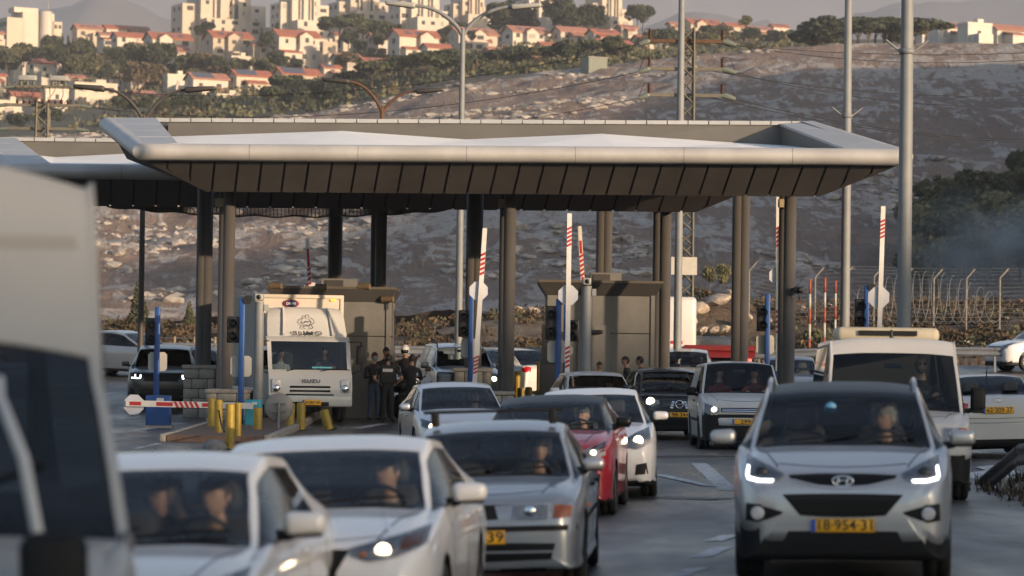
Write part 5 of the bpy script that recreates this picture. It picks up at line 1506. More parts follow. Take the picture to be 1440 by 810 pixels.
# --- silver sport utility vehicle, nearest on the right
P_suv = dict(L=4.41, W=1.82, H=1.655, hf=.90, hc=1.125, belt=1.10, zn=.62, clear=.20, cowl=1.02, wtop=1.78, roof_rear=3.55, glass_base=4.15, deck=1.14, tw=.70, wc=.81, wr=.345, fw=.86, rw=3.50, cladz=.40, tail_z=.75, nose=1.15, rooffull=False, roofblack=True, sill=.42)
c = Car('sport_utility_vehicle', 'silver sport utility vehicle with white light strips, nearest on the right', 'car', P_suv, M_silver, 26.0, 1188, -5.9)
c.hood_gap(.58, .78, .25)
lamps(c, [(.47, .905), (.60, .97), (.72, 1.02), (.80, 1.045)], [(.49, .87), (.58, .83), (.70, .835), (.79, .86)], M_lampin, [(.66, .905, .055, M_lampdk)],
      strip=[([(.56, .858), (.68, .860), (.765, .880)], [(.57, .838), (.69, .840), (.782, .860)]), ([(.765, .96), (.783, .97)], [(.768, .885), (.790, .877)])])
c.panel('upper_grille', [(-.44, .895), (-.2, .905), (0, .907), (.2, .905), (.44, .895)], [(-.425, .868), (-.26, .812), (0, .793), (.26, .812), (.425, .868)], M_plast, off=.004)
c.panel('grille_chrome', [(-.43, .868), (-.2, .815), (0, .800), (.2, .815), (.43, .868)], [(-.40, .845), (-.2, .795), (0, .782), (.2, .795), (.40, .845)], M_silver, off=.010, rows=1)
slats(c, 2, .30, .83, .885, M_trim, h=.007)
c.panel('lower_grille', [(-.49, .738), (-.23, .744), (0, .746), (.23, .744), (.49, .738)], [(-.345, .568), (-.17, .556), (0, .553), (.17, .556), (.345, .568)], M_plast, off=.005)
slats(c, 4, .36, .59, .72, M_trim, h=.008, xf=lambda z: .34 + (z - .575) * .7)
fp = ([(.48, .595), (.62, .635), (.72, .66), (.785, .665)], [(.50, .575), (.62, .530), (.72, .515), (.79, .525)])
for o in c.both('fog_lamp_pocket', *fp, M_plast, off=.004): pass
for sx in (-1, 1): c.disc('fog_lamp', sx * .69, .585, .055, M_lampin, off=.026, dome=.12); c.disc('fog_lamp_ring', sx * .69, .585, .075, M_trim, off=.004)
c.plate('18·954·31', .487)
# oval emblem with slanted H
h, nrm = c.hit(0, .845, 'front'); em = MB()
em.tube([(.082 * math.cos(a), 0, .042 * math.sin(a)) for a in np.linspace(0, 2 * math.pi, 25)], .009, 6, cap=False)
em.tube([(-.050, 0, -.028), (-.028, 0, .028)], .010, 6); em.tube([(.028, 0, -.028), (.050, 0, .028)], .010, 6); em.tube([(-.040, 0, -.006), (.0, 0, .008), (.040, 0, .006)], .008, 6)
em.build('emblem', M_chrome, c.root, h + Vector((0, -.022, 0)))
c.panel('lower_intake', [(-.44, .44), (0, .445), (.44, .44)], [(-.5, .32), (0, .31), (.5, .32)], M_trim, off=.004)
c.wheels('alloy', .225); c.mirrors(M_silver, z=1.17, y=1.38, size=(.25, .13, .165), arm=.07); c.interior(4); c.wipers(); c.rails(M_silver2, .06)
c.seams((1.25, 2.35, 3.25), .42, 1.08); c.handles((2.15, 3.1), .98)
c.person('driver with grey hair behind the wheel of the nearest silver utility vehicle', turn=-.75, hair=('short', M_hairg), shirt=M_cblack, hip=.74)
h = MB(); h.lathe([(.0005, 0), (.05, 0), (.05, .008), (.0005, .008)], axis='y', n=18); h.build('hanging_charm', mat('charm_blue', (.12, .35, .55), .4), c.root, (-.10, P_suv['wtop'] - .25 - c.L / 2, 1.42))
SUV = c

# --- white sedan with lit lamp (second of the left queue)
P_acc = dict(L=4.73, W=1.84, H=1.44, hf=.80, hc=1.0, belt=.97, zn=.50, clear=.17, cowl=1.28, wtop=2.10, roof_rear=3.35, glass_base=4.10, deck=1.05, tw=.70, wc=.81, wr=.325, fw=.95, rw=3.65, blackz=.25, nose=1.3)
c = Car('sedan', 'white sedan with one big lit headlamp, between the silver saloon and the nearer white car', 'car', P_acc, M_white, 19.4, 408, -4.0)
c.hood_gap()
lamps(c, [(.40, .80), (.55, .835), (.70, .868), (.84, .90)], [(.40, .755), (.52, .715), (.68, .735), (.85, .80)], M_lampin, [(.60, .775, .045, M_lit), (.48, .752, .022, M_amber)], amber=([(.70, .845), (.82, .875)], [(.70, .775), (.82, .805)]))
c.panel('grille', [(-.40, .79), (0, .80), (.40, .79)], [(-.30, .62), (0, .60), (.30, .62)], M_plast, off=.004)
slats(c, 4, .32, .62, .78, M_trim); c.panel('grille_frame', [(-.36, .63), (0, .605), (.36, .63)], [(-.34, .60), (0, .575), (.34, .60)], M_chrome, off=.012, rows=1)
c.panel('lower_intake', [(-.55, .42), (0, .44), (.55, .42)], [(-.50, .28), (0, .27), (.50, .28)], M_plast, off=.004)
c.plate(None, .50); c.wheels('alloy'); c.mirrors(M_white, z=1.05, y=1.72, size=(.26, .13, .16)); c.interior(4); c.wipers(); c.seams((1.45, 2.55, 3.55), .30, .95); c.handles((2.4, 3.4), .86)
c.panel('hood_crease', [(.50, 1.1), (.52, 1.1)], [(.62, .3), (.64, .3)], M_white, off=.006, face='top', deep=.0)
c.person('dark-haired bearded driver inside the white sedan with the lit headlamp', turn=-.8, hair=('short', M_hairb), hip=.60, shirt=M_cgrey)

# --- white car nearest on the left
P_a = dict(P_acc, L=4.5, W=1.78, H=1.46, hf=.82, cowl=1.2, wtop=1.98)
c = Car('compact_car', 'white car beside the blurred van, with driver and passenger, nearest on the left', 'car', P_a, M_white, 15.8, 116, -3.0)
c.hood_gap()
lamps(c, [(.42, .80), (.60, .84), (.80, .90)], [(.42, .74), (.60, .72), (.82, .80)], M_lampin, [(.6, .78, .05, M_reflect)])
c.panel('grille', *rect(-.38, .38, .60, .76), M_plast); c.plate(None, .48); c.wheels('alloy'); c.mirrors(M_white, z=1.06, y=1.62, size=(.26, .13, .16)); c.interior(4); c.wipers(); c.seams((1.4, 2.45, 3.4), .3, .95); c.handles((2.3,), .88)
h, nrm = c.hit(-.28, .55, 'top'); mb = MB(); mb.rbox((0, 0, 0), (.05, .03, .02), .008); mb.build('washer_nozzle', M_plast, c.root, h + Vector((0, 0, .008)))
c.person('driver of the nearest white car with pale hair, blurred', turn=-.5, hair=('short', M_hairbr), hip=.62, shirt=M_cnavy)
c.person('passenger turned sideways in the nearest white car', sx=-.05, yoff=.55, turn=-1.0, hair=('long', M_hairbr), hip=.60, shirt=M_cgrey, drive=False)

# --- old silver saloon with roof bars
P_alm = dict(L=4.1, W=1.70, H=1.385, hf=.74, hc=.93, belt=.90, zn=.46, clear=.17, cowl=1.12, wtop=1.82, roof_rear=3.0, glass_base=3.65, deck=.98, tw=.69, wc=.82, wr=.30, fw=.78, rw=3.25, blackz=.2, nose=.8)
c = Car('saloon_car', 'old silver saloon with black roof bars and orange indicators', 'car', P_alm, M_silver2, 26.2, 680, -3.8)
c.hood_gap()
lamps(c, [(.30, .725), (.45, .73), (.58, .725)], [(.27, .60), (.45, .595), (.57, .60)], M_lampin, [(.42, .665, .05, M_reflect)])
lamps(c, [(.62, .715), (.69, .71), (.76, .70)], [(.60, .605), (.67, .605), (.75, .61)], M_amber, [], cover=True)
c.panel('grille', [(-.28, .72), (0, .725), (.28, .72)], [(-.24, .61), (0, .60), (.24, .61)], M_plast)
c.panel('grille_frame', [(.13, .715), (.285, .72)], [(.16, .60), (.255, .60)], M_silver2, off=.012)
c.panel('bumper_strip', [(-.80, .545), (-.5, .55), (0, .55), (.5, .55), (.80, .545)], [(-.80, .50), (-.5, .505), (0, .505), (.5, .505), (.80, .50)], M_plast, off=.012, rows=1)
c.panel('lower_intake', [(-.62, .40), (0, .42), (.62, .40)], [(-.58, .27), (0, .26), (.58, .27)], M_trim)
c.panel('intake_bar', [(-.60, .345), (0, .35), (.60, .345)], [(-.60, .325), (0, .33), (.60, .325)], M_silver2, off=.012, rows=1)
c.plate('39', .46, w=.46, a=-.02, tdx=.15); c.wheels('steel', .185); c.mirrors(M_silver, z=.99, y=1.42, size=(.21, .11, .13)); c.interior(4); c.wipers(); c.seams((1.2, 2.2, 3.05), .28, .88); c.handles((2.05, 2.95), .80, M_plast)
for sd in ('left', 'right'): 
    h, nrm = c.hit(1.05, .66, sd); mb = MB(); mb.rbox((0, 0, 0), (.02, .07, .035), .008); mb.build('side_repeater', M_amber, c.root, h + nrm * .006)
    c.panel('rubbing_strip', [(.95, .585), (2.2, .60), (3.0, .60)], [(.95, .545), (2.2, .56), (3.0, .56)], M_plast, off=.008, face=sd, rows=1, sub=6)
for yb in (2.05,):
    hh, _ = c.hit(.0, yb, 'top')
    mb = MB(); z = 1.385 + .075; mb.rbox((0, yb - c.L / 2, z), (1.24, .04, .026), .01)
    for sx in (-1, 1): mb.rbox((sx * .52, yb - c.L / 2, z - .06), (.07, .06, .13), .015)
    mb.build('roof_bar', M_plast, c.root)
c.person('dark-haired driver of the old silver saloon looking towards the camera', turn=.25, hair=('short', M_hairb), hip=.52, shirt=M_cgrey, skin_m=M_skin2)

# --- red hatchback with black roof
P_red = dict(L=3.95, W=1.72, H=1.46, hf=.84, hc=1.04, belt=1.0, zn=.5, clear=.17, cowl=1.0, wtop=1.70, roof_rear=3.1, glass_base=3.7, deck=1.05, tw=.70, wc=.82, wr=.31, fw=.76, rw=3.25, blackz=.22, rooffull=True)
c = Car('hatchback', 'red hatchback with black roof behind the silver saloon', 'car', P_red, M_red, 38.0, 765, -5.0)
c.hood_gap()
lamps(c, [(.50, .80), (.64, .86), (.76, .90)], [(.50, .70), (.62, .68), (.76, .74)], M_lampin, [(.62, .77, .035, M_lit)])
c.panel('grille', *rect(-.36, .36, .64, .76), M_plast); c.both('fog_lamp_pocket', [(.52, .50), (.70, .52)], [(.55, .36), (.68, .36)], M_plast); c.panel('lower_intake', *rect(-.42, .42, .30, .46), M_plast)
c.plate(None, .52); c.wheels('alloy', .19); c.mirrors(M_trim, z=1.10, y=1.42, size=(.22, .12, .15)); c.interior(2); c.wipers(); c.seams((1.2, 2.3), .3, .98); c.handles((2.15,), .9)
c.person('driver of the red hatchback with a hand raised to the face', turn=-.4, hair=('cap', M_cgrey), hip=.60, shirt=M_cnavy)

# --- white sedan in front of the plinths, lit lamp
P_cor = dict(P_acc, L=4.54, W=1.76, H=1.48, hf=.80, hc=1.02, belt=.98, cowl=1.1, wtop=1.92, roof_rear=3.25)
c = Car('sedan', 'white sedan with lit lamps behind the red hatchback', 'car', P_cor, M_white, 42.5, 836, -1.5)
lamps(c, [(.44, .80), (.60, .88), (.78, .94)], [(.42, .70), (.60, .66), (.80, .74)], M_lampin, [(.62, .775, .065, M_lit)])
c.panel('grille', [(-.36, .78), (0, .79), (.36, .78)], [(-.30, .66), (0, .65), (.30, .66)], M_plast); slats(c, 3, .30, .66, .77, M_chrome, h=.007)
c.panel('lower_intake', *rect(-.40, .40, .28, .42), M_plast); c.both('fog_lamp_pocket', [(.58, .46), (.72, .48)], [(.56, .32), (.74, .33)], M_plast)
c.plate(None, .50); c.wheels('alloy'); c.mirrors(M_white, z=1.07, y=1.55, size=(.24, .12, .15)); c.interior(4); c.wipers(); c.seams((1.3, 2.4, 3.4), .3, .96)

# --- silver-blue hatch crossing towards the middle lane
P_maz = dict(P_acc, L=4.42, W=1.75, H=1.46, hf=.78, cowl=1.15, wtop=1.95, roof_rear=3.4, glass_base=4.1)
c = Car('hatchback', 'pale silver-blue car in front of the wide stone plinth', 'car', P_maz, M_bluesilver, 55.5, 660, 7.0)
lamps(c, [(.46, .76), (.62, .80), (.78, .86)], [(.44, .68), (.62, .64), (.80, .72)], M_lampin, [(.62, .72, .06, M_lit)], sides=(1, -1))
c.panel('grille', *rect(-.34, .34, .5, .7), M_plast); c.plate(None, .45); c.wheels('alloy'); c.mirrors(M_bluesilver, size=(.22, .12, .15)); c.interior(4); c.seams((1.3, 2.4, 3.3), .3, .95); c.handles((2.25, 3.2), .86)
c.person('driver of the pale silver-blue car', turn=.3, hair=('short', M_hairb), hip=.60)

# --- white estate beside the booth
P_est = dict(P_acc, L=4.5, W=1.76, H=1.50, hf=.82, hc=1.03, belt=1.0, roof_rear=3.9, glass_base=4.35, qwin=True)
c = Car('estate_car', 'white estate car waiting under the grey booth', 'car', P_est, M_white, 71.0, 852, 5.0)
lamps(c, [(.46, .76), (.62, .80), (.78, .86)], [(.44, .68), (.62, .64), (.80, .72)], M_lampin, [(.62, .72, .05, M_reflect)])
c.panel('grille', *rect(-.34, .34, .5, .7), M_plast); c.wheels('alloy'); c.mirrors(M_white, size=(.22, .12, .15)); c.interior(4); c.seams((1.3, 2.4, 3.3), .3, .95)
c.person('driver of the white estate car under the booth', turn=.1, hip=.62, hair=('short', M_hairb))

# --- black crossover
P_qas = dict(L=4.31, W=1.78, H=1.61, hf=.90, hc=1.10, belt=1.08, zn=.58, clear=.2, cowl=1.0, wtop=1.72, roof_rear=3.5, glass_base=4.05, deck=1.12, tw=.66, wc=.80, wr=.34, fw=.86, rw=3.5, cladz=.36, tail_z=.72)
c = Car('crossover_car', 'black crossover with a lit lamp left of the white panel van', 'car', P_qas, M_black, 71.4, 955, 5.5)
lamps(c, [(.46, .88), (.62, .93), (.78, .99)], [(.44, .80), (.60, .74), (.80, .80)], M_lampin, [(.64, .855, .095, M_lit)], sides=(-1,)); lamps(c, [(.46, .88), (.62, .93), (.78, .99)], [(.44, .80), (.60, .74), (.80, .80)], M_lampin, [(.64, .855, .07, M_reflect)], sides=(1,))
c.panel('grille', *rect(-.42, .42, .72, .86), M_plast); slats(c, 3, .40, .73, .85, M_navy)
h, nrm = c.hit(0, .80, 'front'); em = MB(); em.tube([(.085 * math.cos(a), 0, .085 * math.sin(a)) for a in np.linspace(0, 2 * math.pi, 25)], .014, 6, cap=False); em.box((0, -.004, 0), (.22, .016, .032)); em.build('emblem', M_chrome, c.root, h + Vector((0, -.025, 0)))
for sx in (-1, 1): c.panel('grille_wing', [(sx * .10, .87), (sx * .16, .87)], [(sx * .15, .70), (sx * .21, .72)], M_chrome, off=.012, rows=2)
c.plate('98·344', .57); c.panel('lower_intake', *rect(-.5, .5, .36, .46), M_trim); c.wheels('alloy'); c.mirrors(M_black, size=(.24, .13, .17)); c.interior(4); c.wipers()
# --- white panel van
P_cad = dict(L=4.41, W=1.79, H=1.79, H2=1.82, hf=.92, hc=1.17, belt=1.12, zn=.60, clear=.18, cowl=.98, wtop=1.62, roof_rear=4.15, glass_base=4.34, deck=1.15, tw=.745, wc=.86, wr=.32, fw=.90, rw=3.55, blackz=.24, bumpz=.70, nose=.9, pw=.06, wgl=.80, panel=True, roofdrop=.06, bpil=.32, norear=True)
c = Car('panel_van', 'white panel van with black bumper and two people inside', 'van', P_cad, M_white2, 65.0, 1047, .5)
c.hood_gap()
lamps(c, [(.50, .86), (.66, .90), (.80, .96)], [(.50, .76), (.66, .74), (.82, .76)], M_lampin, [(.62, .82, .055, M_lit)])
c.panel('grille', [(-.48, .86), (0, .865), (.48, .86)], [(-.48, .77), (0, .77), (.48, .77)], M_plast); slats(c, 2, .46, .78, .85, M_chrome, h=.006)
c.plate('299', .58, w=.50); c.panel('lower_intake', *rect(-.45, .45, .34, .46), M_trim); c.wheels('steel'); c.mirrors(M_plast, z=1.18, y=1.38, size=(.23, .12, .20)); c.interior(2); c.wipers(); c.seams((1.15, 2.2, 3.0), .3, 1.12); c.handles((2.05,), .98, M_plast)
for sd in ('left', 'right'): c.panel('rub_strip', [(1.2, .62), (2.4, .62), (3.1, .62)], [(1.2, .56), (2.4, .56), (3.1, .56)], M_plast, off=.008, face=sd, rows=1)
c.person('driver of the white panel van in red clothes', turn=.2, hip=.78, shirt=M_cred, hair=('short', M_hairb)); c.person('passenger of the white panel van in red clothes', sx=-1, turn=.3, hip=.78, shirt=M_cred, hair=('short', M_hairb), drive=False)
# --- white minibus behind the silver utility vehicle
P_min = dict(L=5.3, W=2.0, H=1.96, H2=2.16, hf=1.02, hc=1.20, belt=1.15, zn=.62, clear=.24, cowl=.80, wtop=1.30, roof_rear=5.05, glass_base=5.22, deck=1.2, tw=.80, wc=.86, wr=.34, fw=1.0, rw=4.1, blackz=.26, bumpz=.62, nose=.9, pw=.05, wgl=.84, roofdrop=.05, bpil=.10, qwin=True, arch=.02, norear=True, sideglass=M_glassd)
c = Car('minibus', 'white minibus with a roof unit behind the silver utility vehicle', 'van', P_min, M_white2, 41.7, 1264, -3.0)
c.hood_gap(.62, .8, .3)
lamps(c, [(.58, .98), (.72, .98), (.86, .98)], [(.58, .80), (.72, .80), (.86, .82)], M_lampin, [(.70, .88, .06, M_reflect)])
lamps(c, [(.78, .98), (.90, .97)], [(.78, .86), (.90, .87)], M_amber, [], cover=False)
c.panel('grille', *rect(-.5, .5, .82, .96), M_plast); slats(c, 3, .48, .83, .95, M_white2); c.plate(None, .55); c.wheels('steel', .2)
c.mirrors(M_plast, z=1.34, y=1.12, size=(.20, .12, .34), arm=.10); c.interior(2, y0=1.0); c.wipers(); c.seams((1.2, 2.1, 3.4), .4, 1.12)
mb = MB(); mb.rbox((0, .3 - 0, 2.20), (1.42, 1.1, .20), .08); ru = mb.build('roof_unit', mat('roof_unit_beige', (.42, .37, .27), .6, var=.08), c.root)
mb = MB(); mb.box((0, -.27, 2.22), (.80, .02, .07)); mb.build('vent_slot', M_plast, ru)
mb = MB(); mb.tube([(0, -1.0, 2.14), (0, -1.0, 2.26)], [.03, .015], 8); mb.build('antenna', M_trim, c.root)
c.person('bald bearded minibus driver wearing dark sunglasses', turn=.05, hip=.98, hair=('bald', M_hairg), shirt=M_cblack, extra=ex_beard, scale=1.05, y=1.55)
# --- white sedan seen from behind at the right edge
P_acn = dict(P_acc, L=4.37, W=1.70, H=1.45, hf=.78, cowl=1.1, wtop=1.9, roof_rear=3.05, glass_base=3.72, deck=1.07, tail_z=.72)
c = Car('sedan', 'white sedan seen from behind at the right edge beside the minibus', 'car', P_acn, M_white2, 54.2, 1406, 180, ref='rear')
c.plate('62·209·37', .83, face='rear', off=.02)
for sx in (-1, 1):
    c.panel('tail_lamp', [(sx * .50, .95), (sx * .66, .98), (sx * .78, .99)][::sx], [(sx * .54, .80), (sx * .66, .78), (sx * .79, .80)][::sx], M_redl, face='rear')
c.panel('boot_gap', [(-.60, .705), (0, .695), (.60, .705)], [(-.60, .697), (0, .687), (.60, .697)], M_trim, off=.002, face='rear', rows=1)
c.panel('bumper_gap', [(-.70, .63), (0, .62), (.70, .63)], [(-.70, .622), (0, .612), (.70, .622)], M_trim, off=.002, face='rear', rows=1)
c.panel('rear_diffuser', *rect(-.5, .5, .22, .34), M_plast, face='rear')
h, nrm = c.hit(0, 1.0, 'rear'); em = MB(); em.tube([(.055 * math.cos(a), 0, .032 * math.sin(a)) for a in np.linspace(0, 2 * math.pi, 21)], .006, 5, cap=False); em.tube([(-.028, 0, -.018), (-.016, 0, .018)], .006, 5); em.tube([(.016, 0, -.018), (.028, 0, .018)], .006, 5); em.tube([(-.02, 0, 0), (.02, 0, 0)], .006, 5)
em.build('emblem', M_chrome, c.root, h + Vector((0, .02, 0)))
h, nrm = c.hit(0, 3.1, 'top'); mb = MB(); mb.tube([(0, 0, 0), (0, .12, .22)], [.01, .004], 6); mb.build('antenna', M_trim, c.root, h)
c.wheels('alloy'); c.mirrors(M_white2); c.interior(4)
# --- white crossover beyond, side on
P_cro = dict(P_qas, L=4.48, W=1.85, H=1.64)
c = Car('crossover_car', 'white crossover seen from the side near the guardrail at the right edge', 'car', P_cro, M_white, 108.0, 1397, -72)
lamps(c, [(.46, .88), (.62, .93), (.78, .99)], [(.44, .80), (.60, .74), (.80, .80)], M_lampin, []); c.panel('grille', *rect(-.42, .42, .68, .86), M_plast)
c.wheels('alloy'); c.mirrors(M_plast); c.interior(4); c.seams((1.3, 2.4, 3.4), .4, 1.05); c.handles((2.25, 3.25), .98)
# --- dark saloon beyond the columns
c = Car('saloon_car', 'dark grey saloon half hidden between the columns and the minibus', 'car', dict(P_acc, H=1.47), M_dgrey, 90.0, 1116, -2.0)
lamps(c, [(.46, .78), (.62, .80), (.80, .86)], [(.44, .70), (.62, .66), (.82, .74)], M_lampin, [(.66, .74, .06, M_reflect)]); c.panel('grille', *rect(-.36, .36, .6, .76), M_plast)
h, nrm = c.hit(0, .72, 'front'); em = MB(); em.tube([(.07 * math.cos(a), 0, .07 * math.sin(a)) for a in np.linspace(0, 2 * math.pi, 21)], .012, 5, cap=False); em.build('emblem', M_chrome, c.root, h + Vector((0, -.02, 0)))
c.wheels('alloy'); c.mirrors(M_dgrey); c.interior(2)
# --- silver estate driving away behind the black crossover
P_sw = dict(P_est, L=4.5, H=1.55, deck=1.05, tail_z=.72)
c = Car('estate_car', 'silver estate seen from behind above the black crossover', 'car', P_sw, M_silver2, 93.0, 962, 176, ref='rear')
for sx in (-1, 1): c.panel('tail_lamp', [(sx * .55, .98), (sx * .72, 1.0), (sx * .82, 1.0)][::sx], [(sx * .56, .82), (sx * .72, .80), (sx * .83, .80)][::sx], M_redlit, face='rear')
c.plate(None, .7, face='rear', off=.02); c.wheels('alloy'); c.mirrors(M_silver2); c.interior(4)
# --- white hatch seen from behind, between plinth and booth
c = Car('hatchback', 'white hatchback seen from behind left of the booth', 'car', dict(P_maz, H=1.47, deck=1.0, tail_z=.7), M_white2, 94.0, 766, 214, ref='rear')
for sx in (-1, 1): c.panel('tail_lamp', [(sx * .50, .96), (sx * .66, .98), (sx * .78, .98)][::sx], [(sx * .54, .82), (sx * .66, .80), (sx * .79, .82)][::sx], M_redl, face='rear')
c.plate(None, .62, face='rear', off=.02); c.wheels('alloy'); c.mirrors(M_white2); c.interior(4)
# --- silver four-wheel drive with roof rails
P_pra = dict(L=4.8, W=1.88, H=1.80, hf=1.05, hc=1.22, belt=1.16, zn=.66, clear=.24, cowl=1.2, wtop=1.86, roof_rear=4.2, glass_base=4.6, deck=1.2, tw=.69, wc=.80, wr=.37, fw=.9, rw=3.7, cladz=.40, tail_z=.8, qwin=True)
c = Car('four_wheel_drive', 'silver four-wheel drive with black roof rails behind the wide plinth', 'car', P_pra, M_silver, 87.0, 660, 9.0)
lamps(c, [(.50, 1.0), (.66, 1.02), (.82, 1.04)], [(.50, .84), (.66, .82), (.83, .86)], M_lampin, [(.66, .92, .07, M_lit)]); c.panel('grille', *rect(-.44, .44, .80, 1.0), M_plast); slats(c, 4, .42, .8, 1.0, M_chrome, h=.01)
c.plate(None, .55); c.wheels('alloy', .24); c.mirrors(M_silver, size=(.26, .13, .2)); c.interior(4); c.rails(M_plast, .07); c.seams((1.4, 2.5, 3.6), .45, 1.14)
# --- dark cars at the left, beyond the blue cabinet
c = Car('four_wheel_drive', 'black four-wheel drive with a bright angular running lamp at far left', 'car', dict(P_pra, H=1.68, W=1.9, hf=.98, hc=1.14, belt=1.12), M_black, 86.0, 226, 4.0, glass=M_glassd)
lamps(c, [(.52, .96), (.68, .98), (.84, .98)], [(.52, .84), (.68, .82), (.85, .84)], M_lampdk, [], strip=[([(.56, .87), (.70, .87), (.80, .88)], [(.56, .845), (.70, .842), (.81, .852)]), ([(.545, .95), (.575, .95)], [(.55, .86), (.58, .86)]), ([(.69, .955), (.72, .955)], [(.69, .86), (.72, .86)])], cover=False)
c.panel('grille', *rect(-.46, .46, .78, .95), M_plast); c.wheels('alloy', .24); c.mirrors(M_black); c.interior(2); c.panel('lower_intake', *rect(-.6, .6, .42, .58), M_trim)
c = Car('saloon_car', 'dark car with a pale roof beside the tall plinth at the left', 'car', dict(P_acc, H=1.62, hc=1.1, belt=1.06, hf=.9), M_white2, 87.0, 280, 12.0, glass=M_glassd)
lamps(c, [(.46, .84), (.62, .88), (.80, .94)], [(.44, .76), (.62, .72), (.82, .80)], M_lampin, []); c.panel('grille', *rect(-.36, .36, .6, .82), M_plast); c.wheels('alloy'); c.mirrors(M_black); c.interior(2)
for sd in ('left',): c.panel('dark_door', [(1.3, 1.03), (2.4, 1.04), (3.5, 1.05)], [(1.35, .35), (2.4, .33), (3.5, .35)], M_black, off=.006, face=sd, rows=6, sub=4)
c = Car('saloon_car', 'grey car roof behind the fence at the far left', 'car', dict(P_acc, H=1.5), M_silver2, 103.0, 262, 60)
c.wheels('alloy'); c.interior(2)
# --- blurred high van in the left foreground
P_van = dict(L=5.4, W=2.0, H=2.10, H2=2.78, hf=1.18, hc=1.32, belt=1.30, zn=.68, clear=.25, cowl=.55, wtop=.95, roof_rear=5.15, glass_base=5.32, deck=1.3, tw=.87, wc=.93, wr=.34, fw=.9, rw=4.2, blackz=.28, nose=.8, pw=.05, wgl=.86, roofdrop=.13, bpil=.07, arch=.02)
c = Car('high_van', 'white high-roofed van cut by the left edge, close and out of focus', 'van', P_van, paint('van_grey', (.34, .335, .325), rough=.45, coat=.3), 11.3, 0, 12.0, x=-2.20, glass=M_glassd)
lamps(c, [(.60, 1.05), (.74, 1.05), (.86, 1.05)], [(.60, .87), (.74, .87), (.86, .89)], M_lampin, [(.72, .88, .06, M_reflect)])
c.panel('grille', *rect(-.5, .5, .82, .96), M_plast); c.plate(None, .5); c.wheels('steel', .2); c.interior(2, y0=.9); c.wipers()
c.panel('roof_seam', [(-.84, 2.45), (-.4, 2.465), (0, 2.47), (.4, 2.465), (.84, 2.45)], [(-.84, 2.40), (-.4, 2.415), (0, 2.42), (.4, 2.415), (.84, 2.40)], mat('seam_grey', (.30, .29, .27), .7), off=.004, rows=1)
mb = MB(); mb.tube([(.50, -2.30, 1.90), (.48, -2.62, 1.84), (.55, -2.78, 1.62), (.60, -2.84, 1.28)], [.018, .02, .022, .022], 10); ar = mb.build('mirror_arm', M_white2, c.root)
mb = MB(); mb.rbox((.64, -2.86, 1.13), (.24, .14, .46), .06); mb.build('arm_mirror', M_plast, ar)
VAN = c
# ------------------------------------------------------------------ road markings
def GP(px, row):
    """where photo pixel meets the road"""
    v = ray(px, row); y = 8.0
    while y < 125:
        k = y / v.y
        if CAMZ + v.z * k < g(v.x * k, y): break
        y += .1
    return Vector((v.x * y / v.y, y, 0))
def strip(label, a, b_, w, m=None, n=10, name='lane_marking', cat='marking', group='painted lane markings', dz=.006):
    a, b_ = GP(*a), GP(*b_); d = (b_ - a); d.z = 0; nrm = Vector((-d.y, d.x, 0)).normalized() * (w / 2)
    R = []
    for k in range(n + 1):
        p = a.lerp(b_, k / n); R.append([Vector((q.x, q.y, g(q.x, q.y) + dz)) for q in (p - nrm, p, p + nrm)])
    mb = MB(); mb.grid(R); o = mb.build(name, m or M_paint); o['kind'] = 'structure'; return o
for a, b_, w in (((1003, 762), (1027, 753), .20), ((984, 785), (1018, 770), .20), ((943, 812), (985, 799), .20), ((983, 652), (1024, 690), .28), ((926, 668), (998, 684), .18),
                 ((215, 598), (255, 596), .3), ((186, 606), (214, 602), .3), ((190, 632), (225, 624), .12), ((500, 603), (540, 596), .3), ((1372, 664), (1408, 676), .5), ((1385, 656), (1425, 668), .3)):
    strip('', a, b_, w)
M_patch = mat('asphalt_patch', (.055, .040, .034), .8, var=.25, vscale=3)
strip('', (930, 641), (985, 644), 2.6, M_patch, name='asphalt_patch', dz=.004)
strip('', (915, 700), (1020, 702), .5, mat('asphalt_seal', (.06, .058, .057), .5, var=.2), name='asphalt_patch', dz=.004)
M_paving = mat('island_paving', (.12, .075, .055), .85, var=.25, vscale=5)
def island(px0, px1, d0, d1):
    x0, x1 = X(px0, d0), X(px1, d0); mb = MB(); h = .13
    ys_ = np.linspace(d0, d1, 8)
    top = [[Vector((x, y, g(x, y) + h)) for x in (x0, x1)] for y in ys_]; low = [[Vector((x, y, g(x, y) - .05)) for x in (x0, x1)] for y in ys_]
    mb.grid(top, smooth=False); mb.grid([[r[0] for r in top], [r[0] for r in low]], smooth=False); mb.grid([[r[1] for r in top], [r[1] for r in low]], smooth=False); mb.grid([top[0], low[0]], smooth=False); mb.grid([top[-1], low[-1]], smooth=False)
    o = mb.build('traffic_island', M_paving); o['kind'] = 'structure'
    # kerb stones along the front and sides
    ks = MB()
    n = int((d1 - d0) / 1.0)
    for xx in (x0 - .08, x1 + .08):
        for k in range(n):
            y = d0 + (k + .5) * (d1 - d0) / n; kb = MB(); kb.rbox((xx, y, g(xx, y) + .05), (.15, (d1 - d0) / n - .02, .2), .02, n=1); kb.build('kerb_stone', M_stone, o)
island(236, 372, 66, 88); island(640, 728, 66, 90); island(752, 835, 68, 92); island(1062, 1112, 68, 90)

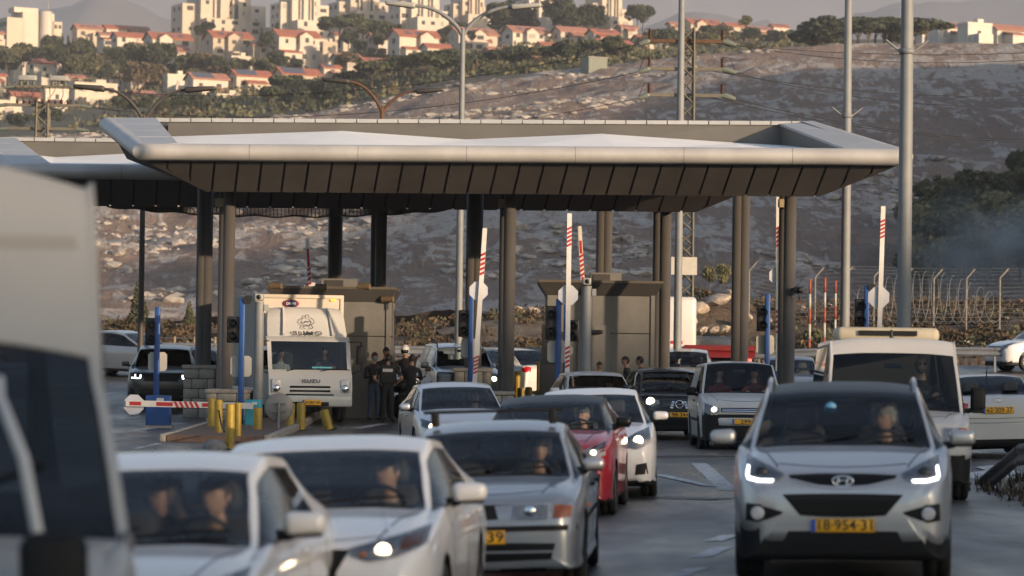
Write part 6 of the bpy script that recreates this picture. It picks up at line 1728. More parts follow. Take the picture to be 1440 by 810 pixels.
# ------------------------------------------------------------------ lamp posts
M_galv = mat('galvanised_steel', (.19, .20, .205), .65, .15, var=.1, vscale=3); M_rust = mat('rusty_steel', (.10, .052, .030), .8, .1, var=.3, vscale=6); M_lhead = mat('lamp_head', (.035, .033, .03), .5, var=.2); M_polebr = mat('pole_brown', (.05, .044, .04), .6, var=.15)
M_lheadg = mat('lamp_head_grey', (.28, .28, .27), .5, var=.1); M_lampglass = mat('lamp_glass', (.45, .44, .40), .3)
def lamp_post(label, px, d, ztop, r, m, arms=(), headm=None, collar=None, bracket=None):
    x = X(px, d, 450); z0 = g(x, d); root = empty('street_lamp', (x, d, z0), label=label, cat='street lamp')
    H = ztop - z0
    mb = MB(); mb.tube([(0, 0, -.2), (0, 0, H * .5), (0, 0, H)], [r * 1.1, r, r * .72], 14); mb.build('pole', m, root)
    mb = MB(); mb.lathe([(r * 1.9, 0), (r * 1.9, .04), (r * 1.15, .05), (r * 1.12, .35)], n=14); mb.build('base_flange', m, root)
    for (dx, dz) in arms:
        pts = []
        for t in np.linspace(0, 1, 10):
            pts.append((dx * (t ** 1.25), 0, H - .25 + dz * math.sin(t * math.pi / 2) ** .9))
        mb = MB(); mb.tube(pts, [r * .62] * 5 + [r * .5] * 5, 9); a = mb.build('arm', m, root)
        ex, ez = pts[-1][0], pts[-1][2]; sg = 1 if dx > 0 else -1
        mb = MB(); mb.rbox((0, 0, 0), (.95, .34, .17), .07)
        mb.v = [(q[0], q[1] * (1 - .25 * (q[0] * sg / .95 + .5)), q[2] * (1.1 - .4 * (q[0] * sg / .95 + .5)) + q[0] * sg * .08) for q in mb.v]
        hd = mb.build('lamp_head', headm or M_lhead, a, (ex + sg * .42, 0, ez + .03))
    if bracket:
        for zb in bracket:
            mb = MB(); mb.lathe([(r * 1.05, -.05), (r * 1.15, -.05), (r * 1.15, .05), (r * 1.05, .05)], (0, 0, zb), n=14)
            for sx in (-1, 1): mb.tube([(sx * r, 0, zb), (sx * (r + .28), 0, zb + .22)], .025, 6)
            mb.build('clamp', m, root)
    return root
z_at = lambda row, d, px=720: P(px, row, d).z
lamp_post('tall double-armed street lamp rising over the middle of the near canopy', 645, 100, z_at(40, 100, 650), .11, M_galv, [(-1.55, .95), (1.55, .95)], M_lheadg)
lamp_post('curved double street lamp on a thin pole above the far canopy', 198, 96, z_at(163, 96, 200), .085, M_polebr, [(-1.25, 1.05), (1.25, 1.05)])
lamp_post('rusty brown double street lamp behind the near canopy', 533, 110, z_at(150, 110, 533), .09, M_rust, [(-1.2, 1.1), (1.2, .8)])
lamp_post('thick street lamp pole nearest the right, cut by the top edge', 1271, 62, 13.5, .13, M_galv, [(-1.6, .9), (1.6, .9)], M_lheadg, bracket=[P(1277, 85, 62).z])
lamp_post('thinner street lamp pole left of the thick one, cut by the top edge', 1188, 84, 13.5, .12, M_galv, [(-1.6, .9), (1.6, .9)], M_lheadg, bracket=[P(1191, 163, 84).z - g(X(1188, 84), 84)])
lamp_post('street lamp pole beside the lattice tower, cut by the top edge', 953, 95, 15.0, .115, M_galv, [(-1.6, .9), (1.6, .9)], M_lheadg)

# ------------------------------------------------------------------ pylons and wires
M_lat = mat('lattice_steel', (.13, .12, .095), .7, .1, var=.2, vscale=2); M_ins = mat('insulator_brown', (.06, .025, .018), .3); M_insg = mat('insulator_glass', (.13, .15, .13), .35)
def lattice(root, w, H, z0=0.0, n=None, m=None, taper=.75):
    m = m or M_lat; mb = MB(); n = n or int(H / (w * .8))
    for sx in (-1, 1):
        for sy in (-1, 1):
            lg = MB(); lg.tube([(sx * w / 2, sy * w / 2, z0), (sx * w / 2 * taper, sy * w / 2 * taper, z0 + H)], .05, 4, smooth=False); lg.build('leg', m, root)
    for k in range(n):
        za, zb = z0 + H * k / n, z0 + H * (k + 1) / n; wa, wb = w / 2 * (1 - (1 - taper) * k / n), w / 2 * (1 - (1 - taper) * (k + 1) / n)
        for sd in range(4):
            c0 = [(-1, -1), (1, -1), (1, 1), (-1, 1)]; a, b_ = c0[sd], c0[(sd + 1) % 4]
            if k % 2: a, b_ = b_, a
            mb.tube([(a[0] * wa, a[1] * wa, za), (b_[0] * wb, b_[1] * wb, zb)], .034, 4, smooth=False)
    tag(mb.build('bracing', m, root), kind='stuff')
dP = 112.0; x = X(964, dP, 300); z0 = g(x, dP)
py = empty('lattice_tower', (x, dP, z0), label='steel lattice power tower with three cross arms, behind the near canopy', cat='power pylon')
HT = z_at(40, dP, 962) - z0
lattice(py, .55, HT)
tips = []
for row in (58, 97, 134):
    z = z_at(row, dP, 960) - z0
    mb = MB(); mb.box((-.05, 0, z), (2.7, .14, .12)); ca = mb.build('cross_arm', M_rust if row == 58 else M_lat, py)
    for sx in (-1, 1):
        for kk, (ex, rr) in enumerate(((1.28, .10),)):
            mb = MB(); prof = []
            for k in range(6): prof += [(.05, .06 * k), (.11, .06 * k + .015), (.05, .06 * k + .03)]
            mb.lathe([(.001, 0)] + prof + [(.001, .38)], (sx * ex - .05, 0, z + .06), n=10); mb.build('insulator', M_ins, ca)
            mb = MB(); mb.tube([(sx * ex - .05, 0, z), (sx * (ex + .12), 0, z - .02), (sx * (ex + .42), 0, z - .12)], [.09, .12, .08], 8); mb.build('strain_insulator', M_insg, ca)
            mb = MB(); mb.tube([(sx * ex - .05, 0, z + .44), (sx * (ex + .22), 0, z + .40), (sx * (ex + .42), 0, z - .1)], .012, 4); mb.build('jumper_wire', M_ins, ca)
            tips.append((sx, row, Vector((x + sx * (ex + .42), dP, z0 + z - .12))))
dL = 132.0; xl = X(60, dL, 170); zl = g(xl, dL)
pl = empty('lattice_pylon', (xl, dL, zl), label='steel lattice pylon with hanging cables and switch gear at the left edge', cat='power pylon')
HL = z_at(145, dL, 60) - zl
lattice(pl, .62, HL)
tipsL = []
for row, hw_ in ((122, 1.15), (148, 1.5), (181, 1.4)):
    z = z_at(row, dL, 60) - zl
    mb = MB(); mb.box((0, 0, z), (2 * hw_, .16, .12)); mb.build('cross_arm', M_lat, pl)
    for sx in (-1, 1):
        mb = MB(); mb.tube([(sx * hw_, 0, z), (sx * (hw_ + .5), 0, z - .06)], [.08, .06], 8); mb.build('strain_insulator', M_insg, pl); tipsL.append((sx, row, Vector((xl + sx * (hw_ + .5), dL, zl + z - .06))))
z = z_at(122, dL, 60) - zl
mb = MB(); mb.box((0, 0, z - .35), (.12, .12, .8)); mb.build('mast_head', M_lat, pl)
for sx in (-1, 1):
    mb = MB(); mb.rbox((sx * .65, 0, z + .35), (.75, .35, .22), .04); sg_ = mb.build('switch_gear', M_lheadg, pl)
    for k in range(3):
        mb = MB(); prof = []
        for q in range(4): prof += [(.04, .05 * q), (.09, .05 * q + .015), (.04, .05 * q + .03)]
        mb.lathe([(.001, 0)] + prof + [(.001, .22)], (sx * .65 + (k - 1) * .26, -.05, z + .05), n=8); mb.build('insulator', M_insg, sg_)
zb_ = z_at(148, dL, 60) - zl
for k in range(9):
    xa = -1.1 + k * .275; mb = MB(); q = RND.uniform(-.15, .15)
    mb.tube([(xa, -.1, z), (xa + q, -.2, z - .35), (xa * .9 + q * 2, -.2, (z + zb_) / 2 - .1), (xa * .8, -.1, zb_ + .08)], .016, 4); mb.build('hanging_cable', M_ins, pl)
    mb = MB(); mb.lathe([(.001, 0), (.07, .03), (.05, .1), (.08, .13), (.001, .2)], (xa * .95, -.1, zb_ + .05), n=8); mb.build('pin_insulator', M_ins, pl)
def wire(label, a, b_, sag, r=.011, group='power lines'):
    mb = MB(); n = 26
    mb.tube([Vector(a).lerp(Vector(b_), k / n) - Vector((0, 0, sag * 4 * (k / n) * (1 - k / n))) for k in range(n + 1)], r, 4, cap=False)
    o = mb.build('power_line', mat('wire_dark', (.02, .02, .02), .9)); tag(o, label, 'power line', group); return o
nm = {58: 'top', 97: 'middle', 134: 'lowest'}
for sx, row, p in tips:
    if sx > 0:
        wire('power line running right from the %s arm of the lattice tower' % nm[row], p, P(1760, {58: 32, 97: 104, 134: 172}[row], 118), {58: 1.0, 97: 1.2, 134: 1.0}[row])
        wire('rear power line running right from the %s arm of the lattice tower' % nm[row], p + Vector((-1.0, .1, .1)), P(1760, {58: 40, 97: 96, 134: 182}[row], 124), {58: .7, 97: 1.0, 134: 1.0}[row])
    else:
        q = [t_[2] for t_ in tipsL if t_[0] > 0][{58: 0, 97: 1, 134: 2}[row]]
        wire('power line running left from the %s arm towards the far pylon' % nm[row], p, q, .9)
wire('wire leaving the left pylon over the far canopy end', tipsL[3][2], P(480, 150, 150), .5); wire('wire leaving the left pylon towards the left edge', tipsL[2][2], P(-200, 150, 140), .4)
mb = MB(); mb.box((0, 0, 0), (.9, .03, .62)); o = mb.build('warning_sign', mat('sign_cream', (.45, .42, .36), .6, var=.1), None, P(962, 374, 111.4)); tag(o, 'small pale sign board on the lattice tower', 'sign')

# ------------------------------------------------------------------ toll-lane furniture
M_blue = mat('post_blue', (.010, .058, .22), .45, var=.15, vscale=4); M_teal = mat('cabinet_teal', (.03, .30, .38), .45, var=.1, vscale=4); M_sigblk = mat('signal_black', (.010, .010, .011), .5); M_signw = mat('sign_back', (.42, .40, .36), .6, var=.1)
M_armw = mat('barrier_white', (.60, .58, .55), .45, var=.05); M_armr = mat('barrier_red', (.40, .02, .025), .45); M_yel = mat('bollard_yellow', (.31, .20, .012), .5, var=.2, vscale=6); M_oct = mat('octagon_white', (.50, .51, .56), .5, var=.05)
def signal_post(label, px, rtop, d, lightpx, lr, platepx, pr, cam=None):
    x = X(px, d, 480); z0 = g(x, d); root = empty('lane_signal_post', (x, d, z0), label=label, cat='signal post')
    H = z_at(rtop, d, px) - z0
    mb = MB(); mb.rbox((0, 0, H / 2), (.13, .13, H), .02, n=2); mb.build('post', M_blue, root)
    def q(px_, row): p = P(px_, row, d); return p.x - x, p.z - z0
    xa, za = q(lightpx, lr[0]); xb, zb = q(lightpx, lr[1])
    mb = MB(); mb.rbox((xa, .12, (za + zb) / 2), (.30, .22, za - zb), .03); sg_ = mb.build('traffic_light', M_sigblk, root)
    for k in (.25, .75):
        mb = MB(); mb.tube([(xa, .0, zb + (za - zb) * k + .0), (xa, -.16, zb + (za - zb) * k - .02)], [.11, .115], 14, cap=False); mb.build('lamp_hood', M_sigblk, sg_)
        mb = MB(); mb.lathe([(.001, 0), (.09, 0), (.09, .01)], (xa, .005, zb + (za - zb) * k), 'y', 14); mb.build('lamp_lens', mat('dark_lens', (.03, .035, .03), .2), sg_)
    (p0, p1) = platepx; xa, za = q(p0, pr[0]); xb, zb = q(p1, pr[1])
    mb = MB(); w2, h2 = (xb - xa) / 2, (za - zb) / 2; ch = .06
    mb.prism([(-w2 + ch, -h2), (w2 - ch, -h2), (w2, -h2 + ch), (w2, h2 - ch), (w2 - ch, h2), (-w2 + ch, h2), (-w2, h2 - ch), (-w2, -h2 + ch)], -.012, .012, 'y')
    mb.build('sign_plate', M_signw, root, ((xa + xb) / 2, .10, (za + zb) / 2))
    if cam:
        mb = MB(); mb.tube([(.12, -.1, H - .05), (.12, .22, H - .02)], .10, 12); mb.build('speaker', M_sigblk, root)
    return root
signal_post('blue signal post rising from the blue cabinet at far left', 221, 432, 77, 213, (447, 486), (208, 234), (495, 522))
signal_post('blue signal post beside the turquoise barrier cabinet', 340, 419, 75, 328, (445, 482), (324, 353), (500, 530), True)
signal_post('blue signal post behind the middle raised arm', 662, 412, 81, 653, (436, 474), (648, 675), (476, 503))
signal_post('blue signal post at the booth corner beside the tall raised arm', 785, 420, 77, 776, (430, 478), (770, 797), (479, 510), True)
signal_post('second blue post at the booth corner, right of the first', 796, 424, 78.5, 806, (450, 480), (798, 806), (486, 500))
signal_post('blue signal post above the white panel van', 1079, 413, 84, 1073, (429, 466), (1064, 1089), (471, 498))
signal_post('blue signal post behind the minibus roof', 1218, 401, 80, 1211, (420, 460), (1206, 1226), (461, 475), True)
def cabinet(name, label, px0, px1, r0_, r1_, d, m, round_=False, depth=.4):
    a, b_ = P(px0, r0_, d), P(px1, r1_, d); z0 = g((a.x + b_.x) / 2, d); root = empty(name, ((a.x + b_.x) / 2, d, z0), label=label, cat='cabinet')
    w_, h_ = b_.x - a.x, a.z - z0
    mb = MB(); mb.rbox((0, depth / 2, h_ / 2 + .02), (w_, depth, h_ - .04), .05 if round_ else .015, n=4); mb.build('housing', m, root)
    mb = MB(); mb.box((0, -.004, h_ * .45), (w_ * .82, .012, h_ * .7)); mb.build('door', m, root)
    mb = MB(); mb.box((w_ * .1, -.014, h_ * .88), (w_ * .3, .01, .07)); mb.build('label_plate', M_armw, root)
    mb = MB(); mb.box((0, depth / 2, .02), (w_ + .12, depth + .12, .06)); mb.build('base_plate', M_stone, root)
    return root
cabinet('equipment_cabinet', 'tall dark blue cabinet under the lowered barrier arm', 205, 238, 556, 621, 75.3, M_blue)
cabinet('barrier_cabinet', 'turquoise barrier cabinet holding the lowered arm', 344, 367, 562, 616, 74.2, M_teal, True)
cabinet('barrier_cabinet', 'dark barrier cabinet behind the pale silver-blue car', 614, 640, 523, 560, 84, M_dgrey, True)
def octagon(mb, c, r, t=.02):
    mb.prism([(c[0] + r * math.cos(math.pi / 8 + k * math.pi / 4), c[2] + r * math.sin(math.pi / 8 + k * math.pi / 4)) for k in range(8)], c[1] - t, c[1] + t, 'y')
def arm(label, a, b_, d, stripes, octc=None, octr=None, w=.11, base=True):
    """barrier arm between photo points a (pivot) and b_ (tip)"""
    A, B_ = P(*a, d), P(*b_, d); root = empty('boom_barrier', A, label=label, cat='barrier'); dv = B_ - A; L = dv.length; dn = dv.normalized(); sd = Vector((0, 1, 0)).cross(dn)
    def bar(t0, t1, ww, dep, yo): 
        p0, p1 = dn * L * t0, dn * L * t1; s_ = sd * ww / 2
        return [p0 - s_ + Vector((0, yo - dep, 0)), p0 + s_ + Vector((0, yo - dep, 0)), p0 + s_ + Vector((0, yo + dep, 0)), p0 - s_ + Vector((0, yo + dep, 0)), p1 - s_ + Vector((0, yo - dep, 0)), p1 + s_ + Vector((0, yo - dep, 0)), p1 + s_ + Vector((0, yo + dep, 0)), p1 - s_ + Vector((0, yo + dep, 0))]
    mb = MB(); mb.hexa(bar(0, 1, w, .03, 0)); mb.build('pole', M_armw, root)
    for (t0, t1, slant) in stripes:
        if slant:
            n = slant; 
            for k in range(n):
                q0, q1 = t0 + (t1 - t0) * k / n, t0 + (t1 - t0) * (k + .55) / n
                mb = MB(); h = bar(q0, q1, w * .96, .002, -.033); sh = dn * w * .5
                h = [p + (sh if i in (1, 2, 5, 6) else Vector((0, 0, 0))) for i, p in enumerate(h)]; mb.hexa(h); mb.build('red_stripe', M_armr, root)
        else:
            mb = MB(); mb.hexa(bar(t0, t1, w * .62, .002, -.033)); mb.build('red_stripe', M_armr, root)
    if octc:
        c_ = P(*octc, d) - A; mb = MB(); octagon(mb, (c_.x, c_.y + .06, c_.z), octr / (F / d)); mb.build('octagon_sign', M_oct, root)
    if base:
        zg = g(A.x, d); mb = MB(); mb.rbox((0, .1, (zg - A.z + .1) / 2), (.36, .36, max(.3, A.z - zg + .2)), .04); mb.build('pedestal', M_blue, root)
    return root
arm('raised white barrier arm leaning right in front of the dark middle columns', (666, 560), (682, 321), 77.5, [(.72, .86, 5), (.14, .25, 5)], (673, 409), 14)
arm('tall raised white barrier arm at the booth corner', (797, 566), (801, 300), 75, [(.82, .93, 5), (.18, .30, 5)], (799, 415), 15)
arm('short raised barrier arm behind the booth roof', (821, 420), (815, 318), 90, [(.62, .8, 0), (.3, .62, 5), (.12, .3, 0)], None, None, .11, False)
arm('raised white barrier arm in front of the right columns', (1093, 530), (1094, 277), 80.5, [(.72, .84, 5), (.24, .38, 5)], (1095, 388), 14, .09)
arm('raised white barrier arm above the minibus, leaning right', (1235, 520), (1242, 290), 78.5, [(.80, .92, 5)], (1236, 418), 16)
arm('raised barrier arm with red stripes above the box truck', (438, 440), (432, 335), 97, [(.62, .86, 0), (.3, .62, 5)], (437, 408), 12, .11, False)
arm('lowered red and white barrier arm across the left lane', (356, 571), (177, 567), 74.0, [(.02, .10, 0)][:0] + [(.30, .40, 0), (.42, .62, 5), (.63, .76, 0), (.88, .97, 0)], (188, 569), 15, .14, False)
def bollard(label, px, rtop, rbot, wpx=12, lean=0.0, thin=False):
    b_ = GP(px, rbot); s_ = F / b_.y; h = (rbot - rtop) / s_; r = wpx / s_ / 2
    o = empty('bollard', (b_.x, b_.y, g(b_.x, b_.y)), 0, label, 'bollard', 'yellow bollards'); o.rotation_euler = (0, lean, 0)
    mb = MB(); mb.lathe([(r, -.15), (r, h - .04), (r * .85, h - .008), (.001, h)], n=16); mb.build('post', M_yel, o)
    mb = MB(); mb.lathe([(r * 1.7, -.02), (r * 1.7, .012), (r, .012)], n=16); mb.build('foot', M_plast, o)
    return o
bollard('leftmost and farthest yellow bollard in front of the stone plinth', 297, 560, 608, 10)
bollard('second yellow bollard from the left by the plinth, with chain', 307, 562, 617, 11)
bollard('nearest tall yellow bollard beside the concrete dome', 323, 568, 632, 13)
bollard('yellow bollard in front of the turquoise cabinet', 362, 573, 612, 13)
bollard('yellow bollard just right of the round sign', 407, 566, 606, 12, .04)
bollard('yellow bollard before the truck grille, right of the round sign', 423, 566, 605, 12)
bollard('leaning yellow bollard in front of the truck', 463, 575, 605, 13, -.28)
bollard('shaded yellow bollard hidden behind the blue post', 334, 566, 622, 10)
bollard('tall yellow bollard right of the middle column', 727, 522, 575, 9); bollard('low fat yellow bollard beside the middle column, first', 732, 545, 576, 10, thin=True); bollard('low fat yellow bollard beside the middle column, second', 743, 544, 578, 10, thin=True)
bollard('thin yellow post beside the booth wall', 756, 508, 572, 4, thin=True); bollard('low yellow bollard under the thin yellow post', 757, 549, 580, 11, thin=True)
mb = MB(); a, b_ = GP(307, 617), GP(323, 632)
pts = [Vector((a.x, a.y, g(a.x, a.y) + .62)).lerp(Vector((b_.x, b_.y, g(b_.x, b_.y) + .6)), t) - Vector((0, 0, .35 * 4 * t * (1 - t))) for t in np.linspace(0, 1, 14)]
mb.tube(pts, .018, 5); tag(mb.build('chain', M_plast), 'dark chain sagging between two yellow bollards', 'chain')
b_ = GP(302, 632); mb = MB(); mb.lathe([(.24, -.02), (.24, .04), (.215, .12), (.15, .18), (.001, .205)], n=20); tag(mb.build('concrete_dome', mat('concrete', (.20, .19, .18), .9, var=.2, vscale=8), None, (b_.x, b_.y, g(b_.x, b_.y))), 'grey concrete dome beside the nearest yellow bollard', 'bollard')
# round sign seen from behind
d = 72.0; p = P(392, 573, d); z0 = g(p.x, d); root = empty('round_sign', (p.x, d, z0), label='round grey sign seen from behind, in front of the truck', cat='sign')
mb = MB(); mb.lathe([(.001, 0), (.31, 0), (.325, .015), (.31, .02), (.001, .02)], (0, .06, p.z - z0), 'y', 32); mb.build('disc', mat('sign_grey', (.24, .22, .20), .55, .3, var=.1), root)
mb = MB(); mb.tube([(0, 0, -.1), (0, 0, p.z - z0 + .12)], .03, 10); mb.build('post', M_galv, root)
for dz in (-.09, .09): mb = MB(); mb.box((0, .035, p.z - z0 + dz), (.3, .03, .035)); mb.build('clamp', M_galv, root)
def camera_pole(label, px, rtop, d, r=.12):
    x = X(px, d, 480); z0 = g(x, d); root = empty('camera_pole', (x, d, z0), label=label, cat='camera pole'); H = z_at(rtop, d, px) - z0
    mb = MB(); mb.tube([(0, 0, -.1), (0, 0, H)], [r, r * .95], 16); mb.build('pole', M_galv, root)
    mb = MB(); mb.rbox((0, -.08, H + .10), (.2, .42, .17), .03); ca = mb.build('camera', M_lheadg, root)
    mb = MB(); mb.lathe([(.001, 0), (.055, 0), (.06, .04)], (0, -.295, H + .10), 'y', 14); mb.build('camera_lens', M_trim, ca)
    mb = MB(); mb.box((r + .05, 0, H - .15), (.1, .14, .16)); mb.build('bracket', M_lheadg, root)
camera_pole('grey camera pole left of the truck', 364, 424, 76.5); camera_pole('grey camera pole in front of the grey booth', 824, 402, 76.5, .13)
# dome camera on the right columns
p = P(1120, 408, 78.2); root = empty('security_camera', p, label='black security camera fixed to the rightmost columns', cat='camera')
mb = MB(); mb.rbox((.05, 0, 0), (.24, .34, .16), .03); mb.build('housing', M_sigblk, root); mb = MB(); mb.tube([(-.12, .12, .02), (.0, .05, .02)], .035, 8); mb.build('bracket', M_sigblk, root)
mb = MB(); mb.lathe([(.001, 0), (.06, 0), (.065, .05)], (.05, -.21, 0), 'y', 14); mb.build('lens', M_trim, root); mb = MB(); mb.tube([(.05, .1, -.08), (.10, .12, -.2), (.02, .14, -.3)], .012, 5); mb.build('cable', M_sigblk, root)

# ------------------------------------------------------------------ booths
M_booth = mat('booth_grey', (.135, .130, .120), .6, var=.12, vscale=1.5); M_boothd = mat('booth_dark', (.035, .032, .030), .6, var=.12); M_boothr = mat('booth_roof', (.08, .066, .048), .7, var=.2, vscale=2)
def booth(label, px0, px1, rtop, d, dep, lip, door=None, lights=()):
    a, b_ = P(px0, rtop, d), P(px1, rtop, d); xc = (a.x + b_.x) / 2; w_ = b_.x - a.x; z0 = g(xc, d) - .05; H = a.z - z0
    root = empty('guard_booth', (xc, d, z0), label=label, cat='booth')
    # wall panels round a core
    mb = MB(); mb.box((0, dep / 2, H / 2), (w_ - .08, dep - .08, H)); mb.build('core', M_boothd, root)
    n = 2
    for k in range(n):
        z_a, z_b = H * (0 if k == 0 else .70), H * (.695 if k == 0 else 1.0)
        mb = MB(); mb.box((0, .0, (z_a + z_b) / 2), (w_, .05, z_b - z_a - .01)); mb.build('wall_panel', M_booth, root)
        for sx in (-1, 1):
            mb = MB(); mb.box((sx * w_ / 2, dep / 2, (z_a + z_b) / 2), (.05, dep - .06, z_b - z_a - .01)); mb.build('wall_panel', M_booth, root)
    mb = MB(); mb.box((w_ / 2 - .03, -.03, H / 2), (.10, .06, H)); mb.build('corner_post', M_booth, root)
    # flared roof edge
    l = lip; mb = MB()
    mb.add([(-w_ / 2 - l, -l, H + .28), (w_ / 2 + l, -l, H + .28), (w_ / 2 + l, dep + l, H + .28), (-w_ / 2 - l, dep + l, H + .28), (-w_ / 2 - .02, -.05, H - .05), (w_ / 2 + .02, -.05, H - .05), (w_ / 2 + .02, dep, H - .05), (-w_ / 2 - .02, dep, H - .05)],
           [(4, 5, 1, 0), (5, 6, 2, 1), (6, 7, 3, 2), (7, 4, 0, 3), (0, 1, 2, 3)]); mb.build('flared_roof', M_boothd, root)
    mb = MB(); mb.box((0, -l + .05, H + .31), (w_ + 2 * l, .1, .06)); mb.box((-w_ / 2 - l + .05, dep / 2, H + .31), (.1, dep + 2 * l - .25, .06)); mb.box((w_ / 2 + l - .05, dep / 2, H + .31), (.1, dep + 2 * l - .25, .06)); mb.build('roof_edge', M_boothr, root)
    mb = MB(); mb.box((w_ * .05, dep * .3, H + .42), (w_ * .3, .8, .28)); ac = mb.build('roof_unit', M_booth, root)
    mb = MB(); mb.box((w_ * .05 - w_ * .04, dep * .3 - .41, H + .42), (w_ * .16, .02, .2)); mb.build('vent', M_boothd, ac)
    if door:
        xa, xb, rt = door; A, B2 = P(xa, rt, d), P(xb, rt, d); dz_ = A.z - z0
        mb = MB(); mb.box(((A.x + B2.x) / 2 - xc, -.045, dz_ / 2 + .05), (B2.x - A.x, .04, dz_)); dr = mb.build('door', mat('booth_door', (.16, .152, .14), .55, var=.08), root)
        mb = MB(); mb.rbox((B2.x - xc - .12, -.085, dz_ * .45), (.05, .06, .14), .015); mb.build('handle', M_trim, dr)
        mb = MB(); mb.rbox((B2.x - xc - .35, -.14, dz_ - .12), (.34, .2, .10), .04); mb.build('wall_lamp', M_boothd, root)
    for (px, row) in lights:
        q = P(px, row, d) - Vector((xc, d, z0)); mb = MB(); mb.tube([(q.x - .14, -.1, q.z), (q.x + .16, -.2, q.z)], [.09, .08], 12); fl_ = mb.build('floodlight', mat('floodlight_ochre', (.12, .085, .045), .5, var=.2), root)
        mb = MB(); mb.box((q.x, -.05, q.z - .16), (.06, .06, .2)); mb.build('floodlight_bracket', M_boothd, fl_)
    return root
booth('dark grey booth with floodlights behind the box truck', 384, 548, 420, 83.5, 3.4, .16, None, [(388, 402), (452, 404), (512, 403), (545, 421)])
booth('dark grey booth with a door in the middle of the plaza', 770, 920, 412, 82.8, 3.2, .24, (813, 858, 460))
# left wing of the middle booth: dark window and projecting counter
p = P(776, 470, 82.2); root = empty('counter_box', (p.x, 82.2, g(p.x, 82.2)), label='dark counter box at the left corner of the middle booth', cat='box')
mb = MB(); mb.rbox((-.05, .0, .75), (.5, .7, 1.5), .03); mb.build('housing', M_boothd, root); mb = MB(); mb.box((-.05, .1, 2.0), (.42, .5, 1.0)); mb.build('screen_hood', M_sigblk, root)

# ------------------------------------------------------------------ box truck
M_box = mat('truck_box', (.46, .40, .33), .55, var=.06, vscale=1.5); M_boxs = mat('truck_box_side', (.30, .29, .28), .6, var=.1); M_tglass = glass_mat('truck_glass', (.55, .62, .63), 1.6)
d = 79.0; xt = X(436, d, 590); tr = empty('box_truck', (xt, d, g(xt, d + 2)), math.radians(13), label='white box truck standing at the barrier, wrestler drawing above windscreen', cat='truck')
W2 = 1.04
prof = [(0.0, .42), (-.02, .80), (.03, 1.16), (.14, 1.30), (.42, 2.0), (.55, 2.12), (1.75, 2.14), (1.75, .42)]
rows = []
for sx, in_ in ((-1, 0), (-.97, 0), (0, 0), (.97, 0), (1, 0)):
    rows.append([(sx * W2, y + (.06 if abs(sx) == 1 else (.0 if abs(sx) == .97 else -.05)) , z) for y, z in prof])
mb = MB(); mb.grid(rows); mb.add([(-W2, y + .06, z) for y, z in prof], [tuple(range(len(prof)))]); mb.add([(W2, y + .06, z) for y, z in prof], [tuple(range(len(prof)))[::-1]])
# cab shell without the windshield band is built from separate panels
def strip_cab(k0, k1, x0, x1, name, m, off=0.0, yo=0.0):
    mb = MB(); R = []
    for k in range(k0, k1 + 1):
        y, z = prof[k]; R.append([(x, y - .05 * (1 - (x / W2) ** 2) - off + yo, z) for x in np.linspace(x0, x1, 9)])
    mb.grid(R); return mb.build(name, m, tr)
strip_cab(0, 3, -W2, W2, 'front_panel', M_white2); strip_cab(4, 6, -W2, W2, 'cab_roof', M_white2)
strip_cab(3, 4, -W2 + .10, W2 - .10, 'windshield', M_tglass); strip_cab(3, 4, -W2, -W2 + .10, 'pillar', M_white2); strip_cab(3, 4, W2 - .10, W2, 'pillar', M_white2)
mb = MB(); 
for sx in (-1, 1):
    mb.add([(sx * W2, prof[k][0], prof[k][1]) for k in (0, 1, 2, 3)] + [(sx * W2, 1.75, 1.30), (sx * W2, 1.75, .42)], [tuple(range(6))])
mb.build('door_panel', M_white2, tr)
for sx in (-1, 1):
    mb = MB(); mb.add([(sx * W2, .18, 1.32), (sx * W2, 1.25, 1.30), (sx * W2, 1.25, 2.02), (sx * W2, .46, 2.02)], [(0, 1, 2, 3)]); mb.build('side_window', M_glassd, tr)
    mb = MB(); mb.add([(sx * W2, 1.25, 1.30), (sx * W2, 1.75, 1.30), (sx * W2, 1.75, 2.14), (sx * W2, .55, 2.12), (sx * W2, .46, 2.02), (sx * W2, 1.25, 2.02)], [(0, 1, 2, 3, 4, 5)]); mb.build('rear_pillar', M_white2, tr)
mb = MB(); mb.add([(-W2, 1.75, .42), (W2, 1.75, .42), (W2, 1.75, 2.14), (-W2, 1.75, 2.14)], [(0, 1, 2, 3)]); mb.build('cab_back', M_lining, tr)
# wind deflector
mb = MB(); R = []
for y, z, wx in ((.52, 2.13, .98), (.56, 2.22, 1.0), (.80, 2.62, .97), (.95, 2.80, .92), (1.15, 2.86, .90)): R.append([(x * wx, y + .10 * abs(x) ** 3, z - .04 * abs(x) ** 4) for x in np.linspace(-1, 1, 11)])
mb.grid(R)
for sx in (0, -1): mb.add([R[k][sx] for k in range(5)] + [(R[4][sx][0], 1.5, 2.8), (R[0][sx][0], 1.5, 2.14)], [tuple(range(7))])
mb.build('wind_deflector', M_white2, tr)
for sx in (-1, 1): mb = MB(); mb.tube([(sx * .62, .50, 2.16), (sx * .58, .80, 2.64), (sx * .56, 1.0, 2.84)], .03, 6); mb.build('deflector_rib', M_white2, tr)
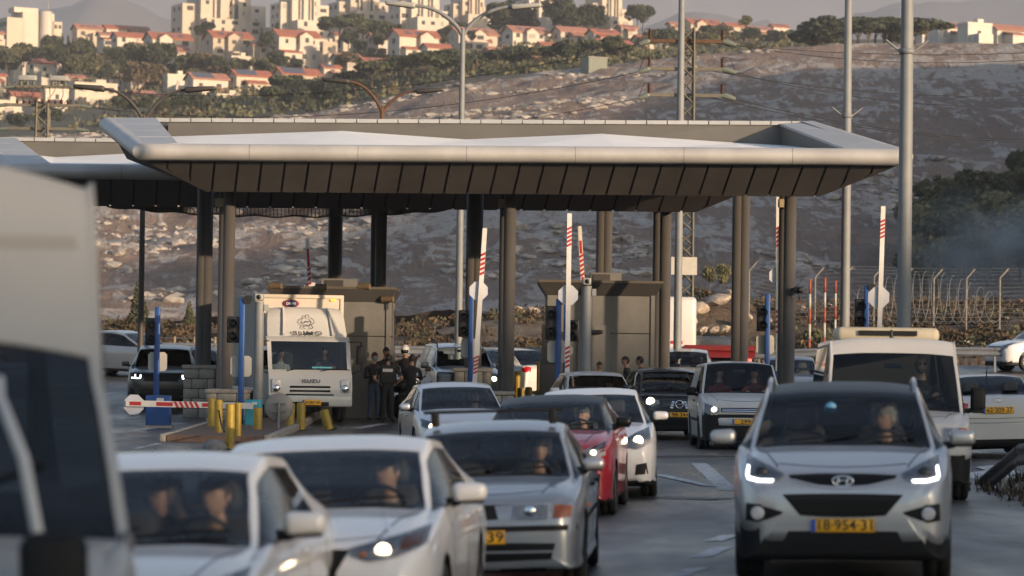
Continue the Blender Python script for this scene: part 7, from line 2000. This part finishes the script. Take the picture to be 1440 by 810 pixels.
# cargo box
mb = MB(); mb.box((0, 4.15, 2.0), (2.24, 4.5, 2.35)); bx_ = mb.build('cargo_box', M_box, tr)
for sx in (-1, 1):
    mb = MB(); mb.box((sx * 1.125, 4.15, 2.0), (.03, 4.45, 2.3)); mb.build('side_skin', M_boxs, bx_)
    mb = MB(); mb.rbox((sx * 1.08, 1.92, 2.0), (.10, .10, 2.36), .02); mb.build('corner_rail', M_box, bx_)
mb = MB(); mb.rbox((0, 1.90, 3.14), (2.26, .08, .10), .02); mb.build('top_rail', M_box, bx_)
mb = MB(); mb.rbox((.86, 1.86, 3.06), (.14, .05, .05), .02); mb.build('marker_lamp', mat('marker_orange', (.7, .25, .03), .3, emit=(1, .35, .05), estr=1.2), bx_)
mb = MB(); mb.lathe([(.001, 0), (.17, 0), (.17, .01), (.001, .01)], (0, 0, 0), 'y', 28); mb.v = [(q[0] * 1.25, q[1], q[2] * .62) for q in mb.v]; lo = mb.build('oval_logo', mat('logo_blue', (.03, .04, .12), .5), bx_, (-.22, 1.875, 2.96))
mb = MB(); mb.lathe([(.135, -.012), (.155, -.012), (.155, -.006)], (0, 0, 0), 'y', 28); mb.v = [(q[0] * 1.3, q[1], q[2] * .62) for q in mb.v]; mb.build('logo_ring', mat('logo_red', (.40, .03, .03), .5), bx_, (-.22, 1.875, 2.96))
link('logo_lettering', text_mesh('DR.PRI', .085, mat('logo_white', (.7, .7, .7), .5), .003), bx_, (-.22, 1.858, 2.955), (math.pi / 2, 0, 0))
me = text_mesh('SUMO', .20, M_ink, .004, 1.15); link('lettering', me, tr, (-.02, .475, 2.20), (math.pi / 2 - .25, 0, 0), (1.25, .75, 1))
mb = MB()   # outlined wrestler
for st in ([(-.10, .0), (-.17, .06), (-.14, .14), (-.07, .17)], [(.10, .0), (.17, .06), (.14, .14), (.07, .17)], [(-.05, .17), (-.03, .24), (.03, .24), (.05, .17)], [(-.10, .05), (-.05, .09), (.0, .07), (.05, .09), (.10, .05)], [(-.08, .0), (-.13, -.08), (-.06, -.1)], [(.08, .0), (.13, -.08), (.06, -.1)], [(-.08, 0), (0, -.03), (.08, 0)]):
    mb.tube([(a, .62 + b_ * .58 - .035, 2.42 + b_) for a, b_ in st], .009, 4)
mb.build('wrestler_outline', M_ink, tr)
for k, z in enumerate((.66, .56, .46)):
    mb = MB(); mb.rbox((-.02, -.06, z + .22), (1.02 if k < 2 else 1.2, .03, .05), .015); mb.build('grille_slot', M_plast, tr)
link('lettering', text_mesh('ISUZU', .12, M_plast, .004, 1.1), tr, (.0, -.085, 1.02), (math.pi / 2, 0, 0), (1.3, 1, 1))
for sx in (-1, 1):
    mb = MB(); mb.rbox((sx * .86, -.02, .90), (.26, .10, .34), .05); hl = mb.build('headlight', M_lampin, tr)
    mb = MB(); mb.lathe([(.09, 0), (.07, -.02), (.001, -.03)], (sx * .86, -.075, .84), 'y', 16); mb.build('bulb', M_reflect, hl)
    mb = MB(); mb.rbox((sx * .80, -.03, .52), (.16, .06, .09), .02); mb.build('fog_lamp', M_lampdk, tr)
mb = MB(); mb.rbox((0, .02, .54), (2.08, .22, .30), .06); bpm = mb.build('bumper', M_white2, tr)
mb = MB(); mb.rbox((0, -.10, .46), (.9, .02, .10), .01); mb.build('bumper_slot', M_plast, bpm)
mb = MB(); mb.rbox((.02, -.115, .50), (.46, .02, .14), .01); pl_ = mb.build('number_plate', M_plate, tr); link('plate_characters', text_mesh('10·807·60', .095, M_ink, .002), pl_, (.03, -.128, .50), (math.pi / 2, 0, 0)); mb = MB(); mb.box((-.19, -.126, .5), (.045, .004, .12)); mb.build('country_strip', M_plateb, pl_)
ty, rm = wheel_meshes(.38, .24, 'steel')
for y_ in (.95, 4.6):
    for sx in (-1, 1): wo = link('wheel', ty, tr, (sx * .88, y_, .38), (0, 0, 0 if sx > 0 else math.pi)); link('rim', rm, wo)
mb = MB(); mb.box((0, 3.3, .62), (.9, 6.0, .22)); mb.build('chassis', M_plast, tr)
for sx in (-1, 1):
    mb = MB(); mb.tube([(sx * 1.0, .35, 2.0), (sx * 1.28, .18, 2.0), (sx * 1.30, .16, 1.3), (sx * 1.02, .2, 1.2)], .016, 6); ma = mb.build('mirror_arm', M_plast, tr); mb = MB(); mb.rbox((sx * 1.27, .18, 1.68), (.20, .10, .46), .03); mb.build('mirror', M_plast, ma)
for x0_ in (-.6, .25): mb = MB(); mb.tube([(x0_, .06, 1.27), (x0_ + .3, .08, 1.33), (x0_ + .75, .12, 1.31)], .012, 5); mb.build('wiper', M_trim, tr)
mb = MB(); mb.rbox((0, .45, 1.18), (1.9, .5, .22), .06); mb.build('dashboard', M_intd, tr)
for sx in (-1, 1): mb = MB(); mb.rbox((sx * .5, 1.25, 1.25), (.5, .14, .9), .06); mb.build('seat', M_intd, tr)
mb = MB(); mb.box((.3, .22, 1.36), (.5, .25, .04)); mb.build('papers', mat('paper_blue', (.10, .40, .50), .6), tr)
class _T: pass
tc_ = _T(); tc_.p = dict(W=2.5, hc=1.3, cowl=.0, H2=1); tc_.L = 0; tc_.root = tr
seated(tc_, 'truck driver sitting at the wheel of the box truck', sx=1.0, y=.95, hip=.98, turn=-.2, shirt=M_cgrey, hair=('short', M_hairb)); seated(tc_, 'passenger in pale shirt in the box truck cab', sx=-1.2, y=1.0, hip=.92, turn=.4, shirt=M_cwhite, hair=('short', M_hairb), drive=False)

# ------------------------------------------------------------------ vehicles beyond the barrier line
M_tow = mat('tow_red', (.15, .012, .012), .4, var=.1)
d = 104.0; xt = X(1012, d, 490); tw_ = empty('tow_truck', (xt, d, g(xt, d)), math.radians(-3), label='red flatbed tow truck seen from behind, under the right columns', cat='truck')
mb = MB(); mb.box((0, 2.5, 1.18), (2.3, 5.5, .14)); mb.build('flatbed', M_tow, tw_)
mb = MB(); mb.add([(-1.15, -.3, .95), (1.15, -.3, .95), (1.15, .0, 1.28), (-1.15, .0, 1.28), (-1.15, -.35, .88), (1.15, -.35, .88)], [(0, 1, 2, 3), (4, 5, 1, 0)]); mb.build('tail_ramp', M_tow, tw_)
mb = MB(); mb.box((-1.85, .3, 1.34), (1.5, .05, .22)); sb_ = mb.build('sign_board', M_armw, tw_)
mb = MB()
for k in range(9): mb.box((-1.85 - .6 + k * .15, .27, 1.36), (.09, .01, .10))
mb.build('red_lettering', M_armr, sb_)
for sx in (-1, 1):
    mb = MB(); mb.rbox((sx * .85, -.15, .78), (.36, .08, .14), .02); mb.build('tail_lamp', M_redlit, tw_)
    mb = MB(); mb.rbox((sx * .75, -.12, .60), (.5, .04, .06), .01); mb.build('reflector_strip', M_amber, tw_)
    for y_ in (.9, 4.4): wo = link('wheel', ty, tw_, (sx * .85, y_, .38)); link('rim', rm, wo)
mb = MB(); mb.box((0, 2.5, .8), (.9, 5, .3)); mb.build('chassis', M_plast, tw_); mb = MB(); mb.rbox((0, 5.9, .95), (2.1, 1.5, 1.3), .12); mb.build('cab', M_dgrey, tw_)
mb = MB(); mb.rbox((0, -.17, .62), (.5, .02, .12), .01); mb.build('number_plate', M_plate, tw_)
mb = MB(); mb.rbox((-.2, 5.8, 1.66), (.6, .25, .12), .03); mb.build('light_bar', M_plast, tw_)
d = 109.0; xt = X(890, d, 450); lw = empty('lorry', (xt, d, g(xt, d)), math.radians(95), label='white lorry standing crossways behind the booth and columns', cat='truck')
mb = MB(); mb.rbox((0, -1.2, 1.75), (2.1, 1.7, 1.9), .15); mb.build('cab', M_white2, lw); mb = MB(); mb.box((0, .75, 1.9), (2.2, 1.7, 2.0)); mb.build('cargo_box', M_white2, lw); mb = MB(); mb.box((0, .0, .75), (.9, 3.4, .3)); mb.build('chassis', M_plast, lw)
mb = MB(); mb.add([(1.06, -1.85, 1.8), (1.06, -.7, 1.8), (1.06, -.7, 2.45), (1.06, -1.7, 2.45)], [(0, 1, 2, 3)]); mb.build('side_window', M_glassd, lw)
for y_ in (-1.1, .9):
    for sx in (-1, 1): wo = link('wheel', ty, lw, (sx * .9, y_, .38), (0, 0, 0 if sx > 0 else math.pi)); link('rim', rm, wo)
mb = MB()
for k in range(5): mb.box((1.12, -.05, .9 + k * .3), (.05, .5, .05))
mb.box((1.12, -.3, 1.5), (.05, .05, 1.5)); mb.box((1.12, .2, 1.5), (.05, .05, 1.5)); mb.build('ladder', M_rust, lw)
# motorcycle behind the officers
d = 83.0; xm = X(572, d, 590); mo = empty('motorcycle', (xm, d, g(xm, d)), math.radians(20), label='dark police motorcycle behind the officers', cat='motorcycle')
for y_ in (-.7, .7):
    mb = MB(); mb.lathe([(.21, -.06), (.30, -.065), (.32, 0), (.30, .065), (.21, .06)], (0, y_, .32), 'x', 26); wo = mb.build('wheel', M_rub, mo); mb = MB(); mb.lathe([(.001, -.03), (.21, -.05), (.21, .05), (.001, .03)], (0, y_, .32), 'x', 20); mb.build('rim', M_steelrim, wo)
mb = MB(); mb.rbox((0, -.15, .82), (.30, .55, .26), .10); mb.build('tank', M_navy, mo); mb = MB(); mb.rbox((0, .42, .80), (.30, .7, .14), .06); mb.build('seat', M_plast, mo); mb = MB(); mb.rbox((0, 0, .48), (.34, .6, .4), .08); mb.build('engine', M_dgrey, mo)
mb = MB(); mb.tube([(0, -.70, .32), (0, -.50, .95), (0, -.46, 1.05)], .035, 8); mb.build('fork', M_steelrim, mo); mb = MB(); mb.tube([(-.38, -.36, 1.12), (-.15, -.46, 1.06), (.15, -.46, 1.06), (.38, -.36, 1.12)], .018, 8); hb = mb.build('handlebar', M_plast, mo)
for sx in (-1, 1): mb = MB(); mb.rbox((sx * .42, -.42, 1.30), (.16, .03, .10), .02); mb.tube([(sx * .34, -.38, 1.12), (sx * .42, -.42, 1.28)], .01, 5); mb.build('mirror', M_plast, hb)
mb = MB(); mb.rbox((0, -.58, .98), (.34, .14, .34), .06); mb.build('fairing', M_navy, mo); mb = MB(); mb.lathe([(.001, 0), (.09, 0), (.10, .05)], (0, -.665, .95), 'y', 16); mb.build('headlight', M_reflect, mo); mb = MB(); mb.rbox((0, .85, .85), (.5, .4, .34), .05); mb.build('top_case', M_plast, mo)

# ------------------------------------------------------------------ people standing
def at(px, d): return X(px, d, 590), d
x, y = at(525, 81.0); standing('man in dark jacket, blue jeans and face mask beside the truck', x, y, math.radians(25), 1.76, turn=.2, top=M_cblack, legs=M_jeans, hair=('short', M_hairb), extra=ex_mask, arms='front')
x, y = at(545, 80.2); standing('officer in a black vest seen from behind, with grey back patch', x, y, math.radians(178), 1.74, top=M_cblack, legs=M_cblack, hair=('short', M_hairb), arms='hips', sleeves=False, extra=ex_vest)
x, y = at(541, 83.0); standing('officer in a dark cap behind the one with the back patch', x, y, math.radians(20), 1.86, nod=.1, hair=('cap', M_cblack), arms='front')
x, y = at(569, 83.4); standing('motorcycle officer wearing a white helmet', x, y, math.radians(-20), 1.90, extra=ex_helmet, arms='reach')
x, y = at(578, 81.0); standing('man in black seen from behind at the right of the group', x, y, math.radians(165), 1.72, top=M_cblack, legs=M_cblack, hair=('short', M_hairb), arms='front')
x, y = at(841, 81.0); standing('guard in an olive cap standing left of the booth door', x, y, math.radians(40), 1.60, top=M_colive, legs=M_colive, hair=('cap', M_colive))
x, y = at(880, 81.2); standing('dark-haired guard in front of the booth wall, left of a companion', x, y, math.radians(-80), 1.74, top=M_colive, legs=M_cblack)
x, y = at(900, 81.6); standing('dark-haired guard nearest the booth corner post', x, y, math.radians(-100), 1.74, top=M_cblack, legs=M_cblack)
# ------------------------------------------------------------------ guardrails and fences
M_rail = mat('guardrail_steel', (.20, .215, .235), .5, .5, var=.12, vscale=2); M_wood = mat('fence_wood', (.25, .19, .12), .85, var=.2, vscale=4)
def guardrail(label, pts, step=2.0, h=.72):
    root = empty('guardrail', pts[0], label=label, cat='guardrail'); o0 = Vector(pts[0])
    prof = [(.0, .15), (-.05, .11), (-.06, .07), (.0, .02), (0, -.02), (-.06, -.07), (-.05, -.11), (0, -.15)]
    tot = 0
    for a, b_ in zip(pts[:-1], pts[1:]):
        a, b_ = Vector(a) - o0, Vector(b_) - o0; dv = (b_ - a); n = Vector((dv.y, -dv.x, 0)).normalized(); nseg = max(1, round(dv.length / 4))
        for k in range(nseg):
            p, q = a.lerp(b_, k / nseg + .001), a.lerp(b_, (k + 1) / nseg - .001)
            mb = MB(); mb.grid([[p + n * -u + Vector((0, 0, h + v)) for u, v in prof], [q + n * -u + Vector((0, 0, h + v)) for u, v in prof]]); mb.build('rail', M_rail, root)
        np_ = max(1, int(dv.length / step))
        for k in range(np_):
            p = a.lerp(b_, (k + .5) / np_); mb = MB(); mb.box((p.x - n.x * .07, p.y - n.y * .07, p.z + h / 2), (.07, .1, h + .1)); mb.build('post', M_rail, root)
    return root
def gp(px, d): x = X(px, d); return Vector((x, d, g(x, d)))
guardrail('long guardrail along the verge between the officers and the booth', [gp(120, 110), gp(480, 110), gp(790, 110)])
guardrail('guardrail along the verge on the right, left of the white crossover', [gp(1010, 109), gp(1240, 108), gp(1560, 107)])
a, b_, c_ = P(1378, 688, 46), P(1432, 652, 44.2), P(1520, 640, 43.0)
for q, h_ in ((a, .72), (b_, .72), (c_, .72)): q.z -= .60
a.z -= .1
guardrail('near guardrail with sloping end at the right edge', [a, b_, c_], 1.2)
def fence(label, pts, post_h, bent, m, nwire, name='wire_fence', rad=.04, wr=.012):
    root = empty(name, pts[0], label=label, cat='fence'); o0 = Vector(pts[0])
    tops = []
    for p in pts:
        p = Vector(p) - o0; mb = MB(); t = [(p.x, p.y, p.z - .3), (p.x, p.y, p.z + post_h)]
        if bent: t.append((p.x + .32, p.y - .1, p.z + post_h + .38))
        mb.tube(t, rad, 7); mb.build('post', m, root); tops.append(p)
    mb = MB()
    for k in range(nwire):
        z = .2 + (post_h - .25) * k / max(1, nwire - 1)
        mb.tube([t + Vector((0, -.05, z)) for t in tops], wr, 3, cap=False)
    if bent:
        for k in range(3): mb.tube([t + Vector((.32 * (k + 1) / 3, -.1 * (k + 1) / 3, post_h + .38 * (k + 1) / 3)) for t in tops], wr, 3, cap=False)
    tag(mb.build('wires', M_rail, root), kind='stuff')
    return root
fence('wire fence with bent concrete posts on the right verge', [gp(px, 128) for px in (1052, 1098, 1145, 1186, 1228, 1270, 1312, 1358, 1405, 1452, 1500)], 2.1, True, mat('concrete_post', (.24, .22, .19), .9, var=.15), 12, wr=.010)
fence('low wooden-post fence behind the dark cars at the left', [gp(px, 112) for px in (100, 145, 187, 216, 245, 273, 302, 330, 360)], 1.0, False, M_wood, 4, 'post_fence', .05)
# razor-wire coil
mb = MB(); n = 420; A, B_ = gp(1195, 127), gp(1400, 127); pts = []
for k in range(n):
    t = k / (n - 1); r = .55 + .5 * math.sin(t * math.pi); a_ = t * 2 * math.pi * 16
    p = A.lerp(B_, t); pts.append((p.x + .3 * math.cos(a_), p.y + r * .5 * math.cos(a_), p.z + 1.0 + .4 * math.sin(t * math.pi) + r * math.sin(a_)))
mb.tube(pts, .012, 3, cap=False); tag(mb.build('razor_wire', M_rail), 'coiled razor wire hanging along the bent-post fence', 'wire')
def marker(label, px, rt, d, wpx):
    p = gp(px, d); H = z_at(rt, d, px) - p.z; root = empty('marker_post', p, label=label, cat='marker post', group='red and white marker posts'); n = 5
    for k in range(n):
        mb = MB(); r = wpx / (F / d) / 2; mb.lathe([(.001, H * k / n), (r, H * k / n), (r, H * (k + 1) / n - .004), (.001, H * (k + 1) / n - .004)], n=12); mb.build('band', mat('marker_red', (.30, .06, .03), .6) if (n - k) % 2 else M_signw, root)
M_armr2 = M_armr
marker('red and white marker post left of the first bent fence post', 1138, 392, 121, 3.4); marker('red and white marker post right of the first bent fence post', 1159, 390, 121, 3.4); marker('dull red marker post furthest right, half hidden', 1174, 394, 123, 3.0)

# ------------------------------------------------------------------ rocks and dry growth
def rock_mesh(seed, sub=2, flat=.7):
    bm = bmesh.new(); bmesh.ops.create_icosphere(bm, subdivisions=sub, radius=1); rr = np.random.RandomState(seed)
    off = rr.uniform(-9, 9, 3)
    for v in bm.verts:
        n_ = float(fbm(np.array([v.co.x * 1.3 + off[0] + v.co.z]), np.array([v.co.y * 1.3 + off[1] - v.co.z * .7]), 3, seed)[0]); v.co *= .55 + .9 * n_; v.co.z *= flat
    V = np.array([v.co[:] for v in bm.verts]); Fq = np.array([[v.index for v in f.verts] for f in bm.faces]); bm.free(); return V, Fq
M_rock = mat('boulder', (.25, .20, .155), .9, var=.35, vscale=2.5, bump=.6, bscale=6, color2=(.46, .39, .31)); M_rockh = mat('limestone', (.20, .18, .165), .95, color2=(.48, .43, .38), vscale=.6)
BR = [(983, 392, 128, 26, 17), (1010, 398, 128, 34, 15), (1028, 404, 129, 22, 12), (972, 408, 127, 16, 10), (990, 412, 126, 13, 9), (1006, 414, 126, 14, 9), (1020, 416, 126, 14, 9), (1036, 412, 127, 13, 9), (962, 414, 127, 12, 9), (1050, 408, 128, 14, 9),
      (728, 436, 136, 20, 16), (748, 432, 136, 20, 15), (700, 440, 136, 16, 11), (765, 436, 137, 16, 12), (662, 438, 137, 13, 10), (640, 436, 138, 14, 9), (612, 442, 136, 12, 8), (776, 428, 138, 16, 12), (880, 398, 138, 14, 10), (902, 396, 138, 18, 10), (920, 400, 138, 12, 8), (1265, 428, 126, 14, 10), (1290, 432, 124, 14, 9), (1428, 446, 122, 18, 11), (1400, 448, 122, 10, 7), (1215, 430, 124, 12, 9), (1075, 400, 130, 20, 14), (1095, 404, 129, 16, 11)]
LOCN = {0: 'in the sunlit heap behind the columns at right centre', 1: 'on the bank between the middle column and the booth', 2: 'behind the booth roof', 3: 'along the fence on the right verge'}
cnt = {}
rms = []
for k in range(6):
    V, Fq = rock_mesh(40 + k); rms.append(np_mesh('boulder', V, Fq, M_rock, smooth=False))
for px, row, d, wpx, hpx in sorted(BR):
    rg = 0 if 955 < px < 1055 else (1 if px < 790 else (2 if px < 930 else 3)); cnt[rg] = cnt.get(rg, 0) + 1
    p = P(px, row, d); s_ = F / d; p.z = g(p.x, d) + hpx / s_ * (.25 if rg else .45) + (RND.uniform(0, .25) if rg == 0 else 0); o = link('boulder', rms[(px * 7) % 6], None, p, (RND.uniform(-.3, .3), RND.uniform(-.3, .3), RND.uniform(0, 6)), (wpx / s_ * .62, wpx / s_ * .55, hpx / s_ * .8))
    tag(o, '%s pale boulder from the left %s' % (ORD[cnt[rg] - 1], LOCN[rg]), 'boulder', 'boulders on the verge')
def scatter(name, base, xs_, ys_, zs_, scl, m, rs, zscale=None):
    """one mesh of many small rocks"""
    Vb, Fb = base; n = len(xs_); a = rs.uniform(0, 6.28, n); ca, sa = np.cos(a), np.sin(a)
    sx = scl * rs.uniform(.8, 2.0, n); sy = scl * rs.uniform(.6, 1.1, n); sz = scl * rs.uniform(.3, .7, n) * (zscale or 1)
    Vx = Vb[None, :, 0] * sx[:, None]; Vy = Vb[None, :, 1] * sy[:, None]; Vz = Vb[None, :, 2] * sz[:, None]
    W_ = np.stack([Vx * ca[:, None] - Vy * sa[:, None] + xs_[:, None], Vx * sa[:, None] + Vy * ca[:, None] + ys_[:, None], Vz + zs_[:, None]], 2).reshape(-1, 3)
    Fs = (Fb[None] + (np.arange(n) * len(Vb))[:, None, None]).reshape(-1, 3)
    o = link(name, np_mesh(name, W_, Fs, m, smooth=False)); tag(o, kind='stuff'); return o
rs = np.random.RandomState(5)
yy = 228 + (600 - 228) * rs.uniform(0, 1, 42000) ** 1.1; uu = rs.uniform(-.22, .22, 42000); xx = uu * yy
dens = fbm(xx * .022, yy * .022, 3, 31) + .35 * fbm(xx * .12, yy * .12, 2, 77)
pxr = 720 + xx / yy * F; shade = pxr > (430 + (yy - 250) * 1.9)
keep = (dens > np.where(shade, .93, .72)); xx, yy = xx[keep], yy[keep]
rgh = (fbm(xx * .25, yy * .25, 4, 21) - .5) * 2.0
o = scatter('limestone_outcrop', rock_mesh(3, 1, .8), xx, yy, terrain(xx, yy) + rgh + .05, .16 + 1.2 * rs.uniform(0, 1, len(xx)) ** 5, M_rockh, rs)
tag(o, 'pale limestone rocks strewn over the hillside', 'rocks')
n = 1500; yy = rs.uniform(243, 380, n); pxx = rs.uniform(120, 480, n); xx = (pxx - 720) / F * yy; kp = fbm(xx * .09, yy * .05, 3, 44) > .50; xx, yy = xx[kp], yy[kp]; rgh = (fbm(xx * .25, yy * .25, 4, 21) - .5) * 2.0
o = scatter('limestone_boulders', rock_mesh(6, 1, .8), xx, yy, terrain(xx, yy) + rgh, .14 + .55 * rs.uniform(0, 1, len(xx)) ** 3, M_rockh, rs, 1.3); tag(o, 'large sunlit limestone blocks on the lower slope at left', 'rocks')
xx = rs.uniform(-34, 34, 900); yy = 115 + 26 * rs.uniform(0, 1, 900)
o = scatter('verge_stones', rock_mesh(9, 1), xx, yy, G(xx, yy) + .02, .05 + .18 * rs.uniform(0, 1, 900) ** 3, M_rock, rs); tag(o, 'small stones scattered over the grassy verge', 'stones')
# dry grass and low scrub on the verge
def tufts(name, xs_, ys_, zs_, hmin, hmax, nb, m, rs, spread=.18, wid=.02):
    n = len(xs_); k = n * nb
    h = rs.uniform(hmin, hmax, (n, nb)); a = rs.uniform(0, 6.28, (n, nb)); le = rs.uniform(.2, .9, (n, nb)) * h
    bx = xs_[:, None] + rs.normal(0, spread, (n, nb)); by = ys_[:, None] + rs.normal(0, spread, (n, nb)); bz = np.repeat(zs_[:, None], nb, 1) - .03
    w_ = wid * rs.uniform(.6, 1.5, (n, nb)); dx, dy = -np.sin(a) * w_, np.cos(a) * w_
    V = np.stack([np.stack([bx - dx, by - dy, bz], 2), np.stack([bx + dx, by + dy, bz], 2), np.stack([bx + np.cos(a) * le, by + np.sin(a) * le, bz + h], 2)], 2).reshape(-1, 3)
    o = link(name, np_mesh(name, V, np.arange(3 * k).reshape(-1, 3), m, smooth=False)); tag(o, kind='stuff'); return o
M_dry = mat('dry_grass', (.062, .040, .022), .95, color2=(.13, .085, .048), vscale=.6); M_scrub = mat('scrub', (.030, .026, .016), .95, color2=(.070, .052, .030), vscale=.5)
xx = rs.uniform(-36, 36, 5200); yy = 113.5 + 30 * rs.uniform(0, 1, 5200) ** .9; kp = fbm(xx * .3, yy * .3, 3, 61) > .56; xx, yy = xx[kp], yy[kp]
tag(tufts('dry_grass', xx, yy, G(xx, yy), .12, .42, 14, M_dry, rs, .25, .02), 'tall dry golden grass on the verge', 'grass')
n = 2300; xx = rs.uniform(-36, 36, n); yy = 113.5 + 31 * rs.uniform(0, 1, n); kp = fbm(xx * .22, yy * .22, 3, 15) > .44; xx, yy = xx[kp], yy[kp]; zz = G(xx, yy); nb = 44
rad = rs.uniform(.2, .75, (len(xx), 1)); dv = rs.normal(size=(len(xx), nb, 3)); dv /= np.linalg.norm(dv, axis=2)[:, :, None]; dv[:, :, 2] = abs(dv[:, :, 2]) * .75
C = (np.stack([xx, yy, zz], 1)[:, None, :] + dv * rad[:, :, None] * rs.uniform(.5, 1.05, (len(xx), nb, 1))).reshape(-1, 3); k = len(C)
a = rs.normal(size=(k, 3)); a /= np.linalg.norm(a, axis=1)[:, None]; q = rs.normal(size=(k, 3)); b_ = np.cross(a, q); b_ /= np.linalg.norm(b_, axis=1)[:, None]; sz = rs.uniform(.04, .13, (k, 1))
V = np.stack([C - a * sz - b_ * sz * .5, C + a * sz * .3 - b_ * sz * .6, C + a * sz + b_ * sz * .4, C - a * sz * .2 + b_ * sz * .6], 1).reshape(-1, 3)
o = link('low_scrub', np_mesh('low_scrub', V, np.arange(4 * k).reshape(-1, 4), [M_scrub, M_dry, M_leafs[2]], False, np.repeat(rs.choice([0, 0, 0, 1, 1, 2], len(xx)), nb))); tag(o, 'low rounded brown scrub on the verge', 'scrub', kind='stuff')
xx = np.concatenate([rs.uniform(6.7, 9, 200)]); yy = rs.uniform(36, 47, 200); tag(tufts('roadside_weeds', xx, yy, G(xx, yy), .06, .28, 10, M_scrub, rs, .15, .02), 'dark weeds along the foot of the near guardrail', 'weeds')
# tin shed above the rocky slope
q = hit_terrain(835, 100); root = empty('tin_shed', (q.x, q.y, q.z), math.radians(30), label='small green tin shed under the pines on the slope edge', cat='shed')
mb = MB(); mb.box((0, 0, .8), (4, 3, 3.4)); mb.build('wall', mat('shed_green', (.16, .18, .15), .7, var=.1), root); mb = MB(); mb.add([(-2.2, -1.7, 2.5), (2.2, -1.7, 2.5), (2.2, 1.7, 2.9), (-2.2, 1.7, 2.9), (-2.2, -1.7, 2.4), (2.2, -1.7, 2.4), (2.2, 1.7, 2.8), (-2.2, 1.7, 2.8)], [(0, 1, 2, 3), (4, 7, 6, 5), (0, 4, 5, 1), (1, 5, 6, 2), (2, 6, 7, 3), (3, 7, 4, 0)]); mb.build('roof', M_slab, root)

# ------------------------------------------------------------------ smoke drifting before the wood
p = P(1395, 352, 232); bm = bmesh.new(); bmesh.ops.create_icosphere(bm, subdivisions=3, radius=1); me = bpy.data.meshes.new('smoke'); bm.to_mesh(me); bm.free()
SM = bpy.data.materials.new('smoke_air'); SM.use_nodes = True; st = SM.node_tree; st.nodes.remove(st.nodes['Principled BSDF'])
pv = st.nodes.new('ShaderNodeVolumePrincipled'); pv.inputs['Color'].default_value = (.86, .93, 1.0, 1); pv.inputs['Anisotropy'].default_value = 0
tcn = st.nodes.new('ShaderNodeTexCoord'); nz = st.nodes.new('ShaderNodeTexNoise'); nz.inputs['Scale'].default_value = 2.2; nz.inputs['Detail'].default_value = 3; ln = st.nodes.new('ShaderNodeVectorMath'); ln.operation = 'LENGTH'
st.links.new(tcn.outputs['Object'], nz.inputs['Vector']); st.links.new(tcn.outputs['Object'], ln.inputs[0])
fo = st.nodes.new('ShaderNodeMapRange'); fo.inputs['From Min'].default_value = 1.0; fo.inputs['From Max'].default_value = .1; fo.inputs['To Min'].default_value = 0; fo.inputs['To Max'].default_value = 1; fo.interpolation_type = 'SMOOTHSTEP'; st.links.new(ln.outputs['Value'], fo.inputs['Value'])
mm_ = st.nodes.new('ShaderNodeMapRange'); mm_.inputs['From Min'].default_value = .38; mm_.inputs['From Max'].default_value = .7; st.links.new(nz.outputs['Fac'], mm_.inputs['Value'])
ml = st.nodes.new('ShaderNodeMath'); ml.operation = 'MULTIPLY'; st.links.new(fo.outputs[0], ml.inputs[0]); st.links.new(mm_.outputs[0], ml.inputs[1])
m2 = st.nodes.new('ShaderNodeMath'); m2.operation = 'MULTIPLY'; m2.inputs[1].default_value = .20; st.links.new(ml.outputs[0], m2.inputs[0]); st.links.new(m2.outputs[0], pv.inputs['Density'])
st.links.new(pv.outputs[0], st.nodes['Material Output'].inputs['Volume']); me.materials.append(SM)
o = link('smoke', me, None, p, None, (8.5, 6.0, 5.6)); tag(o, 'thin blue smoke drifting in front of the wood', 'smoke', kind='stuff')
